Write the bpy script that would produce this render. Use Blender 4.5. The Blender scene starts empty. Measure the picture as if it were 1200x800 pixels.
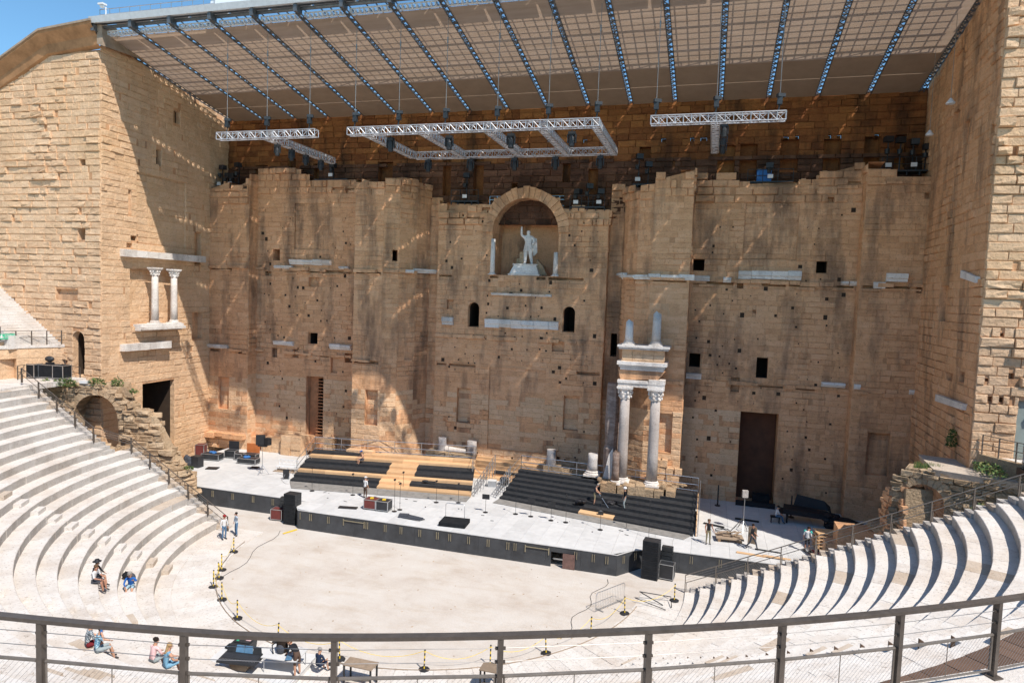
import bpy, math, random
import numpy as np
from mathutils import Vector, Matrix
from mathutils import noise as mnoise
random.seed(7)
R = math.radians
S = bpy.context.scene
C = S.collection

# ---------------------------------------------------------------- camera
cam_d = bpy.data.cameras.new('camera')
cam = bpy.data.objects.new('camera', cam_d)
C.objects.link(cam)
cam_d.sensor_width = 36.0
cam_d.lens = 36.0 * 793.55 / 1200.0
cam_d.clip_start = 0.1
cam_d.clip_end = 3000
_f = Vector((-0.27896214, 0.95787587, -0.06821976))
_r = Vector((0.95879689, 0.28179714, 0.03604018))
_u = Vector((-0.05374615, 0.05535505, 0.99701914))
M = Matrix((_r, _u, -_f)).transposed().to_4x4()
M.translation = Vector((16.5437, -58.2312, 17.6704))
cam.matrix_world = M
S.camera = cam

# ---------------------------------------------------------------- sky, sun, exposure
SUN_EL, SUN_AZ = R(53), R(-37)           # light travels towards (-x, +y)
world = bpy.data.worlds.new('World')
S.world = world
world.use_nodes = True
wn = world.node_tree.nodes
wl = world.node_tree.links
sky = wn.new('ShaderNodeTexSky')
sky.sky_type = 'NISHITA'
sky.sun_disc = False
sky.sun_elevation = SUN_EL
sky.altitude = 100
sky.air_density = 1.0
sky.dust_density = 0.0
sky.ozone_density = 1.2
bg = wn['Background']
tn = wn.new('ShaderNodeMix'); tn.data_type = 'RGBA'; tn.blend_type = 'MULTIPLY'; tn.inputs[0].default_value = 1; tn.inputs[7].default_value = (.62, .88, .97, 1)   # deep summer blue over the whole dome
wl.new(sky.outputs[0], tn.inputs[6]); wl.new(tn.outputs[2], bg.inputs['Color'])
bg.inputs['Strength'].default_value = 0.135
ld = bpy.data.lights.new('sun', 'SUN')
ld.energy = 4.2
ld.angle = R(0.53)
ld.color = (1.0, 0.92, 0.83)
sun = bpy.data.objects.new('sun', ld)
C.objects.link(sun)
to_sun = Vector((math.cos(SUN_EL) * math.cos(SUN_AZ), math.cos(SUN_EL) * math.sin(SUN_AZ), math.sin(SUN_EL)))
sun.rotation_euler = to_sun.to_track_quat('Z', 'Y').to_euler()
sky.sun_rotation = math.pi / 2 - SUN_AZ
S.view_settings.view_transform = 'Standard'
S.view_settings.look = 'None'
S.view_settings.exposure = 0.42
S.view_settings.gamma = 1
S.cycles.max_bounces = 8
S.cycles.diffuse_bounces = 5
S.cycles.glossy_bounces = 2
S.cycles.transmission_bounces = 2
S.cycles.transparent_max_bounces = 6
S.cycles.use_denoising = True
S.cycles.caustics_reflective = False
S.cycles.caustics_refractive = False

# ---------------------------------------------------------------- materials
MATS = {}
def ramp(nt, stops):
    n = nt.nodes.new('ShaderNodeValToRGB')
    e = n.color_ramp.elements
    while len(e) < len(stops): e.new(0.5)
    for k, (p, c) in enumerate(stops):
        e[k].position = p; e[k].color = (*c, 1)
    return n
def nmat(name):
    m = bpy.data.materials.new(name); m.use_nodes = True
    MATS[name] = m
    return m, m.node_tree, m.node_tree.nodes['Principled BSDF']
def noise(nt, scale, detail=4, rough=.55, vec=None, stretch=None):
    n = nt.nodes.new('ShaderNodeTexNoise')
    n.inputs['Scale'].default_value = scale
    n.inputs['Detail'].default_value = detail
    n.inputs['Roughness'].default_value = rough
    g = nt.nodes.new('ShaderNodeNewGeometry')
    if stretch:
        mp = nt.nodes.new('ShaderNodeMapping')
        mp.inputs['Scale'].default_value = stretch
        nt.links.new(g.outputs['Position'], mp.inputs['Vector'])
        nt.links.new(mp.outputs[0], n.inputs['Vector'])
    else:
        nt.links.new(g.outputs['Position'], n.inputs['Vector'])
    return n
def mix(nt, fac, a, b, mode='MIX'):
    n = nt.nodes.new('ShaderNodeMix'); n.data_type = 'RGBA'; n.blend_type = mode
    for sock, v in ((n.inputs[0], fac), (n.inputs[6], a), (n.inputs[7], b)):
        if hasattr(v, 'links') or hasattr(v, 'is_linked'): nt.links.new(v, sock)
        elif isinstance(v, (int, float)): sock.default_value = v
        else: sock.default_value = (*v, 1)
    return n.outputs[2]
def mth(nt, op, a, b=None):
    n = nt.nodes.new('ShaderNodeMath'); n.operation = op
    for k, v in enumerate((a, b)):
        if v is None: continue
        if hasattr(v, 'is_linked'): nt.links.new(v, n.inputs[k])
        else: n.inputs[k].default_value = v
    return n.outputs[0]
def tint(nt):
    a = nt.nodes.new('ShaderNodeAttribute'); a.attribute_name = 'tint'
    o = nt.nodes.new('ShaderNodeObjectInfo')
    return mth(nt, 'FRACT', mth(nt, 'ADD', a.outputs['Fac'], o.outputs['Random']))
def bump(nt, bsdf, h, strength, dist):
    b = nt.nodes.new('ShaderNodeBump')
    b.inputs['Strength'].default_value = strength
    b.inputs['Distance'].default_value = dist
    nt.links.new(h, b.inputs['Height'])
    nt.links.new(b.outputs[0], bsdf.inputs['Normal'])

def stone_mat(name, dark, midc, light, stain=(.10, .075, .055), stain_amt=.55, tint_amt=.35, bscale=3.0, bstr=.5, warm=(.50, .27, .12), warm_amt=.3):
    m, nt, b = nmat(name)
    t = tint(nt)
    n1 = noise(nt, 1.6, 7, .68, stretch=(1, 1, 2.6))
    r1 = ramp(nt, [(.25, dark), (.5, midc), (.78, light)])
    v = mth(nt, 'ADD', mth(nt, 'MULTIPLY', n1.outputs[0], 1 - tint_amt), mth(nt, 'MULTIPLY', t, tint_amt))
    nt.links.new(v, r1.inputs[0])
    # broad warm patches of ironstain, and grey-brown streaks that run down the wall
    n2 = noise(nt, .16, 4, .6)
    r2 = ramp(nt, [(.48, (0, 0, 0)), (.68, (1, 1, 1))]); nt.links.new(n2.outputs[0], r2.inputs[0])
    c = mix(nt, mth(nt, 'MULTIPLY', r2.outputs[0], warm_amt), r1.outputs[0], warm)
    n3 = noise(nt, 1.0, 5, .62, stretch=(.55, .55, .13))
    r3 = ramp(nt, [(.49, (0, 0, 0)), (.66, (1, 1, 1))]); nt.links.new(n3.outputs[0], r3.inputs[0])
    c = mix(nt, mth(nt, 'MULTIPLY', r3.outputs[0], stain_amt), c, stain)
    n4 = noise(nt, 9, 3, .7)
    r4 = ramp(nt, [(.31, (.36, .30, .25)), (.43, (1, 1, 1))]); nt.links.new(n4.outputs[0], r4.inputs[0])
    c = mix(nt, .6, c, r4.outputs[0], 'MULTIPLY')
    nt.links.new(c, b.inputs['Base Color'])
    b.inputs['Roughness'].default_value = .92
    b.inputs['Specular IOR Level'].default_value = .2
    nb = noise(nt, bscale, 6, .7)
    bump(nt, b, nb.outputs[0], bstr, .18)
    return m
stone_mat('wall_stone', (.53, .285, .145), (.70, .40, .22), (.78, .49, .295), stain=(.12, .082, .062), stain_amt=.7, warm=(.70, .40, .19), warm_amt=.25, tint_amt=.22)
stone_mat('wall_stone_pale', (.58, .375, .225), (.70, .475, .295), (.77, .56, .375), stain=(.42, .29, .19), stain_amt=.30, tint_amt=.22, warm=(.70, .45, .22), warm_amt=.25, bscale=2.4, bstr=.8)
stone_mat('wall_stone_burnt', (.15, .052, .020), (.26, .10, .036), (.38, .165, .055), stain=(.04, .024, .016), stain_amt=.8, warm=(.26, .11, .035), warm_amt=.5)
stone_mat('wall_stone_shade', (.075, .036, .022), (.125, .062, .038), (.19, .10, .06), stain=(.03, .02, .015), stain_amt=.7, warm=(.2, .09, .04), warm_amt=.3)  # darkened copy of the wall stone, shade painted in as colour
stone_mat('joint_stone', (.46, .255, .135), (.60, .345, .19), (.68, .42, .25), bstr=.3)
stone_mat('rubble_stone', (.34, .25, .16), (.50, .37, .24), (.60, .47, .32), stain=(.22, .18, .13), stain_amt=.4, bscale=5, bstr=1)
stone_mat('seat_stone', (.58, .54, .50), (.67, .64, .60), (.72, .70, .67), stain=(.46, .37, .29), stain_amt=.35, tint_amt=.25, bscale=7, bstr=.35, warm=(.66, .54, .42), warm_amt=.35)
stone_mat('seat_riser', (.40, .38, .35), (.51, .485, .455), (.58, .56, .535), stain=(.32, .29, .26), stain_amt=.5, tint_amt=.25, bscale=9, bstr=.4, warm=(.46, .38, .3), warm_amt=.3)
stone_mat('seat_stone_tan', (.45, .37, .29), (.52, .44, .36), (.58, .51, .43), stain=(.38, .28, .19), stain_amt=.4, tint_amt=.2, bscale=7, bstr=.35, warm=(.5, .38, .27), warm_amt=.2)
stone_mat('seat_joint', (.36, .31, .26), (.42, .37, .31), (.48, .43, .37), bstr=.2)
stone_mat('marble', (.62, .56, .50), (.78, .74, .69), (.86, .83, .79), stain=(.33, .29, .26), stain_amt=.5, bscale=8, bstr=.5, warm=(.6, .52, .44), warm_amt=.2)
stone_mat('grey_marble', (.40, .37, .35), (.51, .48, .455), (.60, .575, .55), stain=(.34, .28, .24), stain_amt=.5, bscale=8, bstr=.4, warm=(.5, .44, .38), warm_amt=.2)
stone_mat('ruin_stone', (.40, .285, .18), (.56, .41, .265), (.66, .51, .345), stain=(.26, .20, .145), stain_amt=.4, bscale=5, bstr=1)
stone_mat('breccia_marble', (.08, .06, .05), (.22, .17, .15), (.5, .45, .41), stain=(.12, .09, .08), stain_amt=.5, bscale=8, bstr=.5)

def sand_mat():
    m, nt, b = nmat('orchestra_sand')
    n1 = noise(nt, .35, 8, .68)
    r1 = ramp(nt, [(.3, (.51, .45, .395)), (.5, (.59, .545, .495)), (.72, (.635, .605, .565))]); nt.links.new(n1.outputs[0], r1.inputs[0])
    n2 = noise(nt, 1.0, 6, .7, stretch=(.35, 1.1, 1))
    r2 = ramp(nt, [(.50, (1, 1, 1)), (.66, (.90, .85, .79))]); nt.links.new(n2.outputs[0], r2.inputs[0])
    c = mix(nt, .7, r1.outputs[0], r2.outputs[0], 'MULTIPLY')
    n3 = noise(nt, 14, 5, .75)
    r3 = ramp(nt, [(.35, (.86, .84, .81)), (.55, (1, 1, 1))]); nt.links.new(n3.outputs[0], r3.inputs[0])
    c = mix(nt, .8, c, r3.outputs[0], 'MULTIPLY')
    nt.links.new(c, b.inputs['Base Color']); b.inputs['Roughness'].default_value = .95
    b.inputs['Specular IOR Level'].default_value = .15
    nb = noise(nt, 6, 8, .75); bump(nt, b, nb.outputs[0], .35, .08)
sand_mat()
def flat(name, col, rough=.6, metal=0.0, var=.25, vscale=3, spec=.4, bstr=.0, use_tint=0):
    m, nt, b = nmat(name)
    n = noise(nt, vscale, 5, .65)
    lo = tuple(x * (1 - var) for x in col); hi = tuple(min(1, x * (1 + var * .6)) for x in col)
    r = ramp(nt, [(.32, lo), (.68, hi)])
    if use_tint:
        v = mth(nt, 'ADD', mth(nt, 'MULTIPLY', n.outputs[0], 1 - use_tint), mth(nt, 'MULTIPLY', tint(nt), use_tint))
        nt.links.new(v, r.inputs[0])
    else: nt.links.new(n.outputs[0], r.inputs[0])
    nt.links.new(r.outputs[0], b.inputs['Base Color'])
    b.inputs['Roughness'].default_value = rough; b.inputs['Metallic'].default_value = metal
    b.inputs['Specular IOR Level'].default_value = spec
    if bstr: bump(nt, b, noise(nt, vscale * 4, 4, .7).outputs[0], bstr, .05)
    return m
flat('stage_floor', (.585, .59, .59), .75, var=.13, vscale=1.7, spec=.25, use_tint=.22)
flat('stage_front', (.052, .056, .062), .55, var=.35, vscale=1.2)
flat('black_fabric', (.020, .022, .025), .95, var=.3, spec=.1)
flat('bleacher_black', (.035, .037, .041), .8, var=.3, spec=.15)
flat('black_metal', (.022, .023, .026), .45, var=.3)
flat('black_plastic', (.028, .03, .034), .5, var=.3)
flat('plywood', (.66, .43, .24), .7, var=.18, vscale=1.5, spec=.2, use_tint=.4)
flat('old_wood', (.34, .26, .19), .85, var=.3, vscale=5, spec=.1, use_tint=.4)
flat('grey_mat', (.26, .25, .235), .9, var=.25, vscale=2, spec=.1)
flat('steel', (.52, .54, .56), .38, .85, var=.15)
flat('truss_alu', (.58, .60, .63), .4, .6, var=.1)
flat('dark_steel', (.045, .05, .055), .5, .4, var=.3)
flat('roof_white', (.70, .73, .75), .45, var=.1)
flat('roof_steel', (.16, .17, .18), .45, .5, var=.25)
flat('socket_shade', (.05, .032, .02), .95)  # near-black hole backs and inner reveals: their unlit depth painted as colour
flat('rail_bronze', (.14, .118, .10), .42, .45, var=.2, vscale=8)
flat('rail_bronze_light', (.24, .21, .18), .4, .5, var=.2, vscale=8)
flat('dark_brown', (.10, .065, .045), .9, var=.4, vscale=6)
flat('wire', (.35, .33, .31), .4, .7)
flat('handle_brass', (.34, .30, .21), .5, .4, var=.3)
flat('red_door', (.17, .10, .085), .7, var=.3, vscale=4)
flat('dark_doorway', (.10, .042, .022), .8, var=.3, vscale=1)
flat('stair_wood', (.46, .21, .10), .8, var=.3, vscale=2)
flat('walkway_boards', (.13, .078, .052), .85, var=.2, vscale=3, use_tint=.5)
flat('yellow', (.80, .56, .04), .5, var=.1)
flat('orange_case', (.55, .17, .05), .6, var=.15)
flat('maroon_case', (.15, .035, .03), .6, var=.2)
flat('blue_cloth', (.04, .16, .42), .8, var=.2)
flat('green_sign', (.05, .45, .24), .5, var=.05)
flat('white_paint', (.70, .70, .69), .5, var=.05)
flat('white_cloth', (.62, .62, .61), .8, var=.08)
flat('cover_black', (.018, .018, .022), .6, var=.3, spec=.3)
flat('door_grey', (.25, .31, .30), .6, var=.1)
flat('screen_glass', (.10, .22, .36), .15, var=.2, spec=.6)
flat('roof_tile_band', (.40, .22, .11), .85, var=.35, vscale=.9, spec=.1, bstr=.4)
flat('coping', (.36, .28, .21), .85, var=.25, vscale=2, spec=.1)
flat('red_bits', (.6, .05, .04), .5)
flat('ground', (.42, .36, .29), .95, var=.25, vscale=.3)
# people
flat('skin', (.52, .29, .19), .55, var=.08, vscale=9)
flat('skin_tan', (.40, .20, .13), .55, var=.08, vscale=9)
for nm, cl in dict(cloth_white=(.64, .64, .64), cloth_black=(.02, .021, .025), cloth_navy=(.022, .035, .07), jeans=(.09, .17, .28), denim_pale=(.42, .50, .58),
                   khaki=(.24, .21, .13), dark_grey=(.07, .075, .09), brown_shorts=(.10, .065, .05), cloth_pink=(.78, .52, .52), blue_shirt=(.03, .13, .42),
                   denim_dress=(.18, .36, .50), maroon=(.16, .02, .025), turquoise=(.05, .42, .36), grey_shorts=(.30, .35, .36), light_blue=(.36, .52, .60),
                   hair_dark=(.025, .018, .014), hair_brown=(.12, .07, .04), hair_blonde=(.42, .28, .14), hair_grey=(.30, .28, .26), red_cap=(.30, .03, .03),
                   shoe=(.05, .045, .045), shoe_red=(.55, .05, .04), dark_red_skin=(.5, .2, .15)).items():
    flat(nm, cl, .85, var=.12, vscale=12, spec=.15)
def pattern(name, a, b_, scale):
    m, nt, b = nmat(name)
    n = noise(nt, scale, 2, .5); r = ramp(nt, [(.47, a), (.53, b_)]); nt.links.new(n.outputs[0], r.inputs[0])
    nt.links.new(r.outputs[0], b.inputs['Base Color']); b.inputs['Roughness'].default_value = .85
pattern('shirt_leaf', (.06, .20, .34), (.42, .60, .66), 22)
pattern('shirt_grey', (.05, .08, .11), (.46, .50, .52), 26)

def ceiling_mat():
    m, nt, b = nmat('ceiling_mesh')
    out = nt.nodes['Material Output']
    n = noise(nt, 1.0, 4, .6, stretch=(.25, 2.2, 1)); r = ramp(nt, [(.35, (.42, .315, .23)), (.65, (.51, .395, .30))]); nt.links.new(n.outputs[0], r.inputs[0])
    nt.links.new(r.outputs[0], b.inputs['Base Color']); b.inputs['Roughness'].default_value = .8
    tr = nt.nodes.new('ShaderNodeBsdfTranslucent'); nt.links.new(r.outputs[0], tr.inputs['Color'])
    mx = nt.nodes.new('ShaderNodeMixShader'); mx.inputs[0].default_value = .29
    nt.links.new(b.outputs[0], mx.inputs[1]); nt.links.new(tr.outputs[0], mx.inputs[2])
    nt.links.new(mx.outputs[0], out.inputs['Surface'])
ceiling_mat()
flat('ceiling_board', (.33, .25, .185), .85, var=.12, vscale=.8)
def leaf_mat():
    m, nt, b = nmat('leaf')
    r = ramp(nt, [(0, (.03, .07, .015)), (.6, (.08, .15, .03)), (1, (.26, .22, .08))]); nt.links.new(tint(nt), r.inputs[0])
    nt.links.new(r.outputs[0], b.inputs['Base Color']); b.inputs['Roughness'].default_value = .7
leaf_mat()
def glass_mat():
    m, nt, b = nmat('roof_glass')
    b.inputs['Base Color'].default_value = (.62, .67, .70, 1); b.inputs['Roughness'].default_value = .4
glass_mat()

# ---------------------------------------------------------------- mesh helpers
class MB:
    def __init__(s): s.v = []; s.f = []; s.m = []; s.t = []
    def add(s, vs, fs, mi=0, t=None):
        k = len(s.v); s.v.extend(tuple(map(float, v)) for v in vs)
        if t is None: t = random.random()
        for f in fs: s.f.append(tuple(k + i for i in f)); s.m.append(mi); s.t.append(t)
    def box(s, x0, x1, y0, y1, z0, z1, mi=0, t=None):
        s.add([(x0, y0, z0), (x1, y0, z0), (x1, y1, z0), (x0, y1, z0), (x0, y0, z1), (x1, y0, z1), (x1, y1, z1), (x0, y1, z1)],
              [(0, 3, 2, 1), (4, 5, 6, 7), (0, 1, 5, 4), (1, 2, 6, 5), (2, 3, 7, 6), (3, 0, 4, 7)], mi, t)
    def cbox(s, c, d, rz=0, mi=0, t=None, tilt=None):
        Mx = Matrix.Translation(c) @ Matrix.Rotation(rz, 4, 'Z')
        if tilt: Mx = Mx @ Matrix.Rotation(tilt, 4, 'X')
        vs = [Mx @ Vector((sx * d[0] / 2, sy * d[1] / 2, sz * d[2] / 2)) for sz in (-1, 1) for sx, sy in ((-1, -1), (1, -1), (1, 1), (-1, 1))]
        s.add(vs, [(0, 3, 2, 1), (4, 5, 6, 7), (0, 1, 5, 4), (1, 2, 6, 5), (2, 3, 7, 6), (3, 0, 4, 7)], mi, t)
    def hexa(s, v8, mi=0, t=None):
        s.add(v8, [(0, 3, 2, 1), (4, 5, 6, 7), (0, 1, 5, 4), (1, 2, 6, 5), (2, 3, 7, 6), (3, 0, 4, 7)], mi, t)
    def bar(s, p, q, w, h=None, mi=0, t=None):
        p = Vector(p); q = Vector(q); d = (q - p).normalized()
        h = h or w
        a = d.cross(Vector((0, 0, 1)))
        if a.length < 1e-3: a = Vector((1, 0, 0))
        a.normalize(); b = a.cross(d)
        vs = [c + a * sx * w / 2 + b * sy * h / 2 for c in (p, q) for sx, sy in ((-1, -1), (1, -1), (1, 1), (-1, 1))]
        s.add(vs, [(0, 3, 2, 1), (4, 5, 6, 7), (0, 1, 5, 4), (1, 2, 6, 5), (2, 3, 7, 6), (3, 0, 4, 7)], mi, t)
    def tube(s, pts, rad, n=6, mi=0, t=None, caps=True):
        pts = [Vector(p) for p in pts]
        if not isinstance(rad, (list, tuple)): rad = [rad] * len(pts)
        rings = []; vs = []
        for i, p in enumerate(pts):
            d = (pts[min(i + 1, len(pts) - 1)] - pts[max(i - 1, 0)])
            d = d.normalized() if d.length > 1e-9 else Vector((0, 0, 1))
            a = d.cross(Vector((0, 0, 1)))
            if a.length < 1e-2: a = Vector((1, 0, 0)) - d * d.x
            a.normalize(); b = a.cross(d)
            for k in range(n):
                th = 2 * math.pi * k / n
                vs.append(p + (a * math.cos(th) + b * math.sin(th)) * rad[i])
        fs = []
        for i in range(len(pts) - 1):
            for k in range(n):
                k2 = (k + 1) % n
                fs.append((i * n + k, i * n + k2, (i + 1) * n + k2, (i + 1) * n + k))
        if caps:
            fs.append(tuple(range(n))[::-1]); fs.append(tuple((len(pts) - 1) * n + k for k in range(n)))
        s.add(vs, fs, mi, t)
    def lathe(s, prof, c=(0, 0, 0), n=14, mi=0, t=None, wob=0):
        vs = []; fs = []
        for r, z in prof:
            for k in range(n):
                th = 2 * math.pi * k / n
                rr = r * (1 + random.uniform(-wob, wob))
                vs.append((c[0] + rr * math.cos(th), c[1] + rr * math.sin(th), c[2] + z))
        for i in range(len(prof) - 1):
            for k in range(n):
                k2 = (k + 1) % n
                fs.append((i * n + k, i * n + k2, (i + 1) * n + k2, (i + 1) * n + k))
        fs.append(tuple(range(n))[::-1]); fs.append(tuple((len(prof) - 1) * n + k for k in range(n)))
        s.add(vs, fs, mi, t)
    def ball(s, c, r, nu=10, nv=7, mi=0, t=None, jit=0):
        vs = []; fs = []
        r = r if isinstance(r, (list, tuple)) else (r, r, r)
        for j in range(nv + 1):
            ph = math.pi * j / nv
            for k in range(nu):
                th = 2 * math.pi * k / nu; q = 1 + random.uniform(-jit, jit)
                vs.append((c[0] + r[0] * q * math.sin(ph) * math.cos(th), c[1] + r[1] * q * math.sin(ph) * math.sin(th), c[2] + r[2] * q * math.cos(ph)))
        for j in range(nv):
            for k in range(nu):
                k2 = (k + 1) % nu
                fs.append((j * nu + k, (j + 1) * nu + k, (j + 1) * nu + k2, j * nu + k2))
        s.add(vs, fs, mi, t)
    def build(s, name, mats, parent=None, smooth=False, kind=None, local=False):
        me = bpy.data.meshes.new(name)
        off = Vector((0, 0, 0))
        if parent is not None and not local:
            q = parent
            while q is not None: off += q.location; q = q.parent
        vv = [(v[0] - off.x, v[1] - off.y, v[2] - off.z) for v in s.v] if off.length > 0 else s.v
        me.from_pydata(vv, [], s.f)
        if isinstance(mats, str): mats = [mats]
        for mn in mats: me.materials.append(MATS[mn])
        me.polygons.foreach_set('material_index', s.m)
        at = me.attributes.new('tint', 'FLOAT', 'FACE'); at.data.foreach_set('value', s.t)
        if smooth: me.polygons.foreach_set('use_smooth', [True] * len(s.f))
        me.update()
        o = bpy.data.objects.new(name, me); C.objects.link(o)
        if parent is not None: o.parent = parent
        if kind: o['kind'] = kind
        return o
def thing(name, label, cat, loc=(0, 0, 0), rz=0, group=None):
    o = bpy.data.objects.new(name, None); C.objects.link(o)
    o.location = loc; o.rotation_euler = (0, 0, rz)
    o.empty_display_size = .2
    o['label'] = label; o['category'] = cat
    if group: o['group'] = group
    return o
def tag(o, label, cat, group=None, kind=None):
    o['label'] = label; o['category'] = cat
    if group: o['group'] = group
    if kind: o['kind'] = kind
    return o
def dup(src, loc, rz=None, label=None, parent=None):
    c = src.copy(); C.objects.link(c)
    c.location = loc
    if rz is not None: c.rotation_euler = (0, 0, rz)
    if label: c['label'] = label
    def kids(a, b):
        for ch in [o for o in a.children]:
            d = ch.copy(); C.objects.link(d); d.parent = b
            kids(ch, d)
    kids(src, c)
    return c

# ---------------------------------------------------------------- masonry
CAMP = np.array([16.54, -58.23, 17.67])
def stone_variant(k):
    rs = random.Random(100 + k)
    rim0 = [(0, 0, 0), (1, 0, 0), (1, 0, 1), (0, 0, 1)]
    e = .035
    def j(a): return rs.uniform(-a, a)
    e = .008
    mid = [(e + abs(j(.008)), -.7, .05 + abs(j(.05))), (1 - e - abs(j(.008)), -.7, .05 + abs(j(.05))), (1 - e - abs(j(.008)), -.7, 1 - .015 - abs(j(.03))), (e + abs(j(.008)), -.7, 1 - .015 - abs(j(.03)))]
    xs = (.03, .5, .97); zs = (.15, .5, .93)
    fr = [(xs[a] + j(.02) + (j(.2) if a == 1 else 0), -1 + j(.22) + (.45 * rs.random() if (a != 1 and b == 0 and rs.random() < .35) else 0), zs[b] + j(.05)) for b in range(3) for a in range(3)]
    v = rim0 + mid + fr
    F = lambda a, b: 8 + b * 3 + a
    f = [(0, 1, 5, 4), (1, 2, 6, 5), (2, 3, 7, 6), (3, 0, 4, 7)]
    f += [(4, 5, F(2, 0), F(1, 0), F(0, 0)), (5, 6, F(2, 2), F(2, 1), F(2, 0)), (6, 7, F(0, 2), F(1, 2), F(2, 2)), (7, 4, F(0, 0), F(0, 1), F(0, 2))]
    for b in range(2):
        for a in range(2): f.append((F(a, b), F(a + 1, b), F(a + 1, b + 1), F(a, b + 1)))
    return v, f
VARS = [stone_variant(k) for k in range(14)]
_vm = {}
def variant_mesh(k, mat, nm):
    if (k, mat, nm) not in _vm:
        v, f = VARS[k]; me = bpy.data.meshes.new(nm); me.from_pydata(v, [], f); me.materials.append(MATS[mat])
        me.update(); _vm[(k, mat, nm)] = me
    return _vm[(k, mat, nm)]
def arch_pts(u0, u1, z1, n=9, spring=None):
    r = (u1 - u0) / 2; cu = (u0 + u1) / 2; zs = z1 - r
    return [(cu - r * math.cos(math.pi * k / n), zs + r * math.sin(math.pi * k / n)) for k in range(n + 1)]

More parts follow.
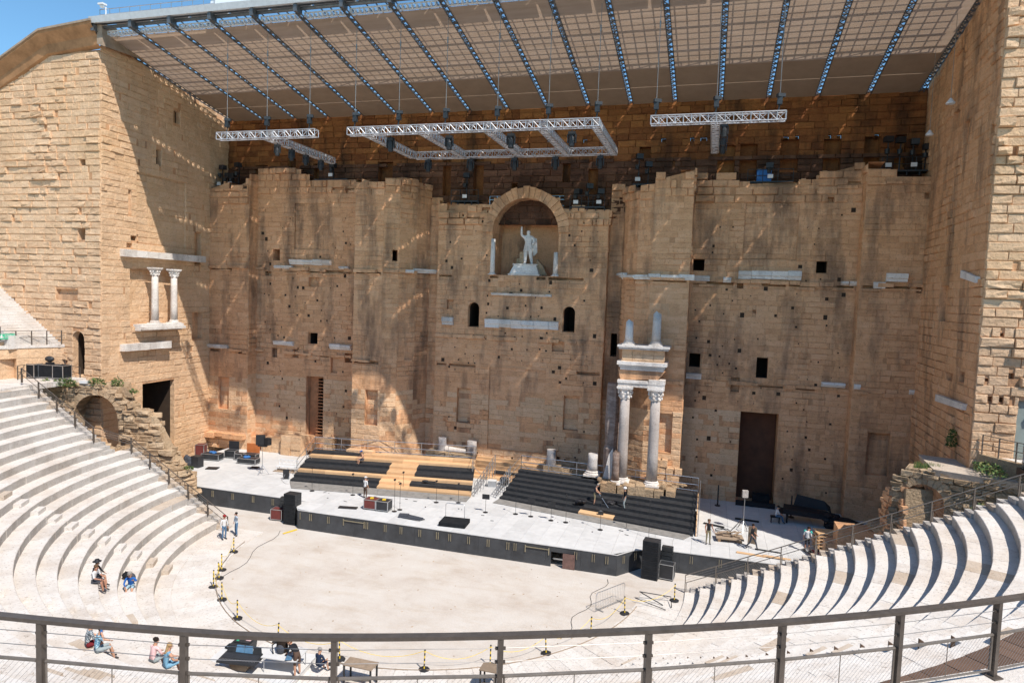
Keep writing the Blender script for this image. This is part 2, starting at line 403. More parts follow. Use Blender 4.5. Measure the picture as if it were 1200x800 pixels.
class Wall:
    """courses of separate stones laid on a recessed joint bed, in metres along each face"""
    def __init__(s, root, mat='wall_stone', bed='joint_stone', course=.52, proud=.11, rag=.5, minlen=.7, maxlen=1.7, holes=.0, reveal='wall_stone'):
        s.root = root; s.mat = mat; s.course = course; s.proud = proud; s.rag = rag; s.minl = minlen; s.maxl = maxlen; s.holes = holes; s.crown = 0; s.basemat = None
        s.bed = MB(); s.bedmats = [bed, reveal, 'socket_shade']; s.stones = []
    def face(s, a, b, z0, top, ops, zoff=0.0, core_th=1.1, mat=None, skip_stones=None):
        a = np.array(a, float); b = np.array(b, float); d = b - a; L = float(np.hypot(*d)); d /= L; n = np.array([d[1], -d[0]])
        tu = [t[0] for t in top]; tz = [t[1] for t in top]
        o_ = np.argsort(tu, kind='stable'); tu = [tu[i] for i in o_]; tz = [tz[i] for i in o_]
        W = lambda u, z, o: (a[0] + d[0] * u + n[0] * o, a[1] + d[1] * u + n[1] * o, z)
        ops = [(o[0], o[1], o[2], o[3], o[4] * (1.7 if 1 <= o[4] < 2 else 1), o[5]) for o in ops if o[1] > o[0]]
        # bed plane cut round the openings
        us = sorted(set([0, L] + [min(max(o[k], 0), L) for o in ops for k in (0, 1)] + [min(max(t, 0), L) for t in tu]))
        zmax = max(tz); zmin = z0
        for i in range(len(us) - 1):
            if us[i + 1] - us[i] < 1e-4: continue
            um = (us[i] + us[i + 1]) / 2
            zt0 = float(np.interp(us[i] + 1e-4, tu, tz)) ; zt1 = float(np.interp(us[i + 1] - 1e-4, tu, tz))
            spans = [(zmin, None)]
            cuts = sorted([(o[2], o[3]) for o in ops if o[0] - 1e-6 <= um <= o[1] + 1e-6])
            z = zmin
            for c0, c1 in cuts:
                if c0 > z: s.bed.add([W(us[i], z, 0), W(us[i + 1], z, 0), W(us[i + 1], c0, 0), W(us[i], c0, 0)], [(0, 1, 2, 3)], 0)
                z = max(z, c1)
            if abs(zt1 - zt0) > .6 * (us[i + 1] - us[i]): zt0 = zt1 = min(zt0, zt1) - .12
            if zt0 > z or zt1 > z:
                s.bed.add([W(us[i], z, 0), W(us[i + 1], z, 0), W(us[i + 1], max(z, zt1 - .12), 0), W(us[i], max(z, zt0 - .12), 0)], [(0, 1, 2, 3)], 0)
                s.bed.add([W(us[i], max(z, zt0 - .12), 0), W(us[i + 1], max(z, zt1 - .12), 0), W(us[i + 1], max(z, zt1 - .12), -core_th), W(us[i], max(z, zt0 - .12), -core_th)], [(0, 1, 2, 3)], 1)
        for (u0, u1, za, zb, dep, ar) in ops:
            if ar == 1:
                ap = arch_pts(u0, u1, zb, 10)
                prof = [(u0, za)] + ap + [(u1, za)]
                for k in range(len(prof) - 1):
                    p, q = prof[k], prof[k + 1]; rv = .45 if 1 <= dep < 2.75 else dep
                    s.bed.add([W(p[0], p[1], 0), W(q[0], q[1], 0), W(q[0], q[1], -rv), W(p[0], p[1], -rv)], [(0, 1, 2, 3)], 1)
                    if rv < dep: s.bed.add([W(p[0], p[1], -rv), W(q[0], q[1], -rv), W(q[0], q[1], -dep), W(p[0], p[1], -dep)], [(0, 1, 2, 3)], 2)
                s.bed.add([W(u0, za, 0), W(u1, za, 0), W(u1, za, -dep), W(u0, za, -dep)], [(0, 1, 2, 3)], 1)
                s.bed.add([W(p[0], p[1], -dep) for p in prof], [tuple(range(len(prof)))], 2 if dep < 2.75 else 1)
                for k in range(5):
                    p, q = ap[k], ap[k + 1]; e = s.proud * .7
                    s.bed.add([W(p[0], p[1], e), W(q[0], q[1], e), W(q[0], zb, e), W(p[0], zb, e)], [(0, 1, 2, 3)], 1)
                    p, q = ap[10 - k], ap[9 - k]
                    s.bed.add([W(p[0], p[1], e), W(q[0], q[1], e), W(q[0], zb, e), W(p[0], zb, e)], [(0, 1, 2, 3)], 1)
            else:
                P = [(u0, za), (u1, za), (u1, zb), (u0, zb)]
                for k in range(4):
                    p, q = P[k], P[(k + 1) % 4]; rv = .45 if (1 <= dep < 2.55 and zb - za < 5) or dep > 4 else dep
                    s.bed.add([W(p[0], p[1], 0), W(q[0], q[1], 0), W(q[0], q[1], -rv), W(p[0], p[1], -rv)], [(0, 1, 2, 3)], 1)
                    if rv < dep: s.bed.add([W(p[0], p[1], -rv), W(q[0], q[1], -rv), W(q[0], q[1], -dep), W(p[0], p[1], -dep)], [(0, 1, 2, 3)], 2)
                if ar != 2:
                    s.bed.add([W(p[0], p[1], -dep) for p in P], [(0, 1, 2, 3)], 0 if dep < .2 else 2 if (1 <= dep < 2.75 or dep > 4) else 1)
        if skip_stones: return
        # stones
        z = z0 + zoff
        rowi = 0
        while z < zmax:
            cr = s.crown and z > min(tz) - s.crown
            h = (.62 if cr else s.course) * random.uniform(.92, 1.08)
            blocked = []
            for o in ops:
                ov = min(z + h, o[3]) - max(z, o[2])
                if ov > (.4 * h if o[3] - o[2] > .45 else .03): blocked.append((o[0], o[1]))
            if s.holes and random.random() < s.holes * L / 8:
                for _ in range(random.choice((1, 1, 2, 3))):
                    hu = random.uniform(.5, max(.6, L - .9)); blocked.append((hu, hu + random.uniform(.16, .34)))
            blocked.sort()
            u = -random.uniform(0, .6) if rowi % 2 else 0.0
            segs = []; cur = 0.0
            for b0, b1 in blocked:
                if b0 > cur: segs.append((cur, b0))
                cur = max(cur, b1)
            if cur < L: segs.append((cur, L))
            for s0, s1 in segs:
                u = s0; first = True
                while u < s1 - .02:
                    ln = random.uniform(s.minl, s.maxl)
                    if first and rowi % 2: ln *= .6
                    first = False
                    if cr: ln = random.uniform(.75, 1.7)
                    if s1 - (u + ln) < s.minl * .55: ln = s1 - u
                    um = u + ln / 2
                    zt = float(np.interp(um, tu, tz))
                    if z + h * .6 <= zt:
                        if z + h > zt - s.course * .9 and random.random() < .2 * s.rag: u += ln; continue
                        pr = s.proud * random.uniform(1 - s.rag * .6, 1 + s.rag)
                        if cr:
                            g_ = random.uniform(.02, .06); s.stones.append((W(u + g_, z + .01, .0), d.copy(), ln - g_ * 1.3, h - random.uniform(.02, .05), random.uniform(.10, .26), mat or s.mat)); u += ln; continue
                        s.stones.append((W(u + .003, z + .003, .0), d.copy(), ln - .006 - random.random() ** 3 * .03, h - .006 - random.random() ** 2 * .015, pr, mat or s.mat))
                    u += ln
            z += h; rowi += 1
        for (u0, u1, za, zb, dep, ar) in ops:      # shallow panels and blind niches are coursed as well
            if dep > .5: continue
            z = za + .005
            while z < zb - .15:
                h = min(s.course * random.uniform(.92, 1.08), zb - z); u = u0 + .01
                while u < u1 - .05:
                    ln = min(random.uniform(s.minl, s.maxl), u1 - .01 - u)
                    if u1 - u - ln < .3: ln = u1 - .01 - u
                    s.stones.append((W(u + .006, z + .006, -dep + .002), d.copy(), ln - .014, h - .014, min(s.proud, .05) * random.uniform(.4, 1.1), mat or s.mat)); u += ln
                z += h
    def finish(s, nobj=300, name='stone', bedname='joint_bed'):
        s.bed.build(bedname, s.bedmats, s.root)
        off = s.root.location
        sc = []
        for i, (p, d, w, h, pr, mt) in enumerate(s.stones):
            P = np.array(p) + np.array([d[0] * w / 2, d[1] * w / 2, h / 2]); v = P - CAMP
            dep = v @ np.array([-.27896, .95788, -.06822])
            x = 600 + 793 * (v @ np.array([.9588, .2818, .036])) / max(dep, .1); y = 400 - 793 * (v @ np.array([-.05375, .05536, .997])) / max(dep, .1)
            vis = 1 if (dep > 1 and -10 < x < 1210 and -10 < y < 810) else .001
            n = np.array([d[1], -d[0], 0]); fac = max(.05, -(v @ n) / np.linalg.norm(v))
            sc.append(vis * w * h * fac / max(dep, 1) ** 2)
        order = np.argsort(sc)[::-1]
        big = set(int(i) for i in order[:nobj])
        joined = MB(); jm = sorted(set(q[5] for q in s.stones) | ({s.basemat} if s.basemat else set()))
        for i, (p, d, w, h, pr, mt) in enumerate(s.stones):
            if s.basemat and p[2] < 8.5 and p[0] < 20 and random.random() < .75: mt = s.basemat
            k = random.randrange(len(VARS))
            nz = .5 + .5 * mnoise.noise(Vector((p[0] * .28, p[1] * .28, p[2] * .4))); pr = pr * (.25 + 2.6 * nz ** 2.2)
            if i in big:
                o = bpy.data.objects.new(name, variant_mesh(k, mt, name)); C.objects.link(o)
                o.parent = s.root; o.location = Vector(p) - off
                o.rotation_euler = (0, 0, math.atan2(d[1], d[0])); o.scale = (w, pr, h)
            else:
                v, f = VARS[k]
                joined.add([(p[0] + d[0] * x * w - d[1] * y * pr, p[1] + d[1] * x * w + d[0] * y * pr, p[2] + z * h) for x, y, z in v], f, jm.index(mt))
        if joined.v: joined.build('masonry', jm, s.root, kind='stuff')
        return s

# ---------------------------------------------------------------- measured wall tables (metres)
FRONS = [((-31.55, -1.8), (-26.9, -1.8), 1.3, [(-0.43, 26.99), (2.37, 26.96), (2.36, 27.78), (4.32, 27.76), (4.32, 28.09), (5.39, 28.07)], [(1.22, 2.46, 5.27, 8.46, 0.35, 0.0)]),
 ((-26.9, -1.8), (-26.9, -0.5), 1.3, [(-0.31, 28.43), (1.23, 28.71)], []),
 ((-26.9, -0.5), (-14.7, -0.5), 1.3, [(-0.46, 29.23), (4.85, 29.13), (4.86, 28.65), (5.8, 28.63), (5.81, 28.07), (10.76, 28.08)],
  [(1.81, 2.6, 20.24, 21.33, 1.5, 0.0), (4.24, 8.08, 21.39, 25.88, 0.12, 0.0), (5.89, 6.95, 12.22, 13.3, 1.2, 0.0), (9.95, 10.88, 10.63, 11.54, 0.8, 0.0),
   (5.77, 7.69, 3.16, 9.06, 2.6, 0.0), (4.18, 4.88, 10.77, 11.78, 0.4, 0.0), (1.84, 2.45, 10.62, 11.64, 0.4, 0.0), (8.47, 9.16, 9.54, 11.03, 0.3, 0.0),
   (5.88, 7.03, 17.78, 18.68, 0.35, 0.0), (0.95, 1.65, 18.54, 19.13, 0.5, 0.0)]),
 ((-14.7, -0.5), (-14.7, -3), 1.3, [(2.84, 27.57), (2.39, 27.65)], []),
 ((-14.7, -3), (-11.8, -3), 1.3, [(-0.02, 27.33), (0.58, 27.32), (0.58, 27.7), (2.2, 27.3), (3.37, 27.29)], [(1.37, 2.66, 5.36, 8.58, 0.45, 0.0)]),
 ((-11.8, -3), (-10.6, -2.3), 1.3, [(0.26, 27.76), (1.76, 27.88), (1.76, 27.73), (2.14, 27.76)], [(0.79, 1.24, 20.34, 21.33, 1.5, 0.0)]),
 ((-10.6, -2.3), (-9.6, -0.8), 1.3, [(0.69, 27.94), (2.78, 28.0), (2.8, 27.46), (3.54, 27.56)], []),
 ((-9.6, -0.8), (-9.0, 0.9), 1.3, [(1.69, 27.51), (2.53, 26.92), (3.49, 27.05)], []), ((-9.0, 0.9), (-7.8, 0.9), 1.3, [(0.38, 26.42), (1.23, 26.42)], []),
 ((-7.8, 0.9), (-7.8, 0), 1.3, [(1.91, 25.76), (-0.1, 26.04)], []),
 ((-7.8, 0), (7.8, 0), 1.3, [(0.33, 25.9), (4.93, 25.81), (11.2, 25.42), (15.15, 25.34)],
  [(3.12, 4.18, 14.65, 16.9, 1.6, 1.0), (11.94, 13.02, 14.62, 16.86, 1.6, 1.0), (2.3, 3.66, 5.78, 8.95, 0.35, 0.0), (12.34, 13.69, 5.98, 9.01, 0.35, 0.0),
   (5.24, 11.29, 19.43, 26.24, 2.8, 1.0), (5.38, 10.61, 3.65, 11.09, 0.1, 0.0), (0.75, 1.53, 24.82, 25.9, 0.4, 0.0), (4.14, 4.89, 24.82, 25.43, 0.4, 0.0),
   (1.03, 1.65, 16.03, 17.05, 0.3, 0.0), (11.07, 12.18, 12.85, 13.75, 0.4, 0.0)]),
 ((7.8, 0), (7.8, 0.9), 1.3, [(-4.15, 24.8), (-1.05, 25.2)], []), ((7.8, 0.9), (9.0, 0.9), 1.3, [(-0.54, 27.58), (0.34, 27.57)], [(0.49, 1.05, 12.62, 14.79, 1.5, 1.0)]),
 ((9.0, 0.9), (9.6, -0.8), 1.3, [(-9.45, 29.16), (3.3, 27.1)], []), ((9.6, -0.8), (10.6, -2.3), 1.3, [(-0.66, 27.44), (1.09, 26.63), (3.1, 26.49)], []),
 ((10.6, -2.3), (11.8, -3), 1.3, [(-0.49, 26.58), (1.56, 26.73), (1.84, 27.44), (2.39, 27.45)], []),
 ((11.8, -3), (14.8, -3), 1.3, [(0.37, 27.48), (0.83, 27.47), (0.8, 28.07), (3.14, 28.03)], [(1.11, 2.27, 5.48, 8.66, 0.4, 0.0)]),
 ((14.8, -3), (14.8, -0.5), 1.3, [(-1.61, 27.66), (10.05, 29.83)], []),
 ((14.8, -0.5), (27.2, -0.5), 1.3,
  [(0.18, 27.6), (0.91, 27.59), (0.85, 28.82), (2.3, 28.79), (2.33, 28.18), (2.79, 28.18), (2.83, 27.5), (4.19, 27.48), (4.2, 27.28), (7.37, 27.25), (7.36, 27.44),
   (8.35, 27.43), (8.31, 28.09), (9.83, 28.06), (9.8, 28.65), (12.01, 28.61)],
  [(0.15, 1.04, 20.22, 21.19, 1.5, 0.0), (0.25, 1.12, 12.29, 13.42, 1.2, 0.0), (5.51, 6.38, 11.73, 13.38, 1.2, 0.0), (9.47, 10.26, 20.25, 21.17, 1.2, 0.0),
   (4.53, 7.42, 1.46, 8.94, 1.6, 0.0), (3.97, 7.98, 21.23, 25.73, 0.12, 0.0), (9.96, 10.41, 25.58, 26.11, 0.5, 0.0), (3.67, 4.16, 18.86, 19.41, 0.6, 0.0),
   (3.64, 4.3, 10.47, 11.66, 0.4, 0.0), (4.97, 5.24, 16.92, 17.19, 0.3, 0.0)]),
 ((27.2, -0.5), (27.2, -1.8), 1.3, [(-4.59, 29.21), (-1.73, 28.67)], []),
 ((27.2, -1.8), (31.6, -1.8), 1.3, [(-0.6, 28.11), (1.52, 28.07), (1.55, 27.51), (4.66, 27.47)],
  [(1.27, 2.81, 5.04, 8.29, 0.45, 0.0), (3.87, 4.25, 25.7, 26.19, 0.4, 0.0), (3.78, 4.16, 18.86, 19.42, 0.5, 0.0)])]
LEFT_INNER = [((-31, -14.7), (-31.6, 1.0), -0.0, [(0.29, 35.88), (12.14, 33.15)],
  [(10.78, 11.63, 19.52, 22.55, 1.2, 0.0), (5.88, 6.49, 27.95, 29.44, 1.0, 0.0), (7.94, 8.81, 32.22, 33.37, 1.2, 0.0), (3.0, 3.83, 21.15, 21.73, 0.6, 0.0),
   (10.47, 11.81, 12.3, 14.97, 1.5, 0.0), (3.66, 9.52, 20.96, 27.11, 0.15, 0.0), (4.29, 8.14, 2.62, 8.68, 6.5, 0.0), (2.9, 8.32, 13.82, 18.7, 0.5, 0.0),
   (2.74, 3.09, 23.4, 25.4, 0.2, 0.0), (2.54, 3.18, 20.52, 20.89, 0.3, 0.0)])]
RIGHT_INNER = [((31.5, 1.0), (31, -14.7), 0, [(-0.93, 34.96), (14.08, 35.63)],
  [(6.75, 8.8, 31.82, 34.54, 0.12, 0.0), (7.22, 8.68, 29.55, 30.72, 0.25, 0.0), (9.83, 10.89, 28.03, 29.46, 0.25, 0.0), (14.76, 15.44, 27.57, 28.11, 0.4, 0.0),
   (10.28, 11.47, 13.31, 13.89, 0.5, 0.0), (12.64, 13.74, 13.46, 14.11, 0.5, 0.0), (7.46, 9.45, 16.89, 19.3, 0.5, 0.0)])]
LEFT_FRONT = [((-46, -14.7), (-31, -14.7), 0, [(0.37, 32.08), (4.32, 33.81), (10.12, 36.09), (15.04, 35.78)],
  [(12.65, 13.44, 20.9, 21.94, 0.7, 0.0), (12.88, 13.49, 26.87, 27.42, 0.6, 0.0), (12.02, 13.25, 9.72, 13.41, 1.2, 1.0), (10.23, 12.6, 16.39, 16.82, 0.35, 0.0)])]
RIGHT_FRONT = [((31, -14.7), (46, -14.7), 0, [(-0.54, 35.88), (2.97, 35.55)],
  [(2.09, 3.22, 9.56, 12.87, 1.2, 0.0), (0.61, 0.83, 12.73, 13.01, 0.3, 0.0), (1.14, 1.37, 12.72, 13.01, 0.4, 0.0), (1.53, 1.8, 14.04, 14.37, 0.4, 0.0),
   (0.41, 0.59, 13.82, 14.01, 0.3, 0.0), (0.96, 1.14, 16.37, 16.56, 0.3, 0.0)])]
UPPER = [((-31.6, 1.0), (31.5, 1.0), 24, [(0.18, 35.31), (62.89, 34.82)],
  [(3.3, 4.76, 25.85, 29.77, 0.6, 0.0), (7.07, 7.93, 25.84, 30.37, 0.6, 0.0), (9.99, 10.61, 27.08, 29.82, 0.6, 0.0), (17.04, 18.52, 27.83, 29.83, 0.6, 0.0),
   (23.67, 24.46, 26.59, 30.18, 0.6, 0.0), (26.68, 27.64, 26.57, 30.26, 0.6, 0.0), (30.36, 30.88, 26.55, 27.69, 0.6, 0.0), (34.99, 35.68, 27.63, 29.49, 0.6, 0.0),
   (37.29, 38.13, 26.87, 28.85, 0.6, 0.0), (48.02, 49.37, 28.18, 30.61, 0.6, 0.0), (49.76, 51.09, 28.15, 30.7, 0.6, 0.0), (52.87, 54.18, 28.45, 30.95, 0.6, 0.0),
   (56.04, 57.31, 28.4, 30.86, 0.6, 0.0), (58.97, 60.08, 28.61, 30.97, 0.6, 0.0), (61.11, 61.86, 28.58, 31.04, 0.6, 0.0), (41.62, 42.54, 29.35, 30.64, 0.6, 0.0)])]
SKY_HOLES = [(33.44, 31.53, 33.84, 31.3), (36.66, 31.36, 37.04, 31.13), (38.15, 31.39, 38.68, 31.16), (43.37, 31.24, 43.73, 31.02), (45.74, 31.24, 46.03, 31.02),
 (46.57, 31.22, 47.05, 31.0), (53.0, 31.1, 53.39, 30.88), (53.89, 31.14, 54.15, 30.93), (56.33, 31.13, 56.53, 30.93), (56.95, 31.11, 57.27, 30.9),
 (59.62, 31.09, 59.94, 30.83)]
MARBLE = [((-26.9, -0.5), (-14.7, -0.5), 2.12, 19.57, 4.15, 19.62, 0.3), ((-26.9, -0.5), (-14.7, -0.5), 3.86, 20.07, 8.38, 20.16, 0.53),
 ((-26.9, -0.5), (-14.7, -0.5), 9.31, 19.66, 10.32, 19.68, 0.3), ((-11.8, -3), (-10.6, -2.3), 1.97, 19.45, 2.74, 19.49, 0.3),
 ((-10.6, -2.3), (-9.6, -0.8), 1.48, 19.54, 3.9, 19.66, 0.38), ((-9.6, -0.8), (-9.0, 0.9), 2.36, 19.63, 3.94, 19.71, 0.3),
 ((9.0, 0.9), (9.6, -0.8), -6.8, 19.82, 2.12, 19.59, 0.38), ((9.6, -0.8), (10.6, -2.3), -0.31, 19.53, 1.97, 19.5, 0.38),
 ((10.6, -2.3), (11.8, -3), -0.07, 19.5, 1.34, 19.51, 0.38), ((11.8, -3), (14.8, -3), -0.17, 19.47, 3.39, 19.57, 0.45),
 ((14.8, -0.5), (27.2, -0.5), 0.33, 19.59, 1.54, 19.62, 0.45), ((14.8, -0.5), (27.2, -0.5), 2.55, 19.51, 3.2, 19.53, 0.45),
 ((14.8, -0.5), (27.2, -0.5), 3.71, 19.92, 8.42, 20.04, 0.67), ((14.8, -0.5), (27.2, -0.5), 11.28, 19.49, 11.82, 19.51, 0.3),
 ((14.8, -0.5), (27.2, -0.5), 11.88, 19.48, 12.6, 19.5, 0.38), ((27.2, -1.8), (31.6, -1.8), 0.89, 19.39, 1.69, 19.41, 0.45),
 ((27.2, -1.8), (31.6, -1.8), 1.71, 19.95, 3.13, 19.99, 0.67), ((-7.8, 0), (7.8, 0), 0.67, 15.06, 1.76, 15.11, 0.75),
 ((-7.8, 0), (7.8, 0), 4.83, 14.94, 11.62, 15.26, 0.75), ((-26.9, -0.5), (-14.7, -0.5), 2.13, 12.07, 4.37, 12.19, 0.45),
 ((-26.9, -0.5), (-14.7, -0.5), 8.45, 12.04, 10.76, 12.17, 0.53), ((-31.55, -1.8), (-26.9, -1.8), -0.44, 11.45, 2.41, 11.61, 0.38),
 ((-7.8, 0), (7.8, 0), 5.38, 17.62, 10.9, 17.81, 0.22), ((14.8, -0.5), (27.2, -0.5), 0.07, 11.53, 1.3, 11.62, 0.45),
 ((14.8, -0.5), (27.2, -0.5), 10.37, 11.53, 12.08, 11.65, 0.38), ((27.2, -1.8), (31.6, -1.8), 0.05, 11.7, 0.51, 11.73, 0.38),
 ((27.2, -1.8), (31.6, -1.8), 3.81, 11.52, 4.66, 11.59, 0.38)]
MARBLE_L = [(1.82, 19.95, 11.27, 20.1, 0.6), (1.79, 12.3, 6.93, 11.82, 0.6), (3.35, 13.83, 8.21, 13.58, 0.6)]
MARBLE_R = [(9.09, 11.98, 14.7, 12.13, 0.45), (11.95, 19.93, 15.08, 19.42, 0.45)]
POST_ANG = [-75.18, -72.44, -69.83, -66.98, -64.29, -61.69, -59.0, -56.3]

# ================================================================ SETTING
CY = -17.1                     # centre of the orchestra and the seating
def pol(r, a, z): return (r * math.cos(a), CY + r * math.sin(a), z)

g = MB(); g.box(-400, 400, -400, 400, -2.6, -2.5)
o = g.build('ground', 'ground'); o['kind'] = 'structure'
g = MB()
n = 96
vs = [(0, CY, 0)] + [pol(16.1, 2 * math.pi * k / n, 0) for k in range(n)]
g.add(vs, [(0, 1 + k, 1 + (k + 1) % n) for k in range(n)])
g.add([(-34, -18.6, -.004), (34, -17.3, -.004), (34, 3, -.004), (-34, 3, -.004)], [(0, 1, 2, 3)])
o = g.build('orchestra_floor', 'orchestra_sand'); o['kind'] = 'structure'
# low stone kerb round the orchestra and the pale ring outside it
g = MB()
a0, a1 = R(181), R(357); n = 70
for k in range(n):
    p, q = a0 + (a1 - a0) * k / n, a0 + (a1 - a0) * (k + .985) / n
    zt = .035 + random.random() * .025
    v = [pol(r, a, z) for z in (-.05, zt) for r, a in ((13.45, p), (13.45, q), (16.0, q), (16.0, p))]
    g.hexa(v, 0)
o = g.build('orchestra_paving', 'seat_stone'); o['kind'] = 'structure'

# ---- lower seating: 20 curved rows built of separate blocks
ROWS = 20
def RI(i): return 15.95 + .86 * i
def ZI(i): return .3 + .57 * (RI(i) - 16.3)
def yl(r): return -18.25 if r < 24.9 else -20.05
def yr(r): return -16.75 - .25 * (r - 16)
def ang_l(r): return math.pi + math.asin(min(1, max(-1, (CY - yl(r)) / r)))
def ang_r(r): return 2 * math.pi + math.asin(min(1, max(-1, (yr(r) - CY) / r)))
seating = thing('stone_seating', 'curved tiers of pale stone seats stepping down to the orchestra', 'seating', (0, CY, 0))
blocks = []
for i in range(ROWS):
    r0, r1 = RI(i), RI(i) + .86 + .04
    zt = ZI(i); zb = zt - .49 - (.1 if i else .5)
    A, B = ang_l(r0), ang_r(r0)
    a = A + random.uniform(-.01, 0.0)
    while a < B - .005:
        w = random.uniform(1.0, 1.9) / r0
        b = min(B, a + w)
        if B - b < .4 / r0: b = B
        blocks.append((i, r0 + random.uniform(-.012, .012), r1, a + .0025 / r0 * 2, b - .0025 / r0 * 2, zb, zt + random.uniform(-.009, .009)))
        a = b
def bscore(b):
    a = (b[3] + b[4]) / 2; P = np.array(pol(b[1], a, b[6])); v = P - CAMP
    dep = v @ np.array([-.27896, .95788, -.06822])
    if dep < 1: return 0
    x = 600 + 793 * (v @ np.array([.9588, .2818, .036])) / dep; y = 400 - 793 * (v @ np.array([-.05375, .05536, .997])) / dep
    if not (-30 < x < 1230 and y < 830): return 0
    return (b[4] - b[3]) * b[1] / dep ** 2
rank = sorted(range(len(blocks)), key=lambda k: -bscore(blocks[k]))
big = set(rank[:300])
def add_block(m, b, mi):
    i, r0, r1, a, c, zb, zt = b
    e = .018; ns = 2
    am = (a + c) / 2
    # lower body and a slightly worn, rounded front edge
    vs = []
    for aa in (a, am, c):
        vs += [pol(r0, aa, zb), pol(r0, aa, zt - e * 1.6), pol(r0 + e * 1.4, aa, zt), pol(r1, aa, zt), pol(r1, aa, zb)]
    fs = []
    for s_ in (0, 1):
        q = s_ * 5
        fs += [(q + 0, q + 5, q + 6, q + 1), (q + 1, q + 6, q + 7, q + 2), (q + 2, q + 7, q + 8, q + 3), (q + 3, q + 8, q + 9, q + 4)]
    fs += [(0, 1, 2, 3, 4), (14, 13, 12, 11, 10)]
    fs = [f[::-1] for f in fs]
    tt = random.random(); rm = getattr(m, 'riser', None)
    m.add(vs, [f for k, f in enumerate(fs) if k not in (0, 4)], mi, tt); m.add(vs, [fs[0], fs[4]], 2 if i else mi, tt)
rest = [MB() for _ in range(ROWS)]
for k, b in enumerate(blocks):
    tan = 1 if random.random() < .03 else 0
    if k in big:
        m = MB(); add_block(m, b, 0)
        o = m.build('seat_block', ['seat_stone_tan' if tan else 'seat_stone', 'seat_stone', 'seat_riser'], seating)
    else: add_block(rest[b[0]], b, tan)
allrest = MB()
for rm in rest:
    k0 = len(allrest.v); allrest.v += rm.v; allrest.f += [tuple(i + k0 for i in f) for f in rm.f]; allrest.m += rm.m; allrest.t += rm.t
allrest.build('seat_masonry', ['seat_stone', 'seat_stone_tan', 'seat_riser'], seating, kind='stuff')
# core under the joints
g = MB(); n = 60
for i in range(ROWS):
    r0 = RI(i) + .03; zt = ZI(i) - .03
    A, B = ang_l(RI(i)) + .002, ang_r(RI(i)) - .002
    for k in range(n):
        p, q = A + (B - A) * k / n, A + (B - A) * (k + 1) / n
        g.add([pol(r0, p, zt - .5), pol(r0, q, zt - .5), pol(r0, q, zt), pol(r0, p, zt), pol(r0 + .86, q, zt), pol(r0 + .86, p, zt)], [(0, 1, 2, 3), (3, 2, 4, 5)])
g.build('seat_core', 'seat_joint', seating)
# radial stairs: half-height steps set against each riser
for az, lo, hi in ((-39.6, 0, 19), (-150.2, 0, 19), (-95, 0, 19), (-70, 0, 19), (-122, 0, 19)):
    for i in range(lo + 1, hi + 1):
        m = MB()
        a = R(az if az != -39.6 else (-33 - min(1, i / 9) * 7)); r = RI(i)
        da = .52 / r; zt = ZI(i) - .245; e = .012
        v = [pol(rr, aa, z) for z in (ZI(i - 1) - .03, zt) for rr, aa in ((r - .40, a - da), (r + .03, a - da), (r + .03, a + da), (r - .40, a + da))]
        m.hexa(v, 0)
        m.build('stair_block', random.choice(['seat_stone', 'seat_stone', 'seat_stone_tan']), seating)
for i in range(1, 19):       # dark brown triangular fins standing along the right-hand stair
    a = R(-33 - min(1, i / 9) * 7 - max(0, i - 9) * .12); r = RI(i) - .42; x, y, z = pol(r, a, ZI(i - 1))
    w = .34 + .012 * i; h = .24 + .006 * i
    m = MB(); m.add([(x, y, z), (x + w, y + .1, z), (x, y, z + h), (x, y + .09, z), (x + w, y + .19, z), (x, y + .09, z + h)], [(0, 1, 2), (5, 4, 3), (0, 3, 4, 1), (1, 4, 5, 2), (2, 5, 3, 0)])
    m.build('bracket', 'dark_brown', seating)
# narrow flights of steps at both ends
for i in range(ROWS):
    for side in (0, 1):
        r0 = RI(i)
        for h in (0, 1):
            x0 = r0 + .43 * h - .1; x1 = x0 + .47
            z1 = ZI(i) - .245 + .245 * h
            m = MB()
            if side == 0:
                y = yl(r0); y0 = -math.sqrt(max(0, x0 ** 2 - (CY - y) ** 2)) if x0 > 2 else 0
                m.box(y0 - .47, y0, y + .02, y + 1.05, z1 - .7, z1)
            else:
                y = yr(r0); xx = math.sqrt(max(0, x0 ** 2 - (y - CY) ** 2))
                m.box(xx, xx + .47, y + .02, y + .95, z1 - .7, z1)
            m.build('end_step', 'seat_riser' if random.random() < .6 else 'seat_stone_tan', seating)
# end walls that carry the rows
g = MB()
for i in range(ROWS):
    r0 = RI(i); y = yl(r0); x0 = -math.sqrt(r0 ** 2 - (CY - y) ** 2)
    g.box(x0 - .9, x0 - .05, y - .06, y - .012, -.5, ZI(i) - .02)
    y = yr(r0); x0 = math.sqrt(r0 ** 2 - (y - CY) ** 2)
    g.box(x0 + .05, x0 + .9, y - .06, y - .012, -.5, ZI(i) - .02)
g.build('end_wall', 'seat_stone_tan', seating)

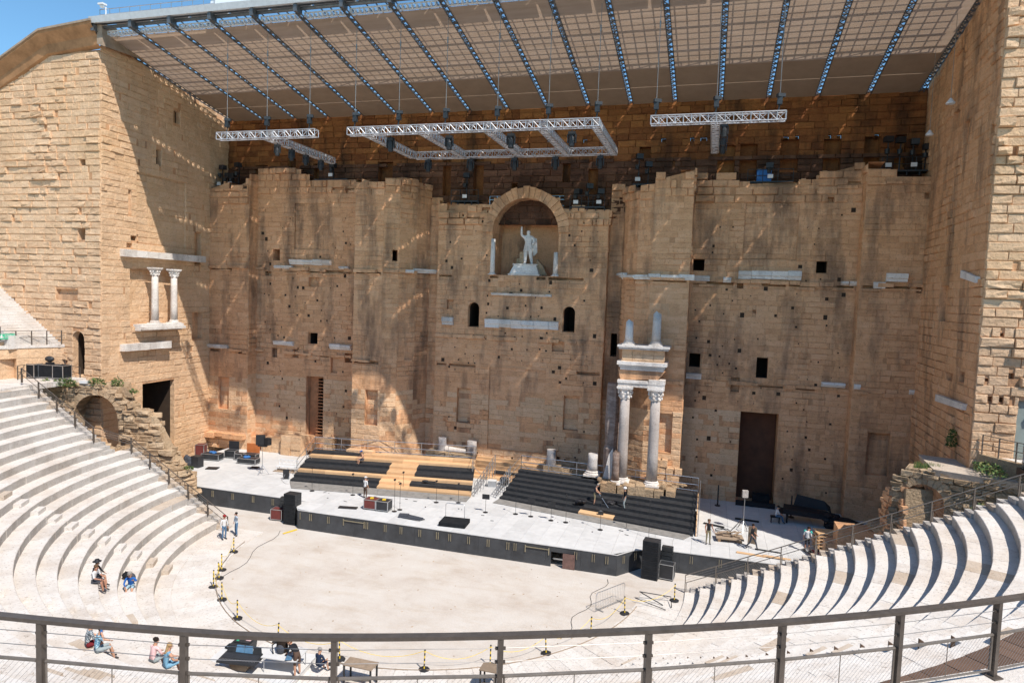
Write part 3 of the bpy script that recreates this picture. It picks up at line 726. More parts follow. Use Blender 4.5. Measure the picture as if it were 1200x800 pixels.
# ---- walkway behind the lower tiers, podium wall, upper tiers
ZW = 9.6
g = MB(); g2 = MB()
aL, aR = R(176), R(364)
n = 250
for k in range(n):
    p, q = aL + (aR - aL) * k / n, aL + (aR - aL) * (k + .975) / n
    tgt = g if q > R(215) else g2
    z = ZW + random.uniform(-.008, .008)
    pts = [pol(32.5, p, z), pol(32.5, q, z), pol(36.85, q, z), pol(36.85, p, z)]
    tgt.add([pol(32.5, p, ZW - .4), pol(32.5, q, ZW - .4)] + pts, [(0, 1, 3, 2), (2, 3, 4, 5)])
o = g.build('walkway', 'walkway_boards'); o['kind'] = 'structure'
o = g2.build('landing', 'seat_stone'); o['kind'] = 'structure'
g = MB()
for k in range(120):
    p, q = aL + (aR - aL) * k / 120, aL + (aR - aL) * (k + 1) / 120
    g.add([pol(32.56, p, ZW - .03), pol(32.56, q, ZW - .03), pol(36.9, q, ZW - .03), pol(36.9, p, ZW - .03)], [(0, 1, 2, 3)])
o = g.build('walkway_base', 'seat_joint'); o['kind'] = 'structure'
upper = thing('upper_seating', 'upper stone tiers behind the walkway, rising from the podium wall', 'seating', (0, CY, 0))
g = MB()
AU0, AU1 = R(176.5), R(363.5)
n = 130
for k in range(n):                       # podium wall with a square tunnel mouth on the far left
    p, q = AU0 + (AU1 - AU0) * k / n, AU0 + (AU1 - AU0) * (k + .99) / n
    if R(186.5) < p < R(190.5):
        g.hexa([pol(r, a, z) for z in (ZW + 2.3, 12.55) for r, a in ((36.75, p), (36.75, q), (37.3, q), (37.3, p))], 0); continue
    for z0, z1 in ((ZW - .1, ZW + .75), (ZW + .76, ZW + 1.5), (ZW + 1.51, ZW + 2.3), (ZW + 2.31, 12.55)):
        g.hexa([pol(r, a, z) for z in (z0, z1) for r, a in ((36.75 + random.random() * .02, p), (36.75 + random.random() * .02, q), (37.3, q), (37.3, p))], 0)
g.build('podium_wall', 'wall_stone_pale', upper)
g = MB(); g.hexa([pol(r, a, z) for z in (ZW - .05, ZW + 2.4) for r, a in ((40, R(186)), (40, R(191)), (40.3, R(191)), (40.3, R(186)))], 0)
for aa in (R(186.2), R(190.8)):
    g.hexa([pol(r, a, z) for z in (ZW - .05, ZW + 2.4) for r, a in ((37, aa), (37, aa + .004), (40.2, aa + .004), (40.2, aa))], 0)
g.build('tunnel', 'wall_stone', upper)
UPB = []
for i in range(15):
    r0 = 36.7 if i == 0 else 38.1 + .86 * (i - 1); r1 = 38.2 if i == 0 else r0 + .9
    zt = 12.72 if i == 0 else 12.98 + .42 * (i - 1) + (.0)
    a = AU0
    while a < AU1 - .001:
        w = random.uniform(1.2, 2.2) / r0; b = min(AU1, a + w)
        blk = (i, r0, r1, a + .00015, b - .00015, zt - (.2 if i == 0 else .65), zt + random.uniform(-.008, .008))
        if i == 0: blk = (i, r0, r1, a + .0002, b - .0002, 12.56, zt + random.uniform(-.006, .006))
        UPB.append(blk); a = b
m = MB()
near = sorted(UPB, key=lambda b: -bscore(b) if b[0] < 2 else 0)[:60]
nid = set(id(b) for b in near)
for b in UPB:
    if id(b) in nid:
        q = MB(); add_block(q, b, 0); q.build('seat_block', ['seat_stone', 'seat_stone', 'seat_riser'], upper)
    else: add_block(m, b, 0)
m.build('seat_masonry', ['seat_stone', 'seat_stone', 'seat_riser'], upper, kind='stuff')
# steep flight of steps beside the left wing wall
m = MB()
for k in range(30):
    x = -34.95 - k * .30
    m.box(x - .3, x, -18.4 if k > 3 else -15.2 - k * .5, -14.76, 12.0, 12.25 + k * .20)
m.build('wall_flight', 'seat_stone', upper)
cor_ = thing('corner_terrace', 'square terrace corner with dark passage mouth beside the left tower', 'terrace', (-35, -14.8, 9.6))
Pc = [(-34.9, -14.77), (-36.25, -17.8), (-36.75, -19.6)]
for (xa, ya), (xb, yb), mouth in ((Pc[0], Pc[1], 0), (Pc[1], Pc[2], 1)):
    for z0_, z1_ in ((9.58, 10.4), (10.42, 11.2), (11.22, 12.0)):
        if mouth and z1_ < 11.9: continue
        n_ = 4
        for j in range(n_):
            u0, u1 = j / n_, (j + .985) / n_
            x0, y0, x1, y1 = xa + (xb - xa) * u0, ya + (yb - ya) * u0, xa + (xb - xa) * u1, ya + (yb - ya) * u1
            m = MB(); m.hexa([(x0, y0, z0_), (x1, y1, z0_), (x1 - .6, y1 + .2, z0_), (x0 - .6, y0 + .2, z0_), (x0, y0, z1_), (x1, y1, z1_), (x1 - .6, y1 + .2, z1_), (x0 - .6, y0 + .2, z1_)]); m.build('stone', 'wall_stone_pale', cor_)
m = MB(); m.add([(-34.85, -14.77, 12.02), (-36.2, -17.85, 12.02), (-36.7, -19.7, 12.02), (-40, -19.7, 12.02), (-40, -14.77, 12.02), (-34.85, -14.77, 12.26), (-36.2, -17.85, 12.26), (-36.7, -19.7, 12.26), (-40, -19.7, 12.26), (-40, -14.77, 12.26)],
      [(0, 1, 2, 3, 4), (5, 6, 7, 8, 9), (0, 1, 6, 5), (1, 2, 7, 6), (2, 3, 8, 7), (3, 4, 9, 8), (4, 0, 5, 9)]); m.build('coping', 'seat_stone', cor_)
m = MB(); m.box(-39.5, -39.3, -19.8, -17.6, 9.55, 12.0); m.box(-39.4, -36.9, -17.75, -17.6, 9.55, 12.0); m.build('passage_wall', 'wall_stone_shade', cor_)  # dark stone colour carries the shade inside the passage mouth

# ---------------------------------------------------------------- curved guard rail in front of the camera
def guard_rail():
    t = thing('guard_rail', 'long curved dark metal railing with wire cables and mesh along the podium edge', 'railing', (0, CY, 12.72))
    RR = 36.9; zt = 13.82; zb = 12.72
    angs = [R(a) for a in (-75.1, -72.45, -69.84, -66.95, -64.22, -61.52, -58.84, -56.27)]
    st = (angs[-1] - angs[0]) / (len(angs) - 1)
    full = list(angs)
    a = angs[0] - st
    while a > R(-178): full.insert(0, a); a -= st
    a = angs[-1] + st
    while a < R(-4): full.append(a); a += st
    def at(a, z, r=RR): return pol(r - .28 * min(1, max(0, (R(-71) - a) / R(5))), a, z)
    m = MB()
    N = 8
    for k in range(len(full) - 1):
        for s_ in range(3):
            p, q = full[k] + (full[k + 1] - full[k]) * s_ / 3, full[k] + (full[k + 1] - full[k]) * (s_ + 1) / 3
            m.hexa([at(p, zt - .045, RR - .05), at(q, zt - .045, RR - .05), at(q, zt - .045, RR + .05), at(p, zt - .045, RR + .05),
                    at(p, zt, RR - .05), at(q, zt, RR - .05), at(q, zt, RR + .05), at(p, zt, RR + .05)], 0)
    m.build('handrail', 'rail_bronze', t)
    for k, a in enumerate(full):
        m = MB(); dr = Vector((math.cos(a), math.sin(a), 0)); tn = Vector((-dr.y, dr.x, 0))
        for s_ in (0,):
            c = Vector(at(a, (zt + zb) / 2 - .025))
            m.cbox(c, (.09, .062, zt - zb - .05), math.atan2(dr.y, dr.x))
        m.cbox(Vector(at(a, zb + .012)), (.2, .16, .024), math.atan2(dr.y, dr.x))
        for zz in (.17, .33, .50):
            m.cbox(Vector(at(a, zt - zz)), (.03, .12, .03), math.atan2(dr.y, dr.x))
        m.build('post', 'rail_bronze', t)
    for zz in (.17, .33):
        m = MB()
        for k in range(len(full) - 1):
            m.tube([at(full[k], zt - zz), at(full[k + 1], zt - zz)], .0045, 5)
        m.build('cable', 'wire', t)
    for k in range(len(full) - 1):
        a, b = full[k], full[k + 1]; e = .055 / RR
        m = MB(); P = lambda u, z: tuple(Vector(at(a + e, z)) * (1 - u) + Vector(at(b - e, z)) * u)
        m.tube([P(0, zt - .50), P(1, zt - .50)], .021, 8)
        m.tube([P(0, zb + .10), P(1, zb + .10)], .014, 6)
        m.tube([P(0, zt - .50), P(0, zb + .10)], .014, 6); m.tube([P(1, zt - .50), P(1, zb + .10)], .014, 6)
        m.tube([P(.5, zt - .50), P(.5, zb + .10)], .006, 5)
        m.build('mesh_frame', 'rail_bronze_light', t)
        if R(-110) < a < R(-45):
            m = MB(); Hh = zt - .50 - zb - .10; Lw = 1.75; s_ = .07
            z0 = zb + .10
            kk = -Hh
            while kk < Lw:
                u0, v0, u1, v1 = kk, 0, kk + Hh, Hh
                if u0 < 0: v0 = -u0; u0 = 0
                if u1 > Lw: v1 = Hh - (u1 - Lw); u1 = Lw
                if u1 > u0:
                    m.tube([P(u0 / Lw, z0 + v0), P(u1 / Lw, z0 + v1)], .0016, 3, caps=False)
                kk += s_
            m.build('wire_mesh', 'wire', t, kind='stuff')
guard_rail()

# ================================================================ THE STAGE WALL
def clampz(tp, lo, hi): return [(u, min(hi, max(lo, z))) for u, z in tp]
wall = thing('stage_wall', 'huge ruined sandstone stage wall with statue niche, doorways and broken top', 'stage wall', (0, 0, 1.3))
W = Wall(wall, mat='wall_stone', holes=.55, proud=.03, rag=.8, course=.45, minlen=.6, maxlen=2.3)
W.crown = 1.6; W.basemat = 'wall_stone_pale'  # paler foot stones: sunlit tone of the wall base put into the colour
for k, (a, b, z0, tp, ops) in enumerate(FRONS):
    tp = clampz(tp, 25.2, 29.4)
    if k in (13,): tp = [(0, 27.4), (2, 27.1)]
    if k == 17: tp = [(0, 28), (2.5, 27.7)]
    if k == 19: tp = [(0, 28.4), (1.3, 28.6)]
    extra = []
    L = math.dist(a, b)
    if L > 5:                                # small square beam holes scattered over the face
        nh = int(L * 15)
        for _ in range(nh):
            u = random.uniform(.4, L - .7); z = random.uniform(2, 25)
            s_ = random.choice((.07, .08, .1, .12, .14, .17, .22, .3)) * random.uniform(.8, 1.1)
            if all(not (o[0] - .5 < u < o[1] + .5 and o[2] - .5 < z < o[3] + .5) for o in list(ops) + extra):
                extra.append((u, u + s_, z, z + s_ * random.uniform(.9, 1.3), .45, 0))
    grooves = []
    if L > 2.5:
        for zg, dep_, pg in ((19.12, .45, .72), (10.98, .35, .6), (27.0 if k != 10 else 24.4, .25, .3)):
            u = .2
            while u < L - .4:
                w_ = min(random.uniform(.8, 3.2), L - .2 - u)
                if random.random() < pg: grooves.append((u, u + w_, zg + random.uniform(-.04, .04), zg + random.uniform(.14, .30), dep_, 0))
                u += w_ + .25
        grooves = [g_ for g_ in grooves if all(g_[1] < o[0] or g_[0] > o[1] or g_[3] < o[2] or g_[2] > o[3] for o in ops)]
    W.face(a, b, z0, tp, list(ops) + grooves, zoff=0)
    # holes are flat dark patches proud of the bed, their shade painted in
    m = MB()
    d = np.array([b[0] - a[0], b[1] - a[1]]) / L; nrm = np.array([d[1], -d[0]])
    for (u0, u1, za, zb, dep, ar) in extra:
        # drop stones that the socket pierces and re-lay the pieces around it
        keep = []
        for st in W.stones:
            p, dd, w, h, pr, mt = st
            if abs(dd[0] - d[0]) < 1e-6 and abs(dd[1] - d[1]) < 1e-6 and abs((p[0] - a[0]) * nrm[0] + (p[1] - a[1]) * nrm[1]) < .01:
                su = (p[0] - a[0]) * d[0] + (p[1] - a[1]) * d[1]
                if su < u1 and su + w > u0 and p[2] < zb and p[2] + h > za:
                    if u0 - su > .1: keep.append((p, dd, u0 - su, h, pr, mt))
                    if su + w - u1 > .1: keep.append(((a[0] + d[0] * u1, a[1] + d[1] * u1, p[2]), dd, su + w - u1, h, pr, mt))
                    c0, c1 = max(u0, su), min(u1, su + w)
                    if za - p[2] > .09 and c1 - c0 > .05: keep.append(((a[0] + d[0] * c0, a[1] + d[1] * c0, p[2]), dd, c1 - c0, za - p[2], pr * .9, mt))
                    if p[2] + h - zb > .09 and c1 - c0 > .05: keep.append(((a[0] + d[0] * c0, a[1] + d[1] * c0, zb), dd, c1 - c0, p[2] + h - zb, pr * .9, mt))
                    continue
            keep.append(st)
        W.stones = keep
        P = [(u0, za), (u1, za), (u1, zb), (u0, zb)]
        e = .004
        q = [(a[0] + d[0] * u + nrm[0] * e, a[1] + d[1] * u + nrm[1] * e, z) for u, z in P]
        m.add(q, [(0, 1, 2, 3)], 0)
    if m.v: m.build('beam_socket_shade', 'socket_shade', wall, kind='stuff')
W.finish(300)
# upper rear part of the wall, burnt red-brown, with tall slots and small holes open to the sky
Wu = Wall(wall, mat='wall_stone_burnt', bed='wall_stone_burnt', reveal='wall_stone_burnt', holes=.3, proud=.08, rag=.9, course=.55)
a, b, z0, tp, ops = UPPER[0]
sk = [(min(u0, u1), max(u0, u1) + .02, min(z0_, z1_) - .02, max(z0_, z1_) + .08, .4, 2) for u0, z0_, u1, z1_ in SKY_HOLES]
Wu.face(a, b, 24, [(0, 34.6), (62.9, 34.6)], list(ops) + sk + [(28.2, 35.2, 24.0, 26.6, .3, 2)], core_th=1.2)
nu = len(Wu.stones)
Wu.stones = [s for s in Wu.stones]
joined = MB(); jm = ['wall_stone_burnt', 'wall_stone_shade']
Wu.bed.build('upper_bed', Wu.bedmats, wall)
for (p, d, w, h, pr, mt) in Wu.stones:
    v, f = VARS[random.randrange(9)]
    joined.add([(p[0] + d[0] * x * w - d[1] * y * pr, p[1] + d[1] * x * w + d[0] * y * pr, p[2] + z * h) for x, y, z in v], f, 1 if p[2] < 29.3 else 0)  # stones below the ledge take the painted-shade colour
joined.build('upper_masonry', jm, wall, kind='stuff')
# projecting string course on the upper wall, a shadow slot painted as dark stone
m = MB()
u = -31
while u < 31:
    w = random.uniform(.8, 1.6)
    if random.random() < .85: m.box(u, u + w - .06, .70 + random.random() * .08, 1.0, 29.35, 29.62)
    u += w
m.build('upper_ledge', 'wall_stone_shade', wall)
# flat tops of the lower wall reaching back to the upper wall
m = MB()
m.box(-31.4, -26.9, -1.75, 1.0, 26.3, 26.8); m.box(-26.9, -14.7, -.45, 1.0, 27.4, 27.9)
m.box(-14.7, -11.5, -2.95, 1.0, 26.6, 27.1); m.box(-11.7, -10.3, -2.2, 1.0, 26.6, 27.1); m.box(-7.7, -3.2, .05, 1.0, 24.6, 25.15); m.box(4.2, 7.7, .05, 1.0, 24.6, 25.1)
m.box(10.4, 11.8, -2.2, 1.0, 26.0, 26.4); m.box(11.8, 14.8, -2.9, 1.0, 26.6, 27.2); m.box(14.8, 27.2, -.45, 1.0, 26.6, 27.1); m.box(27.2, 31.4, -1.75, 1.0, 27.0, 27.3)
m.build('wall_top', 'joint_stone', wall)
# string courses: rough projecting ledges
m = MB()
def ledge(a, b, z, out, th, mt=0, gap=.35, m=m):
    L = math.dist(a, b); d = ((b[0] - a[0]) / L, (b[1] - a[1]) / L); n_ = (d[1], -d[0]); u = 0
    while u < L - .3:
        w = min(L - u, random.uniform(.7, 1.5))
        if random.random() > gap:
            oo = out * random.uniform(.6, 1.1); zz = z + random.uniform(-.05, .05); tt = th * random.uniform(.7, 1.1)
            v = [(a[0] + d[0] * uu + n_[0] * q, a[1] + d[1] * uu + n_[1] * q, z_) for z_ in (zz - tt, zz) for uu, q in ((u, 0), (u + w - .03, 0), (u + w - .03, oo), (u, oo))]
            m.hexa([v[3], v[2], v[1], v[0], v[7], v[6], v[5], v[4]], mt)
        u += w
for k, (a, b, z0, tp, ops) in enumerate(FRONS):
    if k in (2, 4, 5, 6, 14, 15, 16, 18, 20, 0):
        ledge(a, b, 19.55, .30, .32, gap=.25); ledge(a, b, 19.15, .16, .2, gap=.5)
        ledge(a, b, 11.35, .26, .28, gap=.35)
        if k in (0, 20, 2, 18, 4): ledge(a, b, 27.0, .18, .25, gap=.5)
ledge((-31.5, -1.8), (-26.9, -1.8), 2.9, .7, .5, gap=0); ledge((-26.9, -.5), (-19.4, -.5), 2.6, .8, .9, gap=.1)
ledge((-7.8, 0), (7.8, 0), 13.9, .2, .3, gap=.3)
m.build('string_course', 'wall_stone', wall)
# marble cornice pieces still in place
for (a, b, u0, z0, u1, z1, th) in MARBLE:
    L = math.dist(a, b); d = ((b[0] - a[0]) / L, (b[1] - a[1]) / L); n_ = (d[1], -d[0])
    if u1 - u0 < .1 or u1 - u0 > 9: continue
    u = u0; zc = (z0 + z1) / 2
    while u < u1 - .05:
        w = min(u1 - u, random.uniform(.9, 1.7))
        if u1 - u - w < .3: w = u1 - u
        m = MB(); oo = random.uniform(.34, .46); tt = th / 2 * random.uniform(.92, 1.05)
        rj = lambda: random.uniform(.8, 1.12)
        prof = [(0, -tt), (oo * .6 * rj(), -tt * rj()), (oo * .72 * rj(), -tt * .3), (oo * rj(), -tt * .1 * rj()), (oo * rj(), tt * .9 * rj()), (oo * .85 * rj(), tt * rj()), (0, tt)]
        e0 = random.uniform(-.02, .02); vs = []
        for uu, ee in ((u + .01, e0), (u + w - .01, -e0)):
            vs += [(a[0] + d[0] * uu + n_[0] * (q + ee * (q > 0)), a[1] + d[1] * uu + n_[1] * (q + ee * (q > 0)), zc + zz) for q, zz in prof]
        np_ = len(prof)
        fs = [(i, i + 1, i + 1 + np_, i + np_) for i in range(np_ - 1)] + [tuple(range(np_))[::-1], tuple(range(np_, 2 * np_))]
        m.add(vs, fs, 0); m.build('marble_block', 'marble', wall); u += w
# arch stones round the statue niche
NU0, NU1, NZ0, NZ1 = [o for o in FRONS[10][4] if o[4] == 2.8][0][:4]
cx = -7.8 + (NU0 + NU1) / 2; rr = (NU1 - NU0) / 2; zs = NZ1 - rr
nv = 21
for k in range(nv):
    t0, t1 = math.pi * (k + .03) / nv, math.pi * (k + .97) / nv
    r1 = rr + .95 + random.uniform(-.08, .08); r0 = rr - .02
    yo = -.14 - random.random() * .10
    P = lambda r, t, y: (cx - r * math.cos(t), y, zs + r * math.sin(t))
    m = MB(); m.hexa([P(r0, t0, yo), P(r0, t1, yo), P(r1, t1, yo), P(r1, t0, yo), P(r0, t0, .5), P(r0, t1, .5), P(r1, t1, .5), P(r1, t0, .5)], 0)
    m.build('arch_stone', 'wall_stone', wall)
# side wings -------------------------------------------------------------
lw = thing('left_wing', 'sunlit left side tower of coursed sandstone with sloping brown cornice', 'tower', (-31, -14.7, 0))
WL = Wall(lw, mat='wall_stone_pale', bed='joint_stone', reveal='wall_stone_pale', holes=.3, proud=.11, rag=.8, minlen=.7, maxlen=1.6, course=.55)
a, b, z0, tp, ops = LEFT_FRONT[0]
WL.face(a, b, 0, [(-1, 31.0), (4.3, 33.7), (10.4, 36.0), (15, 36.0)], list(ops))
n1 = len(WL.stones)
WL.proud = .045; WL.rag = 1.0; WL.mat = 'wall_stone'
a, b, z0, tp, ops = LEFT_INNER[0]
WL.face(a, b, 0, [(0, 37.0), (15.7, 34.9)], list(ops), mat='wall_stone_pale')
WL.finish(300)
m = MB()       # sloping cornice with its overhanging brown soffit
cor = [(-46, 32.6), (-41.7, 34.8), (-36.2, 37.35), (-30.9, 37.75)]
for (x0, zz0), (x1, zz1) in zip(cor[:-1], cor[1:]):
    pr = [(-14.62, -1.75), (-14.95, -1.55), (-15.1, -.9), (-15.65, -.18), (-15.65, 0)]
    for (y0, d0), (y1, d1) in zip(pr[:-1], pr[1:]):
        m.add([(x0, y0, zz0 + d0), (x1, y0, zz1 + d0), (x1, y1, zz1 + d1), (x0, y1, zz0 + d1)], [(0, 3, 2, 1)], 0)
m.build('cornice', 'roof_tile_band', lw)
m = MB()
for (x0, zz0), (x1, zz1) in zip(cor[:-1], cor[1:]):
    m.hexa([(x0, -15.75, zz0 + .0), (x1, -15.75, zz1 + .0), (x1, -13.2, zz1 + .0), (x0, -13.2, zz0 + .0), (x0, -15.75, zz0 + .16), (x1, -15.75, zz1 + .16), (x1, -13.2, zz1 + .3), (x0, -13.2, zz0 + .3)], 0)
m.hexa([(-30.9, -15.1, 36.2), (-30.3, -15.1, 36.0), (-30.6, -10, 36.4), (-31.2, -10, 36.6), (-30.9, -15.1, 37.7), (-30.4, -15.1, 37.6), (-30.7, -10, 37.0), (-31.2, -10, 37.1)], 0)
m.build('coping', 'coping', lw)
m = MB(); m.box(-46, -36.2, -13.5, 1, 0, 33.5); m.box(-36.2, -31.9, -13.5, 1, 10.5, 33.5); m.build('tower_core', 'wall_stone', lw)
m = MB(); m.box(-35.15, -34.0, -14.55, -14.45, 9.6, 12.3); o = m.build('door', 'door_grey', lw)
m = MB(); m.box(-34.85, -34.3, -14.58, -14.56, 11.2, 11.6); m.build('door_window', 'white_paint', lw)
for (u0, z0, u1, z1, th) in MARBLE_L:
    zc = (z0 + z1) / 2; y = -14.7 + u0
    first = True
    while y < -14.7 + u1 - .05:
        w = min(-14.7 + u1 - y, random.uniform(1.0, 2.0))
        if -14.7 + u1 - y - w < .3: w = -14.7 + u1 - y
        m = MB(); m.cbox((-30.86, y + w / 2, zc), (.75, w - .02, th * random.uniform(.9, 1.05))); m.build('marble_block', 'marble', lw); y += w
rw = thing('right_wing', 'right side tower, its rough front in sun and inner face in shade', 'tower', (31, -14.7, 0))
WR = Wall(rw, mat='wall_stone', bed='joint_stone', reveal='wall_stone', holes=.5, proud=.06, rag=.9)
a, b, z0, tp, ops = RIGHT_INNER[0]
WR.face(a, b, 0, [(0, 34.9), (16, 37.6)], list(ops))
WR.proud = .15; WR.rag = .8; WR.minl = .7; WR.maxl = 1.9
a, b, z0, tp, ops = RIGHT_FRONT[0]
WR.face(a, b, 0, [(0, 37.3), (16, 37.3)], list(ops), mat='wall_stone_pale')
WR.finish(300)
m = MB(); m.box(31.6, 46, -13.6, 1, 0, 36.8); m.build('tower_core', 'wall_stone', rw)
for (u0, z0, u1, z1, th) in MARBLE_R:
    m = MB(); y0, y1 = 1.0 - u0, 1.0 - u1
    m.hexa([(30.95, y0, z0 - th / 2), (30.75, y1, z1 - th / 2 + .1), (31.4, y1, z1 - th / 2 + .1), (31.5, y0, z0 - th / 2), (30.95, y0, z0 + th / 2), (30.75, y1, z1 + th / 2), (31.4, y1, z1 + th / 2), (31.5, y0, z0 + th / 2)], 0)
    m.build('marble_block', 'marble', rw)
m = MB(); m.box(33.0, 34.4, -14.5, -14.4, 9.6, 12.9); m.build('door', 'door_grey', rw)
m = MB(); m.box(-31.8, 31.8, 4.8, 5.0, -1, 24); m.build('rear_wall', 'wall_stone', wall)
# content of the door openings
m = MB(); uu = [o for o in FRONS[2][4] if o[4] == 2.6][0]; dx0 = -26.9 + uu[0]; dx1 = -26.9 + uu[1]
m.box(dx0 + .05, dx0 + (dx1 - dx0) * .5, .15, .25, 1.5, uu[3]); m.build('door_panel', 'stair_wood', wall)
for k in range(24):
    m = MB(); z = 1.7 + k * .31
    m.box(dx0 + (dx1 - dx0) * .52, dx1 - .06, -.45 + k * .02, -.18 + k * .02, z, z + .09); m.build('stair_tread', 'stair_wood', wall)
m = MB(); uu = [o for o in FRONS[18][4] if o[4] == 1.6][0]; m.box(14.8 + uu[0] + .05, 14.8 + uu[1] - .05, .9, 1.0, 1.5, uu[3]); m.build('door_curtain', 'dark_doorway', wall)

# ---------------------------------------------------------------- marble columns and statue
def column(name, label, x, y, z0, z1, r, mat='grey_marble', cap=True, broken=False, base=True, group=None):
    t = thing(name, label, 'column', (x, y, z0), 0, group)
    zb = z0 + (r * .9 if base else 0)
    if base:
        m = MB(); m.cbox((x, y, z0 + r * .15), (r * 2.9, r * 2.9, r * .3)); m.lathe([(r * 1.4, r * .3), (r * 1.42, r * .5), (r * 1.15, r * .6), (r * 1.25, r * .8), (r * 1.05, r * .95)], (x, y, z0), 18); m.build('base', 'marble', t, smooth=False)
    zt = z1 - (r * 2.4 if cap else 0)
    m = MB(); h = zt - zb
    prof = [(r * 1.02, zb - z0)] + [(r * (1.0 - .14 * q), zb - z0 + h * q) for q in (.33, .66, 1)]
    m.lathe(prof, (x, y, z0), 22, wob=.008)
    if broken:
        m.add([(x + r * .86 * math.cos(2 * math.pi * k / 10), y + r * .86 * math.sin(2 * math.pi * k / 10), zt) for k in range(10)] + [(x - r * .2, y, zt + r * .7), (x + r * .35, y + .05, zt + r * .35)],
              [(k, (k + 1) % 10, 10 if 2 < k < 9 else 11) for k in range(10)], 0)
    o = m.build('shaft', mat, t)
    for p in o.data.polygons: p.use_smooth = len(p.vertices) == 4
    if cap:
        m = MB(); m.lathe([(r * .88, 0), (r * 1.0, r * .2), (r * .95, r * .6), (r * 1.15, r * 1.1), (r * 1.05, r * 1.4), (r * 1.5, r * 2.0)], (x, y, zt), 16, wob=.09)
        for k in range(8):
            th = math.pi / 4 * k
            for zz, q in ((.55, 1.12), (1.25, 1.3)):
                m.ball((x + r * q * math.cos(th + zz), y + r * q * math.sin(th + zz), zt + r * zz), (r * .22, r * .22, r * .3), 6, 4)
        for k in range(4):
            th = math.pi / 4 + math.pi / 2 * k; m.ball((x + r * 1.5 * math.cos(th), y + r * 1.5 * math.sin(th), zt + r * 1.85), r * .3, 6, 4)
        m.cbox((x, y, z1 - r * .2), (r * 2.9, r * 2.9, r * .4)); m.build('capital', 'marble', t)
    return t
# pair standing on the ledge of the left wing
column('column', 'left one of two slender white columns under the marble lintel of left tower', -30.45, -9.75, 14.0, 18.95, .31, 'marble', group='columns on the left tower')
column('column', 'right one of two slender white columns under the marble lintel of left tower', -30.45, -7.55, 14.0, 18.9, .31, 'marble', group='columns on the left tower')
m = MB(); m.box(-31.1, -29.9, -11.3, -6.7, 13.55, 13.78); m.box(-31.1, -29.95, -11.1, -6.9, 13.78, 14.0)
m.build('column_ledge', 'marble', lw)
# tall pair by the right of the central recess, with podium, entablature and broken upper shafts
po = thing('column_podium', 'low rough stone podium under the two tall columns', 'podium', (11.6, -4.2, 1.41))
for k in range(16):
    m = MB(); m.cbox((9.2 + (k % 8) * .72 + random.uniform(-.1, .1), -5.2 + (k // 8) * 1.1, 2.2 + random.uniform(-.1, .1)), (.7, 1.05, 1.9 + random.uniform(-.15, .15)), random.uniform(-.05, .05)); m.build('stone', 'rubble_stone', po)
column('column', 'nearer-left tall grey column with carved capital under the broken entablature', 10.42, -4.6, 3.15, 10.85, .43, group='tall columns under the entablature')
column('column', 'right tall grey column with carved capital, sunlit stones behind it', 12.78, -4.6, 3.1, 10.85, .43, group='tall columns under the entablature')
en = thing('entablature', 'white and tan entablature block resting on the two tall grey columns', 'entablature', (11.6, -4, 10.85))
m = MB(); m.box(9.85, 11.5, -5.1, -4.1, 10.85, 11.15); m.box(11.52, 13.4, -5.12, -4.1, 10.85, 11.13); m.box(9.8, 12.2, -5.18, -4.05, 11.15, 11.36); m.box(12.22, 13.45, -5.15, -4.05, 11.13, 11.5); m.build('architrave', 'marble', en)
m = MB(); m.hexa([(10.0, -4.8, 11.36), (12.9, -4.8, 11.5), (12.9, -2.9, 11.5), (10, -2.9, 11.36), (9.8, -4.8, 12.15), (13.4, -4.8, 12.15), (13.4, -2.9, 12.15), (9.8, -2.9, 12.15)]); m.build('frieze', 'wall_stone', en)
m = MB()
for k, (o_, z0_, z1_) in enumerate(((.0, 12.15, 12.35), (.10, 12.37, 12.55), (.24, 12.56, 12.83))): m.box(9.95 - o_, 13.3 + o_, -4.9 - o_, -3, z0_, z1_)
m.build('cornice', 'marble', en)
m = MB(); m.box(10.0, 13.25, -4.82, -3.1, 12.83, 12.95); m.build('bed', 'wall_stone_pale', en)
for k in range(2):
    for j in range(4):
        m = MB(); m.box(10.05 + j * .82, 10.05 + j * .82 + .80, -4.85, -3.1, 12.95 + k * .42, 13.35 + k * .42); m.build('stone', 'wall_stone_pale', en)
m = MB(); m.box(9.8, 13.6, -5.15, -3.0, 13.79, 13.95); m.box(9.7, 13.7, -5.25, -3.0, 13.95, 14.12); m.build('slab', 'marble', en)
column('broken_column', 'shorter broken white shaft standing left on top of the entablature', 10.5, -4.6, 14.12, 15.9, .33, 'marble', cap=False, broken=True)
column('broken_column', 'taller broken white shaft standing right on top of the entablature', 12.6, -4.6, 14.12, 16.6, .36, 'marble', cap=False, broken=True)
t = thing('broken_column', 'tall broken mottled dark marble shaft left of the tall grey pair', 'column', (9.35, -3.6, 3.2))
m = MB(); m.lathe([(.62, 0), (.6, 2.4), (.5, 2.6), (.58, 4.4), (.52, 7.6), (.5, 7.7)], (9.35, -3.6, 3.2), 12, wob=.10); m.build('shaft', 'breccia_marble', t)
m = MB(); m.hexa([(8.9, -4.4, 3.2), (9.7, -4.4, 3.2), (9.7, -4.1, 3.2), (8.9, -4.1, 3.2), (9.3, -4.3, 5.2), (9.6, -4.3, 5.7), (9.6, -4.15, 5.7), (9.3, -4.15, 5.2)]); m.build('repair', 'marble', t)
column('broken_column', 'short broken mottled stump before the dark marble shaft', 10.0, -5.2, 3.1, 5.6, .30, 'breccia_marble', cap=False, broken=True)
column('broken_column', 'low white drum left of the dark marble shaft', 7.9, -3.4, 3.1, 4.9, .46, 'grey_marble', cap=False)
m = MB()
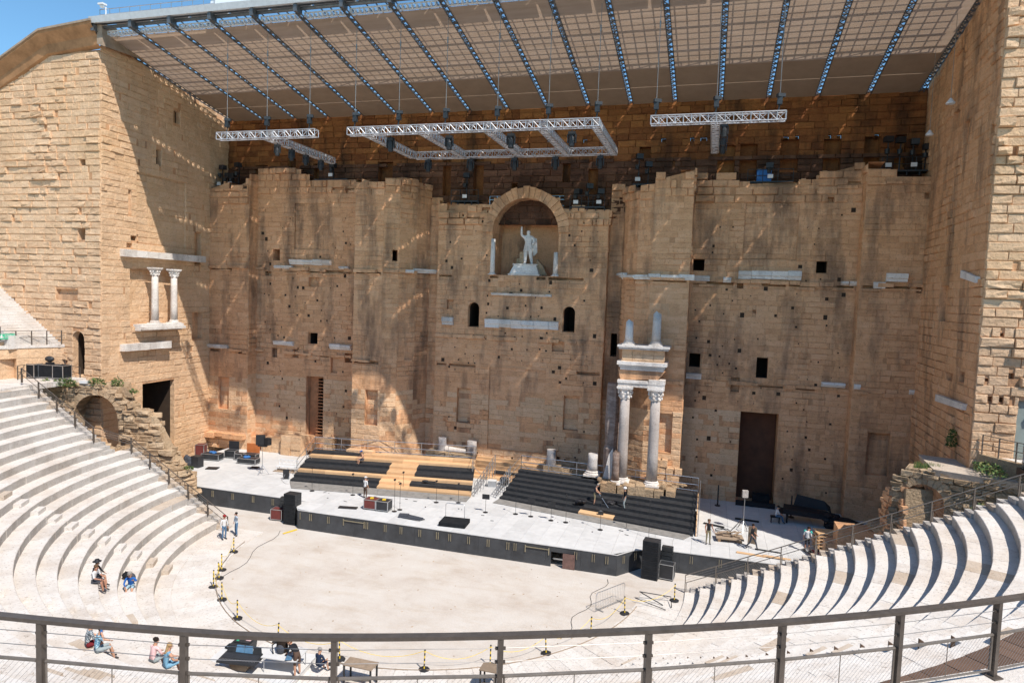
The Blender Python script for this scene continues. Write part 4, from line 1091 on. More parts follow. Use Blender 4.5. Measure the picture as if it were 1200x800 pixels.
for k in range(34):
    m.ball((9.0 + random.uniform(-.4, 6.2), -4.6 + random.uniform(-.9, 1.3), 3.1 + random.uniform(-.15, .1)), (random.uniform(.2, .5), random.uniform(.2, .4), random.uniform(.12, .3)), 7, 5, jit=.15)
o = m.build('stone_rubble', 'rubble_stone'); tag(o, 'heap of broken tan stones round the feet of the tall columns', 'rubble', kind='stuff')
m = MB()      # sunlit ragged masonry remnant behind the right tall column
for k in range(18):
    zz = 2.2 + (k // 4) * .62; x = 13.1 + (k % 4) * .52 + random.uniform(-.1, .1)
    if (k // 4) > 5 and (k % 4) > 1: continue
    m.cbox((x, -3.25, zz), (.54, .4 + random.uniform(-.15, .15), .56), random.uniform(-.1, .1))
o = m.build('wall_remnant', 'wall_stone_pale'); tag(o, 'ragged pale masonry remnant behind the right tall column', 'masonry', kind='stuff')

def skin_mesh(name, joints, edges, mats_by_bone, root=0, sub=1):
    me = bpy.data.meshes.new(name); me.from_pydata([j[0] for j in joints], [], []); me.edges.add(len(edges))
    me.edges.foreach_set('vertices', [i for e in edges for i in e]); me.update()
    o = bpy.data.objects.new(name, me); C.objects.link(o)
    mo = o.modifiers.new('s', 'SKIN'); mo.use_smooth_shade = True; mo.branch_smoothing = .4
    sv = me.skin_vertices[0].data
    for k, j in enumerate(joints):
        r_ = j[1]; sv[k].radius = r_ if isinstance(r_, tuple) else (r_, r_)
    sv[root].use_root = True
    mo2 = o.modifiers.new('sub', 'SUBSURF'); mo2.levels = sub; mo2.render_levels = sub
    dg = bpy.context.evaluated_depsgraph_get()
    ev = o.evaluated_get(dg); nm = bpy.data.meshes.new_from_object(ev)
    o.modifiers.clear(); old = o.data; o.data = nm; bpy.data.meshes.remove(old); nm.name = name
    nm.materials.clear()
    names = []
    for x in mats_by_bone:
        if x not in names: names.append(x)
    for x in names: nm.materials.append(MATS[x])
    J = np.array([j[0] for j in joints]); E = np.array(edges)
    A = J[E[:, 0]]; B = J[E[:, 1]]; AB = B - A; L2 = (AB ** 2).sum(1) + 1e-9
    idx = []
    for p in nm.polygons:
        c = np.array(p.center); t = np.clip(((c - A) * AB).sum(1) / L2, 0, 1)
        dd = ((A + AB * t[:, None] - c) ** 2).sum(1); idx.append(names.index(mats_by_bone[int(dd.argmin())]))
    nm.polygons.foreach_set('material_index', idx)
    nm.polygons.foreach_set('use_smooth', [True] * len(idx))
    return o

# statue in the niche
st = thing('statue', 'white marble statue of a draped man raising his right arm, in the niche', 'statue', (cx + .05, .9, NZ0))
sx, sy, sz = cx + .05, .9, NZ0 + 1.05; k_ = 3.1 / 1.8
def SP(x, y, z): return (sx + x * k_, sy + y * k_, sz + z * k_)
J = [(SP(0, 0, .95), .19), (SP(.01, 0, 1.15), .22), (SP(.0, 0, 1.36), .26), (SP(0, 0, 1.5), .10), (SP(0, -.02, 1.62), .15), (SP(0, -.02, 1.76), .13),
     (SP(-.22, 0, 1.42), .12), (SP(-.36, -.03, 1.47), .09), (SP(-.37, -.05, 1.78), .07), (SP(-.36, -.07, 1.95), .05),
     (SP(.23, 0, 1.40), .12), (SP(.34, -.02, 1.15), .10), (SP(.26, -.15, 1.02), .08),
     (SP(-.1, 0, .85), .20), (SP(-.12, -.03, .47), .13), (SP(-.14, 0, .08), .10), (SP(-.14, -.14, .03), .07),
     (SP(.11, 0, .85), .20), (SP(.16, -.06, .47), .13), (SP(.22, .06, .08), .10), (SP(.25, -.08, .03), .07)]
E_ = [(0, 1), (1, 2), (2, 3), (3, 4), (4, 5), (2, 6), (6, 7), (7, 8), (8, 9), (2, 10), (10, 11), (11, 12), (0, 13), (13, 14), (14, 15), (15, 16), (0, 17), (17, 18), (18, 19), (19, 20)]
J = [(a, b * 1.4) for a, b in J]
o = skin_mesh('figure', J, E_, ['marble'] * len(E_))
o.parent = st; o.location = -Vector(st.location)
m = MB()
for k in range(14):      # pleated skirt of the armour and hanging cloak
    th = 2 * math.pi * k / 14
    m.bar(SP(.17 * math.cos(th), .13 * math.sin(th), .98), SP(.23 * math.cos(th), .17 * math.sin(th), .66), .17, .06)
m.build('skirt', 'marble', st)
m = MB()
for k in range(9):
    x = .16 + k * .03; m.bar(SP(x, .08 + .02 * (k % 2), 1.42 - k * .01), SP(x + .14 - k * .012, .10 + .04 * (k % 2), .45 + .02 * k), .12, .10)
m.build('cloak', 'marble', st)
m = MB()
m.box(sx - 1.55, sx + 1.35, sy - .9, sy + .6, NZ0 + .02, NZ0 + .16); m.hexa([(sx - 1.45, sy - .8, NZ0 + .16), (sx + 1.25, sy - .8, NZ0 + .16), (sx + 1.25, sy + .5, NZ0 + .16), (sx - 1.45, sy + .5, NZ0 + .16), (sx - 1.1, sy - .6, NZ0 + .95), (sx + .95, sy - .6, NZ0 + .95), (sx + .95, sy + .4, NZ0 + .95), (sx - 1.1, sy + .4, NZ0 + .95)])
m.box(sx - 1.2, sx + 1.05, sy - .68, sy + .45, NZ0 + .95, NZ0 + 1.05); m.build('pedestal', 'marble', st)
m = MB(); m.cbox((sx - .45, sy + .2, NZ0 + 1.6), (.6, .5, 1.1)); m.cbox((sx - .8, sy + .25, NZ0 + 1.3), (.5, .4, .5)); m.build('support', 'rubble_stone', st)
m = MB(); m.hexa([(sx + 1.0, sy - .3, NZ0 + .1), (sx + 1.9, sy - .3, NZ0 + .1), (sx + 1.9, sy + .6, NZ0 + .1), (sx + 1.0, sy + .6, NZ0 + .1), (sx + .9, sy - .3, NZ0 + 1.5), (sx + 1.5, sy - .3, NZ0 + .9), (sx + 1.5, sy + .6, NZ0 + .9), (sx + .9, sy + .6, NZ0 + 1.5)])
tag(m.build('stone_fragment', 'rubble_stone'), 'broken tan stone fragment right of the statue pedestal', 'stone')
m = MB(); m.box(cx - rr + .02, cx + rr - .02, 2.3, 2.79, 24.15, 24.4); m.box(cx - rr, cx - rr + .2, .2, 2.3, 24.15, 24.4); m.box(cx + rr - .2, cx + rr, .2, 2.3, 24.15, 24.4); m.build('niche_ledge', 'wall_stone', wall)
column('small_column', 'small white column at the left edge of the statue niche', cx - 2.95, -.05, NZ0, NZ0 + 3.2, .22, 'marble', cap=False)
column('small_column', 'shorter white column at the right edge of the statue niche', cx + 2.85, -.05, NZ0, NZ0 + 2.1, .22, 'marble', cap=False)

# ================================================================ STAGE ROOF
SP_ = 62 / 17
def zc(y): return 34.38 - (y - 0) * .182       # ceiling height, rising towards the front edge
roof = thing('stage_roof', 'wide stage canopy with brown mesh ceiling, steel ribs and white front gutter', 'roof', (0, -15, 37))
RX = [(i - 8.5) * SP_ for i in range(18)]
YF, YB, YM = -14.2, .95, -4.6
for i in range(17):
    x0, x1 = RX[i] + .2, RX[i + 1] - .2
    m = MB(); n = 10
    for k in range(n):
        y0, y1 = YF + (YM - YF) * k / n, YF + (YM - YF) * (k + 1) / n
        sg = lambda y: zc(y) - .0
        m.add([(x0, y0, sg(y0)), (x1, y0, sg(y0)), (x1, y1, sg(y1)), (x0, y1, sg(y1))], [(0, 1, 2, 3)])
    m.build('ceiling_mesh', 'ceiling_mesh', roof)
    m = MB()
    for k, (y0, y1) in enumerate(((YM, YM + 2.7), (YM + 2.76, YB))):
        m.hexa([(x0, y0, zc(y0)), (x1, y0, zc(y0)), (x1, y1, zc(y1)), (x0, y1, zc(y1)), (x0, y0, zc(y0) + .1), (x1, y0, zc(y0) + .1), (x1, y1, zc(y1) + .1), (x0, y1, zc(y1) + .1)])
    m.build('ceiling_board', 'ceiling_board', roof)
rib0 = MB()
for s_ in (-1, 1):
    rib0.hexa([(s_ * .175 - .03, -15.1, zc(-15.1) - .05), (s_ * .175 + .03, -15.1, zc(-15.1) - .05), (s_ * .175 + .03, YB, zc(YB) - .05), (s_ * .175 - .03, YB, zc(YB) - .05),
               (s_ * .175 - .03, -15.1, zc(-15.1) + .04), (s_ * .175 + .03, -15.1, zc(-15.1) + .04), (s_ * .175 + .03, YB, zc(YB) + .04), (s_ * .175 - .03, YB, zc(YB) + .04)])
y = -15.0
while y < YB:
    rib0.box(-.15, .15, y, y + .13, zc(y) - .05, zc(y) + .02); y += .62
ribz = MB(); y = -15.0; q = 0
while y < YB - .35:
    xa, xb = (-.15, .15) if q % 2 else (.15, -.15)
    ribz.bar((xa, y, zc(y) - .03), (xb, y + .31, zc(y + .31) - .03), .07, .03); y += .31; q += 1
first = None
for i, x in enumerate(RX):
    if first is None:
        first = rib0.build('rib', 'roof_steel', None); first.parent = roof; first.location = (x, 15, -37)
        lace = ribz.build('lacing', 'roof_steel', None); lace.parent = first
    else:
        c = first.copy(); C.objects.link(c); c.location = (x, 15, -37)
        c2 = lace.copy(); C.objects.link(c2); c2.parent = c
# purlins and rafters above the mesh, which the sun prints on it
y = YF + 1.7; k = 1
while y < YM + .5:
    m = MB(); w = .08 if k % 4 else .22
    m.box(-31, 31, y - w / 2, y + w / 2, zc(y) + 1.15, zc(y) + 1.25); m.build('purlin', 'roof_steel', roof); y += .72; k += 1
m = MB()
for i in range(17):
    for j in range(1, 5):
        x = RX[i] + 1.08 + .76 * (j - 1)
        m.hexa([(x - .03, YF, zc(YF) + .9), (x + .03, YF, zc(YF) + .9), (x + .03, YM + 1, zc(YM + 1) + .9), (x - .03, YM + 1, zc(YM + 1) + .9), (x - .03, YF, zc(YF) + .97), (x + .03, YF, zc(YF) + .97), (x + .03, YM + 1, zc(YM + 1) + .97), (x - .03, YM + 1, zc(YM + 1) + .97)])
m.build('rafter', 'roof_steel', roof, kind='stuff')
for yy in (YM - .9, ):                       # lattice girder
    m = MB()
    m.box(-31, 31, yy - .09, yy + .09, zc(yy) + .25, zc(yy) + .4); m.box(-31, 31, yy - .09, yy + .09, zc(yy) + 1.7, zc(yy) + 1.9)
    for q in range(68):
        xa = -31 + q * 62 / 68; xb = xa + 62 / 68
        z0_, z1_ = zc(yy) + .35, zc(yy) + 1.75
        m.bar((xa, yy, z0_ if q % 2 else z1_), (xb, yy, z1_ if q % 2 else z0_), .09)
    m.build('lattice_girder', 'roof_steel', roof)
# roof skin above the rear part, in strips that leave the rib gaps open
for i in range(17):
    m = MB(); x0, x1 = RX[i] + .14, RX[i + 1] - .14
    m.hexa([(x0, YF - .2, zc(YF) + 1.5), (x1, YF - .2, zc(YF) + 1.5), (x1, YF + 1.15, zc(YF) + 1.4), (x0, YF + 1.15, zc(YF) + 1.4), (x0, YF - .2, zc(YF) + 1.6), (x1, YF - .2, zc(YF) + 1.6), (x1, YF + 1.15, zc(YF) + 1.5), (x0, YF + 1.15, zc(YF) + 1.5)])
    m.build('roof_sheet', 'roof_white', roof)
# front edge: toothed white rail, grey pipes, white gutter beam, hand rail, translucent screens
for i in range(17):
    x0, x1 = RX[i] + .2, RX[i + 1] - .2
    m = MB(); z = zc(-14.5)
    m.box(x0, x1, -14.62, -14.54, z + .22, z + .30)
    nn = 9
    for j in range(nn + 1):
        xx = x0 + (x1 - x0 - .1) * j / nn; m.box(xx, xx + .1, -14.6, -14.3, z + .0, z + .20)
    m.box(x0, x1, -14.3, -14.2, z - .02, z + .06)
    m.build('toothed_rail', 'roof_white', roof)
m = MB()
m.tube([(-31, -14.9, zc(-14.9) + .38), (31, -14.9, zc(-14.9) + .38)], .13, 10)
m.tube([(-31, -14.75, zc(-14.9) + .72), (31, -14.75, zc(-14.9) + .72)], .09, 8)
m.build('edge_pipe', 'roof_steel', roof, smooth=True)
m = MB()
m.hexa([(-31.1, -15.55, 37.62), (31.1, -15.55, 37.62), (31.1, -14.7, 37.85), (-31.1, -14.7, 37.85), (-31.1, -15.7, 38.05), (31.1, -15.7, 38.05), (31.1, -14.7, 38.1), (-31.1, -14.7, 38.1)])
m.build('gutter_beam', 'roof_white', roof)
for i, x in enumerate(RX):
    m = MB(); m.cbox((x, -15.1, 37.35), (.28, .7, .5)); m.bar((x, -15.2, 37.2), (x, -15.5, 37.9), .12); m.build('bracket', 'roof_steel', roof)
m = MB(); 
for zz in (.35, .75): m.tube([(-30.8, -14.9, 38.1 + zz), (-20, -14.9, 38.1 + zz)], .03, 6)
for q in range(12): m.bar((-30.8 + q * .98, -14.9, 38.1), (-30.8 + q * .98, -14.9, 38.9), .045)
m.build('roof_handrail', 'steel', roof)
for i in range(14):
    x0 = -20.4 + i * SP_
    m = MB(); m.hexa([(x0, -14.95, 38.15), (x0 + SP_ - .12, -14.95, 38.15), (x0 + SP_ - .12, -14.9, 38.15), (x0, -14.9, 38.15), (x0, -14.75, 39.15), (x0 + SP_ - .12, -14.75, 39.15), (x0 + SP_ - .12, -14.7, 39.15), (x0, -14.7, 39.15)])
    m.build('screen_panel', 'roof_glass', roof)
t = thing('roof_camera', 'small white surveillance camera on a short mast at left roof corner', 'camera', (-30.2, -14.9, 38.1))
m = MB(); m.tube([(-30.2, -14.9, 38.1), (-30.2, -14.9, 39.0)], .05, 8); m.build('mast', 'white_paint', t)
m = MB(); m.ball((-30.45, -15, 39.05), (.2, .17, .15), 10, 7); m.cbox((-30.45, -15, 39.2), (.5, .42, .12)); m.build('housing', 'white_paint', t)

# ---------------------------------------------------------------- hanging trusses
def truss_mesh(p, q, w=.52, h=.52, panel=.5):
    m = MB(); p = Vector(p); q = Vector(q); d = (q - p); L = d.length; d.normalize(); sd = d.cross(Vector((0, 0, 1))).normalized(); up_ = Vector((0, 0, 1))
    cs = [sd * sx * w / 2 + up_ * sz * h / 2 for sx, sz in ((-1, -1), (1, -1), (1, 1), (-1, 1))]
    for c in cs: m.tube([p + c, q + c], .036, 6)
    n = max(1, round(L / panel))
    for fc in range(4):
        c0, c1 = cs[fc], cs[(fc + 1) % 4]
        for k in range(n):
            a = p + d * (L * k / n); b = p + d * (L * (k + 1) / n)
            m.tube([a + (c0 if k % 2 else c1), b + (c1 if k % 2 else c0)], .022, 4, caps=False)
            m.tube([a + c0, a + c1], .022, 4, caps=False)
        m.tube([q + c0, q + c1], .025, 4, caps=False)
    return m
ZT = 29.15
def hoist(par, x, y, ztop):
    m = MB(); m.tube([(x, y, ZT + 1.25), (x, y, ztop)], .022, 5); m.tube([(x, y, ztop - 1.9), (x, y, ztop - 1.5)], .05, 6); m.build('cable', 'wire', par)
    m = MB(); m.cbox((x, y, ZT + .95), (.30, .26, .5)); m.cbox((x + .05, y, ZT + 1.25), (.46, .3, .2), .4); m.tube([(x, y, ZT + .7), (x - .05, y, ZT + .25)], .05, 6)
    m.tube([(x - .05, y, ZT + .45), (x - .16, y, ZT + .26)], .03, 5); m.build('hoist', 'dark_steel', par)
TR = [('left lighting truss, T-shaped, hanging before the upper left wall', [((-21.0, -13.2, ZT), (-12.3, -13.2, ZT)), ((-16.9, -12.9, ZT), (-16.9, -3.4, ZT))], [-20.2, -16.6, -12.9]),
      ('long central truss frame with four cross beams hanging over the stage', [((-9.6, -13.2, ZT), (8.9, -13.2, ZT)), ((-8.2, -4.6, ZT), (8.7, -4.6, ZT)), ((-8.3, -12.9, ZT), (-8.3, -4.9, ZT)), ((-3.9, -12.9, ZT), (-3.9, -4.9, ZT)), ((1.0, -12.9, ZT), (1.0, -4.9, ZT)), ((4.9, -12.9, ZT), (4.9, -4.9, ZT)), ((8.6, -12.9, ZT), (8.6, -4.3, ZT))], [-9.1, -5.6, -2.0, 1.8, 5.4, 8.7]),
      ('right lighting truss, T-shaped, hanging right of the central frame', [((12.2, -13.2, ZT), (20.3, -13.2, ZT)), ((16.2, -12.9, ZT), (16.2, -4.2, ZT))], [12.5, 16.2, 19.9])]
for lab, segs, hx in TR:
    t = thing('lighting_truss', lab, 'lighting truss', (segs[0][0][0], -13.2, ZT), 0, 'trusses hung below the canopy')
    for p, q in segs: truss_mesh(p, q).build('truss_beam', 'truss_alu', t)
    for x in hx: hoist(t, x, -13.2, zc(-13.2) + .1)
# moving lights below the trusses
def moving_light(lab, x, y, z, s_=1.0, group='moving lights hung below the trusses'):
    t = thing('stage_light', lab, 'stage light', (x, y, z), 0, group)
    m = MB(); m.cbox((x, y, z - .12 * s_), (.42 * s_, .3 * s_, .2 * s_)); m.bar((x, y, z), (x, y, z + .12), .06); m.build('base', 'black_plastic', t)
    m = MB(); m.cbox((x - .24 * s_, y, z - .42 * s_), (.07 * s_, .14 * s_, .5 * s_)); m.cbox((x + .24 * s_, y, z - .42 * s_), (.07 * s_, .14 * s_, .5 * s_)); m.build('yoke', 'black_plastic', t)
    m = MB(); m.lathe([(.12 * s_, -.9 * s_), (.17 * s_, -.85 * s_), (.19 * s_, -.45 * s_), (.15 * s_, -.22 * s_)], (x, y, z), 10); m.build('head', 'black_plastic', t)
    return t
ords = ['first', 'second', 'third', 'fourth', 'fifth', 'sixth', 'seventh', 'eighth', 'ninth', 'tenth', 'eleventh', 'twelfth', 'thirteenth']
for k, y in enumerate((-11.6, -9.7, -7.7, -5.4)):
    moving_light('black moving light under the left truss arm, %s from the front' % ords[k], -16.9 + .1, y, ZT - .35)
for k, x in enumerate((-6.6, -2.0, 2.6, 6.9)):
    moving_light('black moving light under front beam of central frame, %s from left' % ords[k], x, -12.4, ZT - .3, 1.15)
for k, x in enumerate((-7.0, -3.2, .6, 4.0, 7.6)):
    moving_light('black moving light under rear beam of central frame, %s from left' % ords[k], x, -4.6, ZT - .35, 1.15)
for k, y in enumerate((-11.5, -9.0, -6.4)):
    moving_light('black moving light beside the right truss arm, %s from the front' % ords[k], 16.75, y, ZT + .1)
# dark lighting gear standing on the broken wall tops
def gear(lab, x, y, z, w, n_, rail=True, cat='lighting stand', lamp='box', panel=False):
    t = thing('lighting_platform', lab, cat, (x, y, z))
    m = MB(); m.box(x - w / 2, x + w / 2, y - .55, y + .55, z, z + .12)
    for q in range(5): m.box(x - w / 2 + q * w / 4 - .04, x - w / 2 + q * w / 4 + .04, y - .5, y - .42, z - .25, z)
    m.build('deck', 'dark_steel', t)
    if rail:
        m = MB()
        for zz in (.55, 1.05): m.tube([(x - w / 2, y - .55, z + zz), (x + w / 2, y - .55, z + zz)], .028, 5)
        for q in range(4): m.tube([(x - w / 2 + q * w / 3, y - .55, z), (x - w / 2 + q * w / 3, y - .55, z + 1.05)], .028, 5)
        m.build('rail', 'dark_steel', t)
    for q in range(n_):
        xx = x - w / 2 + (q + .5) * w / n_; hh = random.uniform(1.3, 2.5)
        m = MB(); m.bar((xx, y, z), (xx, y, z + hh), .08); m.cbox((xx + random.uniform(-.1, .1), y - .1, z + hh), (.55, .5, .42), random.uniform(-.5, .5)); m.lathe([(.16, 0), (.2, .35)], (xx - .1, y - .3, z + hh * .55), 8)
        m.build('lamp', 'black_metal', t)
        if q % 2 == 0:
            m = MB(); m.cbox((xx, y - .56, z + .5), (.42, .04, .3)); m.build('label_plate', 'white_paint', t)
    return t
gear('dark cluster of stage lamps on the wall top at far left corner', -30.0, -.6, 27.15, 2.6, 4)
gear('dark cluster of stage lamps on the wall top at far right corner', 30.0, -.4, 27.9, 3.4, 4)
gear('small railed platform with lamps, right of the niche arch', 5.9, .35, 25.35, 3.0, 3)
gear('narrow railed platform with lamps, left of the niche arch', -5.3, .35, 25.9, 2.6, 1)
gear('lone dark lamp tower on the wall top right of centre', 10.5, .2, 27.2, 1.6, 2, rail=False)
gear('low dark lamp platform on the wall top at right of middle', 20.5, .25, 27.3, 3.4, 1)
gear('low dark lamp shelf on the wall top left of middle', -19.0, .3, 28.0, 3.6, 1, rail=False)
t = thing('blue_crate', 'blue box standing on the low dark platform on the right wall top', 'box', (20.2, .1, 27.45)); m = MB(); m.box(19.5, 20.6, -.1, .5, 27.45, 28.35); m.build('shell', 'blue_cloth', t); m = MB(); m.box(19.45, 20.65, -.15, .55, 28.35, 28.42); m.build('lid', 'dark_steel', t)
t = thing('wall_lamp', 'small round pale lamp before upper right wall', 'lamp', (31.0, -6, 30)); 
m = MB(); m.tube([(30.2, -9.2, zc(-9.2)), (30.2, -9.2, 30.9)], .015, 4); m.build('cable', 'wire', t); m = MB(); m.lathe([(.05, .3), (.12, .2), (.28, 0), (.25, -.06)], (30.2, -9.2, 30.6), 12); m.build('shade', 'roof_white', t)
t = thing('wall_lamp', 'second small hanging lamp nearer the rear of right wall', 'lamp', (30.2, -4.6, 30)); 
m = MB(); m.tube([(30.2, -5.2, zc(-5.2)), (30.2, -5.2, 29.9)], .015, 4); m.build('cable', 'wire', t); m = MB(); m.lathe([(.05, .3), (.12, .2), (.26, 0), (.22, -.06)], (30.2, -5.2, 29.6), 12); m.build('shade', 'roof_white', t)

# ================================================================ STAGE
ZS = 1.41
stage = thing('stage', 'long pale-floored stage with a dark panelled front edge', 'stage', (0, -8, 0))
outline = [(-23.9, -13.7), (-13.1, -13.7), (-13.1, -14.1), (-11.75, -15.7), (11.65, -15.7), (13.1, -13.75), (27.2, -13.3)]
# deck laid in boards
m = MB()
def yfront(x):
    for (xa, ya), (xb, yb) in zip(outline[:-1], outline[1:]):
        if xa <= x <= xb and xb > xa: return ya + (yb - ya) * (x - xa) / (xb - xa)
    return -13.5
x = -29.0
while x < 28.5:
    w = 1.22; y = 3.2
    while y > -16:
        yn = y - 2.44
        f0, f1 = yfront(x), yfront(x + w - .001)
        if x < -24: f0 = f1 = -9.4 - (x + 29) * .8
        if x > 27: f0 = f1 = -12.5
        a_, b_ = max(yn, f0), max(yn, f1)
        if y > max(f0, f1) or y > min(f0, f1):
            a_ = min(a_, y); b_ = min(b_, y); g_ = .006; zt = ZS + random.uniform(-.003, .003)
            m.hexa([(x + g_, a_ + g_, ZS - .05), (x + w - g_, b_ + g_, ZS - .05), (x + w - g_, y - g_, ZS - .05), (x + g_, y - g_, ZS - .05), (x + g_, a_ + g_, zt), (x + w - g_, b_ + g_, zt), (x + w - g_, y - g_, zt), (x + g_, y - g_, zt)])
        y = yn
    x += w
m.build('deck_boards', 'stage_floor', stage, kind='stuff')
m = MB(); m.box(-28.8, 28.2, -9.4, 3.1, 0, ZS - .07); m.box(-24.4, 27.0, -13.0, -9.4, 0, ZS - .07); m.build('substructure', 'black_fabric', stage)
# front panels
for (xa, ya), (xb, yb) in zip(outline[:-1], outline[1:]):
    L = math.dist((xa, ya), (xb, yb)); n = max(1, round(L / 2.35)); 
    for k in range(n):
        u0, u1 = k / n, (k + 1) / n
        p = Vector((xa + (xb - xa) * u0, ya + (yb - ya) * u0, 0)); q = Vector((xa + (xb - xa) * u1, ya + (yb - ya) * u1, 0))
        d = (q - p).normalized(); n_ = Vector((d.y, -d.x, 0)); e = .006
        if abs(ya + 15.7) < .01 and abs(yb + 15.7) < .01 and p.x < 8.0 < q.x:   # small door opening
            parts = [(p, Vector((7.35, ya, 0))), (Vector((8.95, ya, 0)), q)]
        else: parts = [(p, q)]
        for a_, b_ in parts:
            if (b_ - a_).length < .1: continue
            m = MB(); a2 = a_ + d * e; b2 = b_ - d * e
            m.hexa([a2 + n_ * 0, b2 + n_ * 0, b2 - n_ * .04, a2 - n_ * .04, a2 + Vector((0, 0, ZS - .055)), b2 + Vector((0, 0, ZS - .055)), b2 - n_ * .04 + Vector((0, 0, ZS - .055)), a2 - n_ * .04 + Vector((0, 0, ZS - .055))])
            m.build('front_panel', 'stage_front', stage)
m = MB()
for (xa, ya), (xb, yb) in zip(outline[:-1], outline[1:]):
    m.bar((xa, ya - .01, ZS - .025), (xb, yb - .01, ZS - .025), .03, .05)
m.build('edge_trim', 'stage_floor', stage)
m = MB(); m.box(7.35, 8.95, -15.69, -15.66, 1.0, ZS - .055); m.build('front_panel', 'stage_front', stage)
m = MB(); m.box(8.15, 8.95, -15.78, -15.73, .02, 1.0); m.build('small_door', 'red_door', stage)
m = MB(); m.box(7.4, 8.1, -15.3, -15.2, .35, .45); m.build('door_bar', 'steel', stage)
def handle(x, y, rz=0, pair=True):
    m = MB()
    for s_ in ((-.07, .07) if pair else (0,)):
        d = Vector((math.cos(rz), math.sin(rz), 0)) * s_; n_ = Vector((math.sin(rz), -math.cos(rz), 0)) * .03
        c = Vector((x, y, 0)) + d + n_
        m.bar(c + Vector((0, 0, .72)), c + Vector((0, 0, 1.22)), .035, .05)
    m.build('handle', 'handle_brass', stage)
for x in (-10.67, -9.19, -6.09 + .0, -4.75 + .1, -3.43, -2.0, -.59 - .1, .23, 1.6, 3.0, 4.39, 5.69 - .8, 8.79 + .2, 10.14, 11.02): handle(x, -15.7)
for x in (-11.53,): handle(x, -15.7, pair=False)
for x0, x1 in ((-7.95, -6.3), (5.6, 7.2)):
    m = MB(); m.bar((x0, -15.75, 1.12), (x1, -15.75, 1.12), .05); m.bar((x0, -15.74, .75), (x0, -15.74, 1.22), .06); m.bar((x1, -15.74, .75), (x1, -15.74, 1.22), .06); m.build('handle_bar', 'handle_brass', stage)
for x in (-22.8, -20.9, -19.0, -17.1, -15.3): handle(x, -13.7)
for u in (.25, .7): handle(11.65 + 1.45 * u, -15.7 + 1.95 * u, math.atan2(1.95, 1.45))
for x in (14.6, 16.2, 18.0, 19.6): handle(x, -13.72 + (x - 13.1) * .032)

# ---------------------------------------------------------------- choir risers
def risers(lab, FL, FR, BL, BR, z0, z1, n, colors, vb=None):
    vb = vb or [k / n for k in range(n + 1)]
    t = thing('choir_risers', lab, 'risers', ((FL[0] + FR[0]) / 2, (FL[1] + FR[1]) / 2, ZS), 0, 'stepped risers on the stage')
    lerp = lambda a, b, u: (a[0] + (b[0] - a[0]) * u, a[1] + (b[1] - a[1]) * u)
    for k in range(n):
        L0, L1 = lerp(FL, BL, vb[k]), lerp(FL, BL, vb[k + 1]); R0, R1 = lerp(FR, BR, vb[k]), lerp(FR, BR, vb[k + 1])
        z = z0 + (z1 - z0) * (k + 1) / n
        spans = colors(k)
        for u0, u1, mt in spans:
            a, b = lerp(L0, R0, u0), lerp(L0, R0, u1); c, d = lerp(L1, R1, u1), lerp(L1, R1, u0)
            nn = max(1, round((u1 - u0) * 7))
            for j in range(nn):
                p0, p1 = lerp(a, b, j / nn), lerp(a, b, (j + 1) / nn - .0004); q1, q0 = lerp(d, c, (j + 1) / nn - .0004), lerp(d, c, j / nn)
                m = MB(); zz = z + random.uniform(-.002, .002); dz = (z1 - z0) / n
                m.hexa([(p0[0], p0[1], z - dz - .01), (p1[0], p1[1], z - dz - .01), (q1[0], q1[1], z - dz - .01), (q0[0], q0[1], z - dz - .01), (p0[0], p0[1], zz), (p1[0], p1[1], zz), (q1[0], q1[1], zz), (q0[0], q0[1], zz)])
                m.build('platform', mt, t)
    return t
BLK, PLY = 'bleacher_black', 'plywood'
def colL(k):
    st = [(.49, .70, PLY)]
    if k == 0: return [(0, .49, BLK), (.49, .66, PLY), (.66, 1, PLY)]
    if k == 1: return [(0, .49, BLK), (.49, .66, PLY), (.66, 1, BLK)]
    if k == 2: return [(0, .48, PLY), (.48, .70, PLY), (.70, 1, PLY)]
    if k in (3, 4): return [(0, .51, BLK), (.51, .67, PLY), (.67, 1, BLK)]
    if k == 5: return [(0, 1, PLY)]
    return [(0, .32, BLK), (.32, 1, PLY)]
RL = risers('left stepped risers with alternate black and plywood rows and a plywood stair', (-16.5, -9.75), (-1.1, -7.85), (-17.7, -4.2), (-2.95, -1.5), ZS, 2.9, 7, colL, [0, .14, .29, .38, .56, .75, .86, 1])
def colR(k):
    if k in (0,): return [(0, .44, BLK), (.44, .62, PLY), (.62, 1, BLK)]
    return [(0, 1, BLK)]
RRt = risers('right stepped risers covered in black, with one bare plywood patch', (1.2, -7.55), (16.2, -10.4), (1.67, -3.0), (16.3, -4.3), ZS, 2.9, 7, colR)
for lab, P in (('flat grey ramp mat along the front of the left risers', [(-15.3, -11.35), (-1.0, -9.2), (-1.1, -7.95), (-16.45, -9.85)]), ('flat grey ramp mat along the front of the right risers', [(1.0, -8.6), (15.6, -11.3), (16.0, -10.45), (1.2, -7.65)])):
    m = MB(); n = 6
    for k in range(n):
        u0, u1 = k / n, (k + .995) / n; L2 = lambda a, b, u: (a[0] + (b[0] - a[0]) * u, a[1] + (b[1] - a[1]) * u)
        a, b, c, d = L2(P[0], P[1], u0), L2(P[0], P[1], u1), L2(P[3], P[2], u1), L2(P[3], P[2], u0)
        m.hexa([(*a, ZS + .003), (*b, ZS + .003), (*c, ZS + .003), (*d, ZS + .003), (*a, ZS + .05), (*b, ZS + .05), (*c, ZS + .10), (*d, ZS + .10)])
    tag(m.build('ramp_mat', 'grey_mat'), lab, 'ramp')
